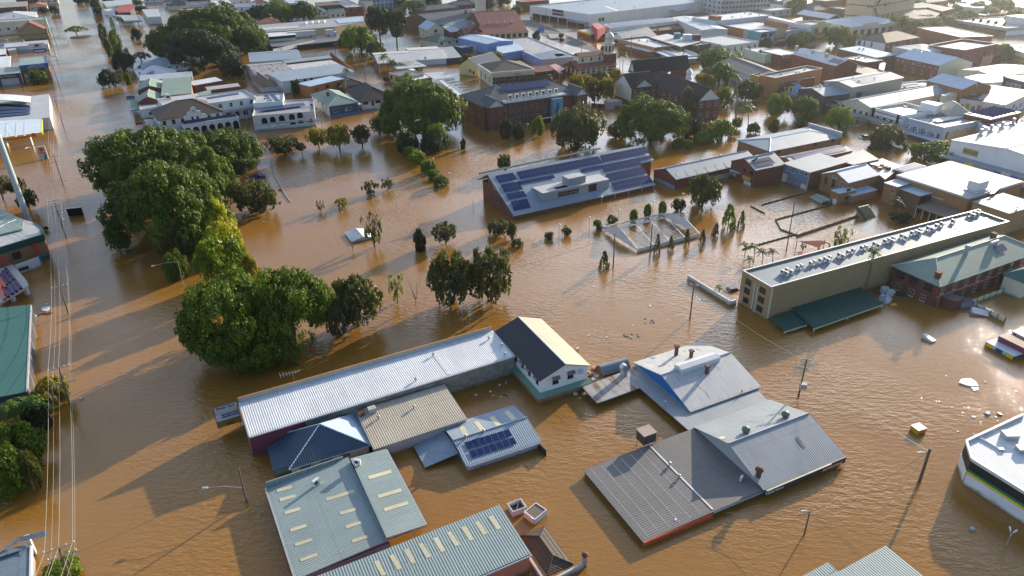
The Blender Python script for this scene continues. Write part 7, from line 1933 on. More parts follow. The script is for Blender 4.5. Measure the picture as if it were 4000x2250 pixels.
px_prism('parapet_store','white parapeted roof next to the long narrow brick hall',[(20,315),(620,440),(560,470),(0,350)],8.5,'pale',roofm('c_light'),'store');px_prism('gable_store','small white gabled roof by the long narrow brick hall',[(470,390),(690,340),(700,410),(560,425)],7,'brick',roofm('white','x'),'store')
px_prism('dark_shop','dark roofed workshop at the top of the far street',[(930,0),(1180,20),(1500,-10),(1500,-60),(930,-60)],9,'brown',roofm('r_grey','x'),'workshop')
d=Bd('white_hostel','white walled hostel with a brown tiled hip roof',A=(1850,766),B=(2365,878),C=(3000,735),by=1075,roof='hip',rise=3.4,rm='t_brown',wall='brick',ov=.4,cat='hostel');d.panel('l',0,-1,d.D,d.z-.4,wallm('white'),'white_wall');d.row('f6@%.1f/1.2x2'%(d.z*.6))
for k,a in enumerate((.12,.3,.55)):d.win('l',d.D*a,d.z*.62,1.4 if k==0 else .8,2.6,'d').location.x -= .07
Bd('long_grey_shop','long pale blue roofed shop in front of the white hostel',A=(1490,985),B=(2215,1178),C=(2510,1110),K=(1800,935),z=6,roof='mu',rise=.6,rm='sky',wall='brown',ov=.1,rib='y',cat='shop',acs=2)
d=Bd('solar_brick_hall','brown brick hall with two solar arrays on a white roof',A=(520,1078),B=(1386,1330),C=(1768,1276),z=8.5,roof='gv',pk=(1590,1196),rm='white',wall='redbrick',ov=.3,cat='hall',trim='w',wins='l8@5/1.0x1.6d')
d.solar((525,1068),(650,982),(800,1136),3,4);d.solar((1205,1242),(1320,1170),(1420,1294),3,4)
for p in((575,985),(895,1070),(1175,1140),(1055,1020),(1320,1085)):d.chimney(p,w=1.2,hh=1.6,m='weathered' if False else 'grey')
d=Bd('flat_brick_block','square dark brick block with a flat white roof and rear windows',A=(-125,1012),B=(277,1132),C=(637,1070),K=(200,962),by=1345,roof='flat',par=.2,rm='c_light',wall='redbrick',wins='f6@5/1.0x1.6')
d=Bd('brick_terrace','dark brick terrace with pale roof and air conditioners',A=(1560,1165),B=(1992,1268),C=(2265,1206),K=(1850,1120),z=7,roof='flat',par=.2,rm='c_light',wall='redbrick',acs=4,wins='f4@4/1.0x1.8')
Bd('brick_lean_to','low tan roofed brick range below the solar brick hall',A=(1390,1345),B=(2050,1520),C=(2180,1450),K=(1760,1290),z=5,roof='mu',rise=.5,rm='tan',wall='redbrick',ov=.2,rib='y')
px_prism('tin_roof','small sharp grey roof wedged beside the tall brick theatre',[(2230,1390),(2250,1240),(2375,1265),(2330,1420)],6,'sand',roofm('grey','x'),'shed')
Q(3000, 280, 5.152)
d=Bd('orange_walled_shop','shop with an ochre orange side wall and green roof deck',A=(-150,60),B=(150,135),C=(1045,-65),K=(820,-130),z=9,roof='flat',par=.7,rm='c_green',wall='orange',cat='shop',acs=4,trim='w');d.solar((50,75),(490,-20),(130,100),9,2)
d=Bd('heritage_shop','red and cream heritage shop front with a brick side wall',A=(22,132),B=(347,202),C=(950,112),by=520,roof='flat',par=.6,rm='c_grey',wall='redbrick',cat='shop');d.panel('l',0,3,d.D,d.z-.05,wallm('cream'),'cream_front')
for k in range(4):d.win('l',d.D*(.14+.24*k),d.z*.60,.9,2.2,'d').location.x -= .07
for a in(0,.48,.94):d.panel('l',d.D*a,3,d.D*a+.5,d.z+.3,wallm('red'),'red_pilaster',.06,.06)
d.awning('l', 0, d.D, 4.0, 4, 'darkgreen', drop=1.0)
d=Bd('pastel_shops','yellow shop pair with a rounded blue painted bay',A=(345,312),B=(886,468),C=(1100,420),by=690,roof='flat',par=.5,rm='steel',wall='yellow',cat='shop');d.panel('l',d.D*.34,2.6,d.D*.64,d.z+.2,paint('painted_blue',(.22,.36,.68),.4),'blue_bay',.3);arch(d,'l',d.D*.49,d.z,d.D*.3,d.D*.15+.6,MATS['painted_blue'],'blue_bay');d.awning('l',0,d.D,2.6,3.4,'weathered',fascia='magenta');d.row('l6@4.4/.9x1.4d')
d.ac_at(-.6, d.D * .45, -pi / 2, 1.4).location.z = 3.2
d=Bd('grey_gable_hall','wide blue grey roof with many small vents above the shop fronts',A=(700,362),B=(1190,512),C=(1665,402),K=(1440,215),z=7.5,roof='gu',rise=1.8,rm='bluegrey',wall='dark',ov=.2,vents=7,acs=2,cat='hall')
d=Bd('clothing_store','white fronted clothing store with a navy name panel',A=(895,442),B=(1462,608),W=62,by=880,roof='flat',par=.5,rm='grey',wall='pale',cat='store',vents=6,acs=3,ang=None)
a,zz=d.face_at('l',(1150,605));d.panel('l',a-6.6,zz-1.5,a+6.6,zz+1.3,plain('sign_slate',(.03,.045,.07)),'name_panel');d.text('l',a,zz-.1,'Best&Less',1.9,WHITE_INK,.1);d.awning('l',0,d.D,4.4,4.2,'brown',t=.7)
d.solar_m(26,d.D*.55,30,d.D*.16,18,2,.3);d.solar_m(26,d.D*.78,30,d.D*.16,18,2,.3)
d=Bd('sawtooth_hall','long pale roofed hall with glazed skylight sheets behind the clothing store',A=(1175,180),B=(1700,330),C=(2640,110),K=(2190,5),z=10,roof='gu',rise=1.2,rm='light',wall='timber',ov=.3,cat='hall',vents=4);d.solar_m(d.W*.2,.5,d.W*.75,d.D*.42,12,3,.06)
d.root.children[0]
d=Bd('cream_gable_shop','cream shop front with a shaped gable and long grey roof',A=(1472,590),B=(2088,708),C=(3716,408),by=1040,roof='gu',pk=(1790,548),rm='grey',wall='cream',ov=.2,cat='shop');d.wpx('l',1.1,1.9,((1508,715),(1630,770),(1742,806),(1862,842)),'m');d.wpx('l',1.0,1.1,((1985,852),),'d');d.awning('l',0,d.D,3.0,4,'grey',posts=6)
d.row('f4@3/1.6x2d:30-50')
Q(3500, 280, 5.152)
d=Bd('timbered_shop','white shop front crossed with black timbers and panels',A=(-480,722),B=(206,900),C=(702,782),K=(250,612),by=1235,roof='flat',par=.8,rm='c_light',wall='white',cat='shop',acs=1)
for a in(.02,.2,.42,.64,.82):d.panel('l',d.D*a,2,d.D*a+1.2,d.z-(2.6 if a not in(.02,.82)else 0),BLACK,'black_panel',.06,.003)
for zz in(.45,.56,.80):d.panel('l',0,d.z*zz,d.D,d.z*zz+.25,BLACK,'timber_band',.05,.01)
d.awning('l',0,d.D,2.8,4,'grey',t=.4);d.plate((110,680),(280,655),(180,725),roofm('pinkgrey','x'),'roof_hatch',.3)
d=Bd('pale_blue_hotel','pale blue painted corner hotel with a parapet and tan side wall',A=(212,908),B=(962,1142),C=(1706,970),K=(905,785),by=1450,roof='flat',par=.9,rm='c_light',wall='paleblue',cat='hotel');d.wpx('l',1.2,2.0,((240,1120),(375,1165),(540,1210),(730,1275),(840,1300)),'w')
d.panel('f',d.W*.15,-1,d.W,d.z*.62,wallm('tan'),'tan_wall');d.row('f4@%.1f/1.0x2.4d'%(d.z*.42));d.awning('l',0,d.D,d.z*.22,4.5,'sky',fascia='blue');d.plate((720,990),(830,1045),(1350,870),roofm('white','y'),'raised_roof',.5)
for k in range(3):d.plate((600+130*k,900-20*k),(760+130*k,900-12*k),(620+130*k,925-20*k),PANEL,'solar_array',.7,5,1)
for k in range(4):d.ac_at(-.6,d.D*(.15+.22*k),-pi/2,1.5).location.z=d.z*.30
px_prism('rooftop_hut','white rooftop huts with a brick end beside the grey roof',[(500,610),(640,580),(950,635),(830,690),(630,640)],8.6,'white',roofm('c_white'),'hut')
Bd('hip_cottage','pale ribbed pyramid roof with thin chimneys behind the hotel',A=(880,730),B=(1010,900),C=(1440,835),K=(1190,690),z=5.5,roof='hip',rise=3.4,rm='sand',wall='cream',ov=.3,cat='cottage')
d=Bd('rust_roof_mural','shed with a patchwork rust and grey roof and painted walls',A=(1527,520),B=(2242,722),C=(2582,446),K=(1857,252),z=5.6,roof='mu',rise=.8,rm='r_dark',wall='offwhite',ov=.1,rib='y',cat='shed')
d.plate((1640,545),(1720,570),(1860,372),roofm('sky','y'),'grey_sheets',.04);d.plate((1890,460),(2290,480),(1960,390),roofm('sky','y'),'grey_sheets',.05);d.plate((2070,655),(2150,675),(2290,500),roofm('sky','y'),'grey_sheets',.06)
MG=[paint('mural_rose',(.4,.12,.15),.5),paint('mural_ochre',(.45,.28,.05),.5),paint('mural_green',(.12,.2,.1),.5)]
for k in range(6):d.panel('l',d.D*(.03+.13*k),.6,d.D*(.12+.13*k),3.2+.8*(k%2),MG[k%3],'mural_patch')
for k in range(7):d.panel('f',d.W*(.05+.13*k),1+(k%3)*.8,d.W*(.12+.13*k),2.6+(k%3)*.8,paint('mural_sky',(.08,.2,.5),.4),'mural_patch')
d=Bd('solar_deck','brick edged flat roof with tilted rows of solar panels',A=(1390,856),B=(1932,968),C=(2458,828),K=(2000,702),z=6.5,roof='flat',par=.25,rm='c_light',wall='redbrick',trim='w')
for k in range(6):
    x=d.W*(.14+.13*k);q=[Vector((x,d.D*.06,d.z+.2)),Vector((x,d.D*.92,d.z+.2)),Vector((x+1.5,d.D*.06,d.z+1.0))];d.plate3(q[0],q[1]-q[0],q[2]-q[0],PANEL,'solar_array',.05,7,1)
d=Bd('white_solar_roof','white sloped roof with a four by four grid of solar panels',A=(1590,912),B=(1765,1172),C=(2052,1092),K=(1800,868),z=5.2,roof='mu',rise=-.5,rm='white',wall='pale',ov=.1,rib='y');d.solar((1660,945),(1790,900),(1790,1135),4,5)
px_prism('white_roof_block','bright white stepped roof beyond the solar grid',[(1890,960),(2130,920),(2390,1030),(2060,1090)],5.0,'white',roofm('white','x'))
d=Bd('gabled_brick_hall','brick gabled hall with a pale blue roof in the block centre',A=(925,192),B=(1268,390),C=(1795,272),K=(1090,85),z=9,roof='gv',pk=(1555,190),rm='sky',wall='rust',ov=.3,cat='hall');d.panel('f',d.W*.45,d.z+.2,d.W*.47,d.z+1.6,TRIM,'vent_strip')
Bd('white_lean_to','white roofed lean-to over a dark open shed below the gabled hall',A=(1290,395),B=(1540,490),C=(1870,330),K=(1600,300),z=6.5,roof='mu',rise=.5,rm='white',wall='black',ov=.1,rib='y',cat='shed')
px_prism('cafe_block','cream and black painted rear block with a round sign',[(905,470),(1120,400),(1300,395),(1280,430),(1010,480)],7,'cream',roofm('c_light'),'shop')
d=Bd('blue_band_shop','shop with a dark blue roof band over an ochre wall',A=(2150,90),B=(2760,250),W=22,by=480,roof='flat',par=0,rm='white',wall='orange',cat='shop',ov=.1);d.panel('l',0,d.z-3.0,d.D,d.z-.1,plain('band_navy',(.06,.09,.14)),'blue_band',.25)
for k in range(4):d.ac_at(-.7,d.D*(.75-.13*k),-pi/2,1.6).location.z=d.z*.38
px_prism('white_canopies','cluster of white flat roofs in bright sunlight',[(1370,110),(1700,40),(2150,90),(2150,200),(1700,230)],5.5,'pale',roofm('white','x'))
Q(3500, 0, 5.152)
th=Bd('theatre','tall brick theatre with a cream gable wall and pale roof',A=(60,1128),B=(897,1342),C=(1462,1238),by=1640,roof='gv',pk=(1190,1148),rm='sky',wall='brick',ov=.2,cat='theatre');th.panel('f',0,-1,th.W,th.z-.15,wallm('cream'),'cream_wall');th.gable=1
MB().poly([(0,-.06,th.z-.16),(th.W,-.06,th.z-.16),(th.W/2,-.06,th.z+th.rise-.3)]).build('cream_gable',wallm('cream'),th.root)
th.row('l4@%.1f/.9x2.2:4-26'%(th.z*.35));th.row('l8@%.1f/1.2x.5'%(th.z*.78))
wg=Bd('flytower','x',A=(222,928),B=(472,1118),C=(802,972),K=(632,862),z=th.z+2.5,roof='hip',rise=1.5,rm='light',wall='grey',ov=.1,ang=th.ang);merge(th,wg)
d=Bd('bowed_brick_hall','large brick hall with a curved parapet roof beside the theatre',A=(860,900),B=(1312,1038),C=(2022,868),K=(1255,775),z=11,roof='flat',par=1.0,rm='light',wall='brick',cat='hall',trim='w',vents=3);d.row('f4@7/1.2x2m');d.row('f4@3/1.6x2m');d.panel('f',d.W*.62,1,d.W*.95,5.5,wallm('pink'),'pale_patch')
Bd('white_roofed_store','white roofed brick store with stepped roofs near the trees',A=(572,592),B=(1312,742),C=(1795,738),K=(1020,482),z=8,roof='flat',par=.3,rm='c_white',wall='brick',cat='store',acs=4)
d=Bd('riverside_hotel','brown brick hotel with a pale green roof fascia near the river',A=(1522,418),B=(2292,602),C=(2900,470),K=(2250,285),by=775,roof='flat',par=.6,rm='c_light',wall='brown',cat='hotel',wins='l7@7/1.8x2m l7@3.2/1.8x2m')
for f,L in(('l',d.D),('f',d.W)):d.panel(f,-.2,d.z-1.8,L,d.z+.1,paint('fascia_mint',(.30,.36,.32),.4),'fascia',.25)
d.bx('penthouse',d.W*.45,d.D*.1,d.z-.5,d.W,d.D*.5,d.z+4,wallm('pale'),roofm('c_light'));d.panel('f',0,-1,d.W,d.z-2,wallm('white'),'white_side')
for k in range(4):d.chimney(xy=(d.W*.2,d.D*(.85-.14*k)),w=1.0,hh=2.2,m='grey')
d=Bd('yellow_depot','depot with a pale yellow wall and white roof machinery',A=(2020,870),B=(2960,1190),W=30,by=1400,roof='flat',par=.4,rm='c_light',wall='cream',cat='depot',acs=4);d.panel('l',d.D*.25,1,d.D,d.z*.5,plain('painted_gold',(.45,.28,.03)),'gold_band')
d=Bd('skylight_hall','pale low hall with a grid of glazed roof sheets',A=(1425,1402),B=(2000,1570),C=(2760,1420),K=(2115,1268),z=5.2,roof='gu',rise=1.2,rm='light',wall='cream',ov=.2,cat='hall');d.solar_m(d.W*.1,.6,d.W*.45,d.D*.4,8,3,.06)
for lab,pts,rm_,z in(('grey slate hip roofed house in front of the tan tower',[(150,130),(480,40),(1180,165),(930,230),(640,150),(400,165)],'t_slate',7),('grey slate roofed house with rooftop machines under the trees',[(0,225),(480,170),(940,215),(790,350),(420,380),(0,310)],'t_slate',6)):
    px_prism('slate_house', lab, pts, z, 'brown', roofm(rm_), 'house')
px_prism('white_pavilion','white hip roofed pavilion close to the river trees',[(1220,60),(1480,40),(1800,0),(1960,40),(1740,160),(1560,150),(1310,120)],6,'pale',roofm('white','x'),'pavilion')
# big ribbed white roof at the picture's right edge and small buildings east of the brick row
Q(0, 0, 1.0)
wr=Bd('ribbed_market','vast white ribbed roof with four tall vents and painted awnings',A=(3713,546),B=(4170,660),K=(4060,466),z=8.5,roof='gu',rise=1.6,rm='white',wall='white',ov=.2,cat='market',ang=None)
for p in ((3828, 532), (3868, 516), (3912, 504), (3955, 490)):
    x,y,zz=wr.on_roof(p);MB().box(x-.6,y-.6,zz-.3,x+.6,y+.6,zz+.8).box(x-.35,y-.35,zz+.803,x+.35,y+.35,zz+2.4).build('tall_vent',METAL,wr.root)
wr.awning('l', 0, wr.D, 4.2, 4.5, 'bluegrey', t=.5)
for a0,a1,m in((.25,.33,'sign_yellow'),(.52,.58,None),(.66,.72,None)):wr.panel('l',wr.D*a0,3.3,wr.D*a1,4.2,MATS[m]if m else paint('awning_violet',(.14,.12,.42),.3),'awning_sign',.08,4.5)
wr.panel('l',wr.D*.58,3.0,wr.D*.66,4.6,TRIM,'cloud_sign',.1,4.55);wr.text('l',wr.D*.2,6.2,'HOUSE',1.5,BLACK_INK,.14);wr.panel('l',wr.D*.13,5.2,wr.D*.27,7.2,paint('sign_ochre',(.45,.33,.12),.3),'ochre_sign',.08)
Q(3000, 560)
d=Bd('solar_strip_shop','low roof with a long band of solar panels behind the blue backed shop',A=(128,140),B=(240,196),C=(800,78),K=(722,6),z=4.8,roof='gu',rise=.8,rm='steel',wall='ochre',ov=.2,cat='shop');d.solar_m(2,.5,d.W-4,d.D*.4,16,2);d.solar_m(2,d.D*.55,d.W-4,d.D*.36,16,2)
px_prism('grey_roof_shop','flat grey roof with two dome vents behind the gabled shop',[(640,160),(960,62),(1120,160),(860,215)],5.4,'brown',roofm('steel','x'),'shop')
d=px_prism('debris_roof','pale flat roof strewn with debris beside a small solar roof',[(1020,196),(1150,150),(1345,230),(1180,362),(1100,300)],5.0,'brown',roofm('c_light'),'shop')
for k in range(6):c=at((1060+30*k,225+(k%3)*20),5)-d.location;MB().box(c.x-.6,c.y-.4,5.003,c.x+.6,c.y+.4,5.4+.2*(k%3)).build('roof_debris',RUST if k%2 else wallm('salmon'),d)
d=Bd('blue_panel_roof','small roof fully covered in blue panels near the large brick store',A=(1290,255),B=(1350,300),C=(1580,238),K=(1465,196),z=5.5,roof='mu',rise=.3,rm='sky',wall='brown',ov=.1);d.solar_m(.4,.4,d.W-.8,d.D-.8,6,3)
Q(0, 0, .644)
d=Bd('brick_depot','long orange brick building with a pale hipped metal roof behind the solar hall',A=(1885,353),B=(1925,386),C=(2094,346),K=(2040,313),by=416,roof='hip',rise=1.5,rm='bluegrey',wall='ochre',ov=.2,cat='depot',wins='f4@3.4/1.2x1.0d');d.bx('raised_parapet',d.W-.5,0,0,d.W+.1,d.D,d.z+1.6,wallm('grey'))
# ---------------------------------------------------------------- the last rows of roofs before the top of the view
Q(0, 0, 1.0)
FH = 'small houses in the furthest rows'
for x,y,W,D,z,rf,rm_,wl_,lab in((640,8,16,11,5,'hip','t_grey','white','grey hip roofed house beside the far median trees'),(900,2,18,12,5,'gu','light','cream','pale gabled house behind the grove'),(985,14,14,10,4.5,'hip','t_terra','pale','terracotta roofed house above the arcade'),(1060,-12,20,12,6,'gu','white','paleblue','white gabled house in the furthest row'),(1010,92,16,12,4.5,'hip','t_terra','cream','low terracotta roof beside the arcade end'),(1210,45,14,11,5,'hip','sky','white','pale blue hip roof beyond the arcade trees'),(1290,52,12,9,4.5,'gu','palegreen','cream','small green gabled house near the brick flats'),(1440,62,14,9,5,'hip','t_red','brick','red hip roof beside the tall dark trees'),(1620,-8,26,14,7,'gu','grey','pale','grey hall behind the glass office'),(1760,22,24,12,6,'hip','t_slate','brown','slate hip roof among the far palms'),(1850,-15,30,16,7,'gu','white','pale','white far hall near the river street'),(2040,8,26,12,7,'flat','red','brown','red awning market building beyond the church tower'),(2105,30,20,10,7,'flat','c_light','brick','brick shop at the supermarket corner'),(2950,-6,26,14,7,'gu','teal','pale','teal roofed far building behind the blue house'),(3060,18,22,13,6,'hip','t_slate','paleblue','blue grey hip roof by the upper street trees'),(3010,42,22,12,5,'flat','c_grey','grey','flat grey roof beside the dark car park'),(3230,-4,24,14,9,'flat','c_brown','brick','brick block with brown roof left of the tan tower'),(3180,40,16,10,6,'hip','t_grey','brick','small slate roof below the brown topped brick block'),(3620,10,26,16,6,'hip','t_slate','brick','large slate hip roof right of the tan tower'),(3780,22,20,12,5,'hip','light','red','pale roof with red walls near the river'),(3850,60,22,10,5,'flat','c_light','brown','flat pale roof among river bank trees'),(1140,20,16,10,5,'hip','t_brown','white','brown hip roof between far trees'),(730,22,18,10,5,'gu','rust' if False else 'r_grey','cream','rust patched gable roof behind the cream two storey house'),(560,-8,18,12,5,'hip','white','white','white hip roof at the top beside the side street'),(60,-6,30,14,7,'gu','brown','brown','brown roofed hall at the top corner'),(150,-2,16,10,5,'hip','t_red','cream','dark red roof at the top by the road')):
    Bd('house',lab,B=(x,y),W=W,D=D,z=z,roof=rf,rise=2.6,par=.3,rm=rm_,wall=wl_,ov=.4,ang=27,cat='house',group=FH,wins='f3@%.1f/1.4x1.3d'%(z*.55))
FT = 'trees in the furthest rows'
for x,y,r,c,lab in((690,-5,34,'dark','far tree beyond the cream two storey house'),(790,5,40,'fig','far tree behind the grove crowns'),(860,-20,44,'green','far broad tree at the top of the view'),(950,-12,30,'dark','far dark tree beside the terracotta roof'),(1130,0,26,'fig','far tree by the brown hip roof'),(1560,8,34,'fig','far tree behind the glass office'),(1690,15,30,'dark','far tree beside the slate hip roof'),(1810,12,26,'fig','far tree among palms'),(1900,20,34,'dark','far dark tree left of the church tower'),(1970,8,26,'fig','far tree between white hall and church tower'),(2020,40,22,'olive','far street tree beside the church tower'),(2890,6,24,'dark','far tree behind the office block'),(2990,10,26,'fig','far tree by the teal roof'),(3110,-8,40,'green','far tree crown above the blue grey hip roof'),(3560,30,34,'green','far tree right of the tan tower'),(3700,0,40,'fig','far tree behind the white pavilion'),(3820,38,36,'green','far tree on the river side'),(3880,10,34,'dark','far dark tree on the river side'),(3960,62,30,'green','far tree at the corner of the view'),(3930,90,26,'olive','far olive tree at the corner of the view'),(420,-15,40,'dark','far tree behind the green end wall store'),(330,-25,30,'fig','far tree crown over the road end')):
    tree('far_tree',lab,'dense',x,y-r*.9,y+r*.55,r,c,FT)
# ---------------------------------------------------------------- far trees
Q(0, 0)
GV = 'great fig grove behind the arcaded inn'
for cx,yt,yb,rx,c,lab in((2160,55,600,430,'fig','largest crown of the great fig grove, pale topped'),(1790,250,590,230,'fig','fig at the road side of the great fig grove'),(2060,300,700,300,'dark','dark lower fig in front of the great fig grove'),(2440,200,560,260,'fig','fig on the inner side of the great fig grove')):
    tree('fig_tree', lab, 'big', cx, yt, yb, rx, c, GV)
tree('leafy_tree','dark tree close to the industrial sheds at the fig grove corner','dense',2350,545,790,115,'dark')
MD = 'trees along the flooded median'
for cx,yt,yb,rx,k,c,lab in((1052,250,410,50,'column','olive','grey green median tree nearest the price sign'),(1180,325,530,72,'column','green','tall bright median tree'),(1115,400,570,48,'column','olive','slim median tree beside the tall bright one'),(1265,500,715,100,'dense','dark','widest dark median tree'),(1430,505,640,96,'umbrella','dusty','spreading grey topped tree beside the median'),(1380,280,405,50,'dense','dark','small dark tree in the side street with a long reflection'),(1102,705,890,92,'dense','dark','lone dark tree standing in the middle of the water road'),(1302,740,850,36,'column','green','narrow tree beside the bungalow corner'),(980,-10,140,52,'column','dark','dark tree at the far end of the median'),(820,-60,40,80,'dense','dark','dark tree crown at the very top of the road')):
    tree('median_tree', lab, k, cx, yt, yb, rx, c, MD)
tree('umbrella_tree','wide flat topped umbrella tree on the traffic island','umbrella',785,252,362,104,'green',zb=.15)
tree('round_bush','round dark green bush before the brick corner workshop','bush',402,716,848,82,'fig')
for cx,yt,yb,r,lab in((1486,350,385,18,'tiny round bush upper of two in the side street'),(1502,395,430,20,'tiny round bush lower of two in the side street'),(1555,300,375,38,'grey bush at the corner of the fig grove'),(1560,360,430,45,'pale green bush at the foot of the fig grove')):
    tree('round_bush',lab,'bush',cx,yt,yb,r,'green','bushes in the side street')
for cx,yt,yb,rx,lab in((560,60,150,40,'roadside tree beside the furthest pole'),(450,70,130,45,'low tree at the pink roofed house'),(1370,0,60,80,'trees between green store and cream house'),(1430,60,120,60,'bush beside the restaurant'),(1980,-10,50,120,'tree behind the cream two storey house'),(2540,90,190,70,'tree at the edge of the fig grove roofs'),(1960,680,760,55,'bush beside the hip roofed house'),(1460,640,700,50,'bush in front of the wide grey hip roof')):
    tree('leafy_tree',lab,'dense',cx,yt,yb,rx,'dark','small dark trees around the far houses')
Q(1000, 0)
ML = 'leafy trees among the central rooftops'
for cx,yt,yb,rx,k,c,lab in((240,15,225,190,'dense','green','broad green tree at the top behind the arcade roof'),(480,25,215,115,'dense','fig','dark tree right of the broad green tree at the top'),(50,60,225,90,'dense','dark','tree left of the broad green tree at the top'),(1260,60,460,150,'loose','dark','tall dark pine like tree by the church lane'),(1420,75,480,140,'loose','dark','second tall dark tree, nearest the cream gabled house'),(1060,275,560,165,'dense','lime','bright crowned tree at the flooded lane corner'),(1220,410,590,120,'loose','olive','olive tree below the bright crowned tree'),(900,340,480,70,'dense','green','tree left of the bright crowned tree'),(1590,5,140,120,'dense','green','round tree before the dark glass office'),(1170,60,150,50,'dense','dark','small tree beside the cream square tower'),(2130,540,700,90,'loose','olive','loose tree beside the pale yellow house'),(2400,515,640,130,'loose','green','tree spreading over the single storey annex'),(430,805,960,70,'dense','dark','dark tree beside the orange brick flat'),(1610,655,730,65,'dense','green','bush behind the brown timber shop'),(880,860,960,55,'loose','olive','pale bush between two black hip roofs'),(700,60,160,90,'loose','dark','dark palms and trees before the brown brick block'),(1960,380,470,60,'loose','dark','tree beside the dark green hip roof'),(1330,760,830,60,'loose','olive','shrubs at the foot of the lane palms')):
    tree('leafy_tree',lab,k,cx,yt,yb,rx,c,ML,zb=.25 if c=='dark' and k=='loose' and yb>400 else 0)
LP_ = 'palms around the far buildings'
for cx,yt,yb,rx,lab in((1285,560,740,75,'palm left in the lane pair'),(1365,620,760,80,'palm right in the lane pair'),(905,700,960,65,'palm above the orange brick flat'),(1745,30,110,45,'far palm by the dark glass office'),(1990,25,90,40,'far palm behind the slate college'),(2120,20,80,40,'far palm beside the pinnacled tower'),(640,100,180,45,'far palm by the brown brick block')):
    palm(lab, cx, yt, yb, rx, 'green' if cx < 1500 else 'dark', LP_)
Q(2000, 0)
GT = 'golden green trees between the two colleges'
for cx,yt,yb,rx,k,c,lab in((640,725,1080,95,'loose','gold','golden tree against the end of the brick college'),(745,740,1000,80,'loose','gold','golden tree second from the brick college'),(830,780,1060,95,'loose','olive','dark stemmed tree in the middle of the golden row'),(950,770,1040,95,'loose','gold','golden tree beside the cream school wall'),(1040,680,900,70,'loose','gold','golden tree in front of the domed church tower'),(900,700,850,70,'loose','olive','pale tree in front of the domed church wall')):
    tree('golden_tree', lab, k, cx, yt, yb, rx, c, GT, zb=.12)
tree('broad_tree','broad olive tree in front of the brick college','dense',650,1085,1540,235,'olive',limbs=8,zb=.04)
tree('broad_tree','broad bright tree in front of the grand old school','big',1400,985,1480,340,'green',limbs=9)
SC = 'trees and shrubs around the grand old school'
for cx,yt,yb,rx,k,c,lab in((1750,905,1210,92,'column','dusty','grey green tall tree against the school front'),(1830,1195,1420,110,'dense','dark','dark shrub mass below the grey green tall tree'),(2110,1195,1410,120,'loose','lime','bright shrub mass right of the school gable'),(1910,1325,1455,78,'bush','lime','bright round shrub before the school shrubs'),(2028,1325,1440,58,'bush','lime','smaller bright round shrub before the school shrubs'),(1660,1400,1500,55,'bush','green','round shrub nearest the solar hall ridge'),(1760,1415,1500,45,'bush','lime','small round shrub beside a lamp near the solar hall'),(2060,485,730,190,'dense','green','wide tree above the school roofs'),(2080,640,860,130,'dense','green','tree between school ridge and slate hall'),(1930,730,890,130,'loose','gold','pale hedge behind the school ridge'),(2340,815,1040,135,'dense','fig','dark tree right of the tall thin palm'),(2130,880,1080,75,'dense','lime','bright tree behind the school gable'),(2430,1235,1350,65,'dense','green','shrub in the flooded street corner'),(2210,1290,1380,60,'loose','lime','low bright shrub at the flooded street'),(2260,1170,1300,60,'loose','green','leafy clump below the shorter palm'),(2540,385,490,55,'dense','dark','street tree before the stained hall'),(1990,1290,1420,70,'loose','dark','dark palm like shrub in the school garden')):
    tree('garden_tree', lab, k, cx, yt, yb, rx, c, SC)
CF = 'small trees along the brick college front'
for cx,yt,yb,rx,lab,c in((262,1180,1380,58,'small bright tree at the college porch','lime'),(62,1230,1410,58,'dark bush under the college windows','dark'),(-60,1200,1400,55,'dark bush at the left of the college front','dark')):
    tree('garden_tree', lab, 'dense', cx, yt, yb, rx, c, CF)
for cx,yt,yb,rx,lab in((1115,535,710,62,'palm with full crown beside the domed tower'),(1085,560,700,40,'thin palm beside the domed tower'),(2255,755,1205,75,'very tall thin palm right of the school'),(2372,1065,1340,95,'bright palm in the flooded street'),(930,730,860,60,'palm behind the golden trees'),(365,760,850,55,'palm before the red roofed shop'),(2010,1240,1380,80,'spreading palm in the school garden'),(2105,480,640,60,'palm in the wide tree above the school')):
    palm(lab, cx, yt, yb, rx, 'lime' if yb > 1000 else 'green', LP_)
for cx,yt,yb,rx,lab in((500,340,385,26,'round tree on the car park strip'),(500,385,420,22,'small tree on the car park strip'),(50,240,330,40,'small tree by the white water of the car park'),(245,315,420,35,'thin tree by the blue banner'),(935,460,520,45,'bush beside the domed tower')):
    tree('street_tree',lab,'bush',cx,yt,yb,rx,'dark','small trees by the supermarket car park')
Q(3000, 0)
ST = 'trees lining the flooded shopping street'
for cx,yt,yb,rx,k,c,lab in((80,945,1190,112,'dense','lime','bright street tree below the heritage shop'),(362,990,1235,128,'dense','green','wide street tree below the blue painted bay'),(695,1088,1350,122,'dense','lime','bright street tree before the cream gable shop'),(1180,1262,1500,160,'dense','olive','olive street tree before the timbered shop'),(45,1200,1360,50,'dense','green','small street tree near the school palm'),(325,1225,1290,45,'bush','dark','dark low bush in the shopping street'),(685,255,480,138,'loose','green','dense tree before the cream colonnaded building'),(330,320,460,115,'dense','green','tree left of the tall yellow shop'),(865,350,470,95,'dense','green','tree beside the white hostel'),(220,360,470,50,'dense','dark','small tree at the arched shop')):
    tree('street_tree', lab, k, cx, yt, yb, rx, c, ST)
RV = 'trees along the river bank'
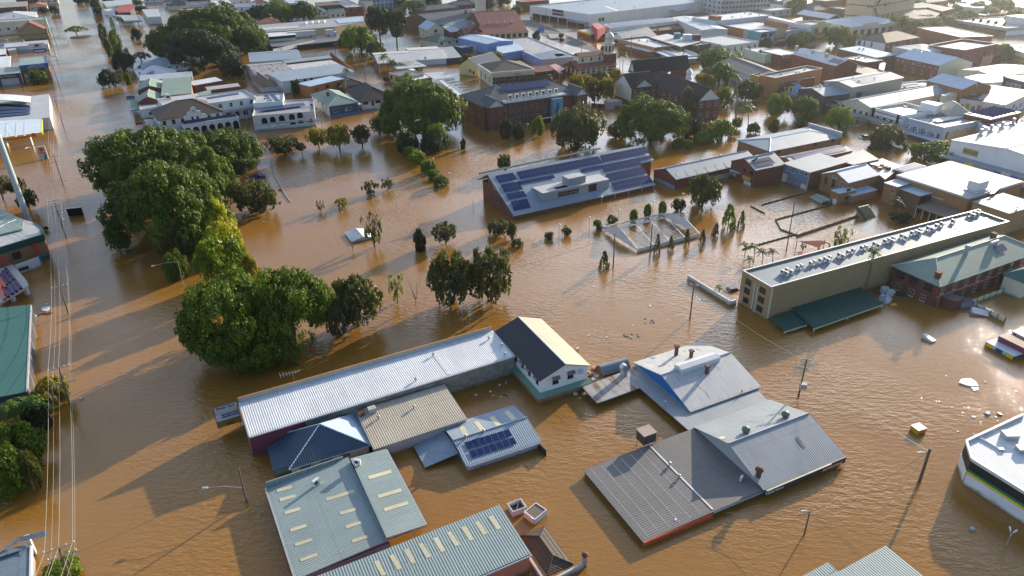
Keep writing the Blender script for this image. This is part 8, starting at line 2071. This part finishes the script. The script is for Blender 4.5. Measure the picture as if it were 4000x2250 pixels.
for cx,yt,yb,rx,c,lab in((1290,150,320,110,'green','river bank tree nearest the cream colonnaded building'),(1470,195,345,115,'green','river bank tree second from the colonnaded building'),(1390,270,360,150,'green','low green mass behind the white hostel'),(1780,165,300,95,'olive','olive river bank tree above the white roofed store'),(1660,185,320,90,'green','river bank tree in the middle of the row'),(1560,150,260,100,'dark','dark river bank tree behind slate houses'),(1990,105,240,115,'green','river bank tree left of the brown hotel'),(2230,80,210,95,'green','river bank tree above the brown hotel'),(2330,-20,120,140,'green','large river bank tree beside the bright river'),(1880,60,160,70,'dark','river bank tree before the white pavilion'),(1540,290,400,55,'olive','narrow tree at the brick store wall'),(1640,300,410,48,'olive','second narrow tree at the brick store wall'),(2130,160,230,90,'olive','low bush on the river side'),(2500,70,130,100,'dark','bush on the bank below the bright river'),(1750,40,110,60,'dark','tree by the red trimmed pavilion'),(2350,445,610,82,'green','tree before the yellow depot wall'),(2300,540,650,65,'olive','tree lower beside the yellow depot wall'),(2380,605,650,38,'lime','round bush at the yellow depot'),(2560,650,690,30,'lime','bush at the far end of the yellow depot'),(300,-20,130,95,'green','tree at the top beside the blue slate house'),(80,70,120,40,'dark','small dark tree in the grey car park')):
    tree('bank_tree', lab, 'dense', cx, yt, yb, rx, c, RV)
Q(3000, 560)
for cx,yt,yb,rx,k,c,lab in((1690,-15,215,210,'dense','green','large street tree above the large brick store'),(1480,-5,150,95,'loose','lime','bright leaning street tree left of a larger one'),(2410,250,400,135,'dense','lime','bright bush behind the large brick store'),(1130,-20,80,110,'dense','dark','shaded street tree above the debris roof')):
    tree('street_tree', lab, k, cx, yt, yb, rx, c, ST)

# ---------------------------------------------------------------- fences, pool yard, containers, floating things
Q(3000, 560)
FD = paint('fence_dark', (.05, .06, .06), .3)
def fence(label, pts, h=.75, m=None, posts=6, t=.05):
    w = [at(p, h) for p in pts]
    b0 = Vector((w[0].x, w[0].y, 0))
    r_=tag(empty('fence',b0),label,'fence','low fences around the flooded pool')
    for p, q in zip(w, w[1:]):
        d = q - p; a = atan2(d.y, d.x); L = sqrt(d.x ** 2 + d.y ** 2)
        MB().box(0,-t/2,-.8,L,t/2,h-.08).box(0,-.04,h-.079,L,.04,h).build('panel',m or FD,r_,(p.x-b0.x,p.y-b0.y,0),a)
        for k in range(posts):MB().box(-.05,-.06,-1,.05,.06,h+.25).build('post',DARKM,r_,(p.x-b0.x+d.x*k/posts,p.y-b0.y+d.y*k/posts,0),a)
    return r_
fence('long solid fence across the pool yard below the stairs',[(290,918),(955,698)],.6,wallm('grey'),9)
fence('dark fence along the far side of the bright pool',[(75,762),(340,690),(640,612)],.32)
fence('dark fence nearest the blue backed shop',[(-60,612),(380,492)],.32)
fence('short fence closing the left end of the bright pool',[(75,762),(130,860),(290,918)],.3)
fence('fence running from pool corner towards the palms',[(290,905),(0,985),(-260,1060)],.3)
Q(2000, 560)
fence('dark fence corner standing in bright water by the shops',[(2405,625),(2545,700)],.3,posts=4)
# shade sails
Q(3000, 560)
SAIL = paint('sail_orange', (.50, .13, .055), .25)
g=at((420,1060));d=tag(empty('shade_sail',g),'orange triangular shade sail stretched between dark posts','shade sail')
z=[1.9,1.9,1.1];v=[at(p,q)-g for p,q in zip(((303,983),(568,978),(515,1052)),z)]
MB().slab(v if(v[1]-v[0]).cross(v[2]-v[0]).z>0 else v[::-1],.04).build('sail',SAIL,d)
for p,q in zip(((290,978),(572,972),(518,1066)),((270,1100),(550,1085),(503,1155))):
    a=at(q)-g;MB().tube((a.x,a.y,-1),(a.x,a.y,z_over(at(q),p)),.09).build('post',DARKM,d)
g=at((430,1170));d=tag(empty('shade_sail',g),'lower orange shade sail dipping into the water','shade sail')
v=[at(p,q)-g for p,q in zip(((285,1100),(540,1088),(400,1180)),(.45,.6,.06))];MB().slab(v if(v[1]-v[0]).cross(v[2]-v[0]).z>0 else v[::-1],.04).build('sail',SAIL,d)
g=at((565,1045));d=tag(empty('play_arch',g,.3),'pale yellow curved play frame beside the shade sail','play frame');b=MB()
for i in range(8):b.tube((1.6*cos(pi*i/8),0,1.3*sin(pi*i/8)),(1.6*cos(pi*(i+1)/8),0,1.3*sin(pi*(i+1)/8)),.22)
b.build('hoop', paint('play_yellow', (.6, .5, .2), .2), d)
# boundary walls
Q(2000, 1120)
board('boundary_wall','cream boundary wall in the water beside the motel corner',(1775,-120),(2200,142),-1.5,1.1,wallm('offwhite'),.35)
board('boundary_wall','short return of the cream boundary wall at the motel',(2200,142),(2255,128),-1.5,1.1,wallm('offwhite'),.35)
Q(3700, 1050, 5.797)
for lab,p0,p1 in(('cream fence panels running back beside the brick boarding house',(1265,452),(540,708)),('cream fence panels slanting forward into open water',(540,708),(1330,1110))):
    o=board('panel_fence',None,p0,p1,-1.5,1.15,wallm('cream'),.1);r_=tag(empty('panel_fence',o.location,o.rotation_euler.z),lab,'fence','cream fences by the boarding house');o.name='panel';o.parent=r_;o.location=(0,0,0);o.rotation_euler=(0,0,0)
    L = max(v.co.x for v in o.data.vertices)
    for k in range(6):MB().box(L*k/5-.07,-.1,-1.5,L*k/5+.07,.1,1.35).build('post',DARKM,r_)
def crate_thing(name,lab,p,sx,sy,h,rz,body,lid,cat,group=None,tilt=0.0,z0=-.4,rim=None):
    g=at(p);o=tag(empty(name,(g.x,g.y,0),rz),lab,cat,group);o.rotation_euler=(tilt,tilt*.5,rz)
    MB().box(-sx, -sy, z0, sx, sy, h).build('body', body, o)
    MB().box(-sx-.04,-sy-.04,h+.003,sx+.04,sy+.04,h+.09).build('lid',lid,o)
    if rim:MB().box(-sx-.06,-sy-.06,h-.25,sx+.06,-sy-.004,h-.05).build('rim',rim,o)
    return o
GP = paint('bin_grey', (.30, .36, .40), .4)
crate_thing('skip_bin','blue grey skip bin drifting beside the brick boarding house',(300,830),2.0,1.0,1.3,.1,GP,DARKM,'skip bin',None,.05,rim=plain('rim_blue',(.1,.3,.55)))
crate_thing('chest_freezer','white chest freezer with red edge against the cream fence',(715,1020),1.5,.9,.6,-.35,TRIM,TRIM,'freezer',None,.25,rim=RED_INK)
Q(3000, 1120)
crate_thing('fridge','white fridge floating alone in the dark reflection',(1610,530),.55,1.1,.45,.5,TRIM,TRIM,'fridge',None,.2)
AP = 'white appliances dumped by the green awning'
for k,(p,s,lab)in enumerate((((1160,62),.7,'upright white fridge at the back of the appliance heap'),((1215,92),.65,'white fridge at the right of the appliance heap'),((1143,108),.6,'white washing machine at the left of the appliance heap'),((1192,125),.55,'white cabinet in the middle of the appliance heap'),((1180,158),.6,'white panel nearest the open water in the appliance heap'),((1140,140),.45,'small white box by the awning edge in the appliance heap'),((1212,148),.5,'white box lying at the front of the appliance heap'))):
    crate_thing('appliance',lab,p,s,s*.7,.7+.7*(k<2),.4*k,TRIM,TRIM,'appliance',AP,.15+.1*(k%3))
for k,(p,lab)in enumerate((((1265,60),'dark debris mat beside the appliance heap'),((1330,75),'dark debris mat under the boarding house door'),((1110,50),'dark debris mat between awning and appliances'))):
    scrap(p,2.2,paint('debris_dark',(.06,.05,.045),.6),lab,'dark debris mats by the boarding house','debris_mat',.1)
crate_thing('yellow_tub','bright yellow tub floating near the white appliances',(1258,190),.6,.3,.25,.1,plain('tub_yellow',(.6,.38,.01)),plain('tub_yellow',(.6,.38,.01)),'tub')
crate_thing('yellow_skip','yellow box with white top casting a long shadow in open water',(1505,1452),.85,.75,.8,.35,plain('box_yellow',(.5,.3,.02)),TRIM,'box')
Q(0, 560)
g=at((768,728));d=tag(empty('trailer_sign',g,radians(16)),'dark floating sign trailer near the transformer pole','sign trailer');MB().box(-1.9,-.25,.1,1.9,.1,2.3).build('screen',BLACK,d);MB().box(-2.0,-.35,2.303,2.0,.35,2.45).build('solar_top',METAL,d);MB().box(-1.7,.1,-.6,1.7,.9,.35).build('chassis',METAL,d)
Q(3800, 1250, 8.525)
CW=roofm('white','x');CR=roofm('r_dark','x');SYL2=plain('sign_yellow',(.85,.55,.01))
c1=Bd('shipping_container','white topped container with yellow and blue painted side half sunk',A=(450,716),B=(1390,1228),C=(1730,1082),z=.95,roof='flat',par=0,rm='white',rib='y',wall='dark',ov=.02,t=.06,cat='container',group='shipping containers at the picture edge')
for a0,a1,m in((.02,.26,SYL2),(.27,.38,wallm('pale')),(.40,.60,plain('sign_blue',(.02,.07,.2))),(.62,.73,wallm('pale')),(.75,.98,SYL2)):c1.panel('l',c1.D*a0,.2,c1.D*a1,.86,m,'painted_panel')
c2=Bd('shipping_container','rust red container with streaked top standing higher',A=(872,528),B=(1840,1000),W=c1.W,z=2.1,roof='flat',par=0,rm='r_dark',rib='y',wall='magenta',ov=.02,t=.06,cat='container',group='shipping containers at the picture edge')
c3=Bd('shipping_container','pale grey box body with dark emblem behind the rust red container',A=(1330,362),B=(2200,810),W=c1.W,z=2.4,roof='flat',par=0,rm='c_white',wall='pale',ov=.02,t=.06,cat='container',group='shipping containers at the picture edge')
c3.panel('l',c3.D*.08,1.3,c3.D*.16,2.1,plain('sign_midnight3',(.03,.03,.08)),'emblem')
# partly sunk cars and small things
def car(lab, p, rz, m, z0=-.75, sc=1.0):
    g=at(p);o=tag(empty('parked_car',(g.x,g.y,z0),rz),lab,'car','cars drowned to their roofs');o.scale=(sc,)*3
    MB().slab([(-2.2,-.85,.85),(2.2,-.85,.8),(2.2,.85,.8),(-2.2,.85,.85)],.6).build('body',m,o)
    b=MB();lo=[(-1.5,-.78,.86),(1.1,-.78,.86),(1.1,.78,.86),(-1.5,.78,.86)];up=[(-1.1,-.62,1.4),(.4,-.62,1.4),(.4,.62,1.4),(-1.1,.62,1.4)]
    for i in range(4):b.poly([lo[i],lo[(i+1)%4],up[(i+1)%4],up[i]],1)
    b.poly(up, 0); b.build('cabin', [m, GLASS], o)
    for x in (-1.35, 1.35):
        for y in(-.85,.85):MB().tube((x,y-.1,.32),(x,y+.1,.32),.32,n=12).build('wheel',BLACK,o)
    return o
Q(1000, 560)
car('blue sedan afloat beside the fig trees',(22,345),.2,plain('car_blue',(.02,.05,.25),.25,.6),-.3,1.1)
Q(2000, 1120)
car('dark car sunk behind the cream boundary wall',(2225,30),.35,plain('car_black',(.03,.035,.04),.2,.6))
Q(3000, 280, 5.152)
car('silver car roof showing in the shopping street',(1985,1335),.1,plain('car_silver',(.5,.52,.52),.25,.6),-.6,1.2)
Q(1000, 560)
for p,s,lab in(((245,468),.8,'red float caught on the boom beside the olive tree'),((248,598),.9,'larger red float below the olive bushy tree')):scrap(p,s,wallm('red'),lab,None,'red_float',.5,cat='float')
r_ = at((150, 220)); b = MB()
pts=[at(p,.1)-r_ for p in((150,190),(185,330),(265,470),(340,590))]
for p,q in zip(pts,pts[1:]):b.tube((p.x,p.y,.12),(q.x,q.y,.12),.16,n=6)
tag(b.build('floating_boom',paint('boom_grey',(.25,.23,.22),.5),None,r_),'thin grey floating boom curving past the olive tree','boom')
g = at((1225, 1420 - 20)); Q(1000, 0)
g=at((1225,1415));d=tag(empty('sign_frame',g,.2),'empty steel sign frame beside the olive park trees','frame')
for x in(-2.4,2.4):MB().tube((x,0,-1),(x,0,3.4),.1).build('post',METAL,d)
MB().tube((-2.4,0,2.9),(2.4,0,2.9),.08).tube((-2.4,0,1.2),(2.4,0,1.2),.08).build('rail',METAL,d)
Q(0, 1120)
for p,s,m,lab in(((465,225),1.5,TRIM,'white sheet in the rubbish raft by the teal roof'),((440,265),.9,wallm('red'),'red bag in the rubbish raft by the teal roof'),((415,272),.5,YELLOW_INK,'yellow bag in the rubbish raft by the teal roof'),((345,298),.8,TRIM,'pale lump at the tail of the rubbish raft'),((385,285),.9,DARKM,'dark lump in the middle of the rubbish raft'),((490,270),.9,DARKM,'dark lump at the head of the rubbish raft'),((470,180),.7,GP,'grey lump above the white sheet in the rubbish raft')):
    scrap(p,s,m,lab,'rubbish raft beside the teal roof','raft_rubbish',.3)
scrap((818,1128),.5,TRIM,'white bag near the yellow leaved bush',None,'white_bag',.5)
Q(0, 0)
for p,s,lab in(((540,560),2.0,'white debris cluster in the gutter below the blue sign'),((850,480),.7,'orange floating cone mark beyond the traffic island')):scrap(p,s,TRIM if s>1 else wallm('orange'),lab,None,'gutter_debris',.3)
Q(3000, 1120)
scrap((2010,965),2.2,TRIM,'ragged white sheet, the biggest scrap in the right water',None,'white_sheet',.12);scrap((2075,1020),1.2,TRIM,'smaller white sheet touching the biggest scrap',None,'white_sheet',.12)
scrap((2212,1282),.55,TRIM,'white round bag left of a brown bag',None,'floating_bag',.7);scrap((2330,1282),.55,paint('bag_brown',(.2,.15,.1),.4),'brown round bag near the striped store',None,'floating_bag',.7)
Q(3000, 1690)
scrap((2050,975),.6,METAL,'grey round drum floating in front of the striped store',None,'floating_drum',.7)
# debris cluster between the white house and the curved shed
Q(2000, 1120)
for p,s,m,lab in(((825,828),.9,wallm('salmon'),'pink board at the end of the curved shed'),((800,880),.7,wallm('green'),'green bag in the heap by the white house'),((770,860),.6,wallm('cream'),'cream board in the heap by the white house'),((850,905),.8,GP,'grey box in the heap by the white house'),((820,940),.7,TRIM,'white box in the heap by the white house'),((780,900),.7,RUST,'rusty lump in the heap by the white house'),((800,965),.6,wallm('tan'),'tan carton below the heap by the white house'),((1240,810),.8,METAL,'tangle of metal at the right end of the curved shed'),((1195,830),.5,TRIM,'white scrap at the right end of the curved shed')):
    scrap(p,s,m,lab,'rubbish heaped between white house and curved shed','heap_rubbish',.5)
for p,s,m,lab in(((605,1072),.6,DARKM,'black bag by the brick lower wall of the white house'),((632,1080),.6,TRIM,'white carton by the brick lower wall of the white house'),((690,1045),1.1,wallm('brown'),'brown wooden tray against the grey annex roof'),((725,1080),1.0,wallm('tan'),'tan wooden tray against the grey annex roof'),((525,1105),.4,DARKM,'dark ball floating apart near the white house')):
    scrap(p,s,m,lab,'rubbish at the foot of the white house','foot_rubbish',.4)
g=at((655,630));d=tag(empty('tangled_chair',g,.4),'white chair tangled in wire beyond the cream roof slope','chair');MB().box(-.3,-.3,.3,.3,.3,.4).box(-.3,.25,.403,.3,.33,1.0).build('seat',TRIM,d)
for x in (-.25, .25):
    for y in(-.25,.25):MB().tube((x,y,-.3),(x,y,.3),.04).build('leg',METAL,d)
MB().tube((-1.1,.2,.2),(-.3,-.2,.5),.05).tube((-1.1,.2,.2),(-.9,.9,.1),.05).build('wire_frame',METAL,d)
# scraps scattered over open water
SW = plain('scrap_white', (.72, .72, .70)); rs = random.Random(4)
for k in range(46):
    q = rs.random()
    if q<.55:Q(2000,1120);p=(rs.uniform(480,1650),rs.uniform(-60,560))
    elif q<.85:Q(3000,1120);p=(rs.uniform(1500,2500),rs.uniform(760,1500))
    else:Q(2000,560);p=(rs.uniform(1690,1850),rs.uniform(1190,1290))
    if q < .55 and p[1] > 250 and p[0] < 760: continue
    scrap(p,rs.uniform(.16,.36),SW,'small white scrap of rubbish floating on the brown water','small white scraps on the water','floating_scrap',.4)
Q(2000, 1120)
for k in range(14):
    p=(1390+rs.uniform(-50,50),345+rs.uniform(-25,25))if k<6 else(1200+rs.uniform(-90,90),500+rs.uniform(-25,25))
    scrap(p,rs.uniform(.25,.5),MATS['debris_dark'],'dark scrap in a loose patch of drifting debris','dark drifting debris in open water','drift_scrap',.25)
Q(1000, 1120)
for k in range(10):
    scrap((2130+rs.uniform(0,420),1080-.28*(rs.uniform(0,420))+rs.uniform(-30,60)),rs.uniform(.2,.4),SW if k%3 else DARKM,'small pale or dark rubbish piece below the block wall','rubbish below the long block wall','wall_rubbish',.4)
# antenna over the fig shadow
Q(1000, 1120)
g=at((395,1010));d=tag(empty('antenna',g,radians(25)),'thin television antenna above the edge of the long warehouse','antenna');MB().tube((0,0,-1),(0,0,3.2),.05).build('mast',METAL,d);b=MB().tube((-2.2,0,3.2),(1.4,0,3.2),.04,n=5)
b.build('boom', METAL, d)
for k in range(7):MB().tube((-2.1+.52*k,-.9+.08*k,3.2),(-2.1+.52*k,.9-.08*k,3.2),.03,n=5).build('element',METAL,d)
# grey car park strip by the supermarket, a road surface above water
Q(2000, 0)
w_=MB().poly([tuple(at(p,.06))for p in((0,196),(200,205),(420,290),(900,508),(860,528),(380,400),(180,285),(0,215))][::-1])
tag(w_.build('car_park',paint('asphalt',(.07,.07,.07),.5,.85)),kind='structure')
w_=MB().poly([tuple(at(p,.5))for p in((360,340),(540,345),(545,395),(380,385))][::-1]);tag(w_.build('pavement',paint('paving',(.22,.22,.21),.4,.8)),kind='structure')
b_=tag(empty('blue_banner',at((292,412))),'tall blue banner sign on a pole by the car park','sign');MB().box(-2,-.1,5,2,.1,8.6).build('board',plain('banner_blue',(.12,.2,.5)),b_);MB().tube((-1.5,.2,-1),(-1.5,.2,8.6),.12).build('post',METAL,b_)
UP = 'timber poles in the far streets'
for b,t,lab in(((355,300),(345,75),'pole at the corner of the supermarket wall'),((700,540),(697,375),'pole left of the domed tower'),((1200,600),(1205,360),'pole in front of the orange parapet'),((1505,570),(1510,410),'pole before the pale grey corner store'),((725,290),(722,222),'pole at the supermarket corner')):pole(lab,b,t,r=.16,arms=((.5,1.2,20),),group=UP)
Q(2000, 0)
for b,t,h,lab in(((1002,1440),(1006,1275),(),'white lamp before the broad bright school tree'),((158,1370),(158,1255),(),'lamp before the brick college front'),((1972,1380),(1970,1325),(),'lamp behind the bright round shrubs'),((1712,1430),(1716,1388),(),'lamp beside the round shrubs by the hall ridge')):lamp_post(lab,b,t,h,'ball topped lamps around the school',post_top=True)
pole('grey pole with lamp arm right of the very tall palm',(2258,1120),(2285,905),r=.15,lamp=((2365,905),.4),group=UP)
Q(3000, 280, 5.152)
pole('leaning grey pole before the cream gable shop',(1545,1310),(1590,1100),r=.2,arms=((.3,1.4,10),),lamp=((1770,1090),.5),group=UP)
pole('dark lamp pole before the heritage shop',(405,545),(440,240),r=.18,lamp=((500,235),.3),group=UP)
Q(1000, 0)
for b,t,lab,lp in(((1105,815),(1085,630),'lane pole with a lamp beside the sloping brick wall',((1125,695),2.5)),((800,570),(795,430),'pole with tangled wires by the loading dock',None),((600,480),(590,290),'pole beside the purple annex',None),((915,950),(905,775),'lamp pole above the orange brick flat',None),((655,1240),(645,1085),'dark pole at the end of the arcaded hall',None),((572,1310),(555,1185),'pole with street gear before the lower arches',None),((1290,280),(1288,0),'thin mast near the church tower',None)):
    pole(lab,b,t,r=.15,arms=((.4,1.2,15),(1.2,1.2,15)),lamp=lp,group=UP)

# ---------------------------------------------------------------- the hazy morning air
hm=bpy.data.materials.new('haze_air');hm.use_nodes=True;ht=hm.node_tree;ht.nodes.clear()
hv=ht.nodes.new('ShaderNodeVolumePrincipled');ho_=ht.nodes.new('ShaderNodeOutputMaterial')
hv.inputs['Density'].default_value=0.00007;hv.inputs['Color'].default_value=(0.90,0.93,0.97,1);hv.inputs['Anisotropy'].default_value=0.78
ht.links.new(hv.outputs[0], ho_.inputs['Volume'])
tag(MB().box(-3600,-400,-3.5,3600,5600,92).build('haze',hm),kind='stuff')
scene.cycles.volume_bounces = 0
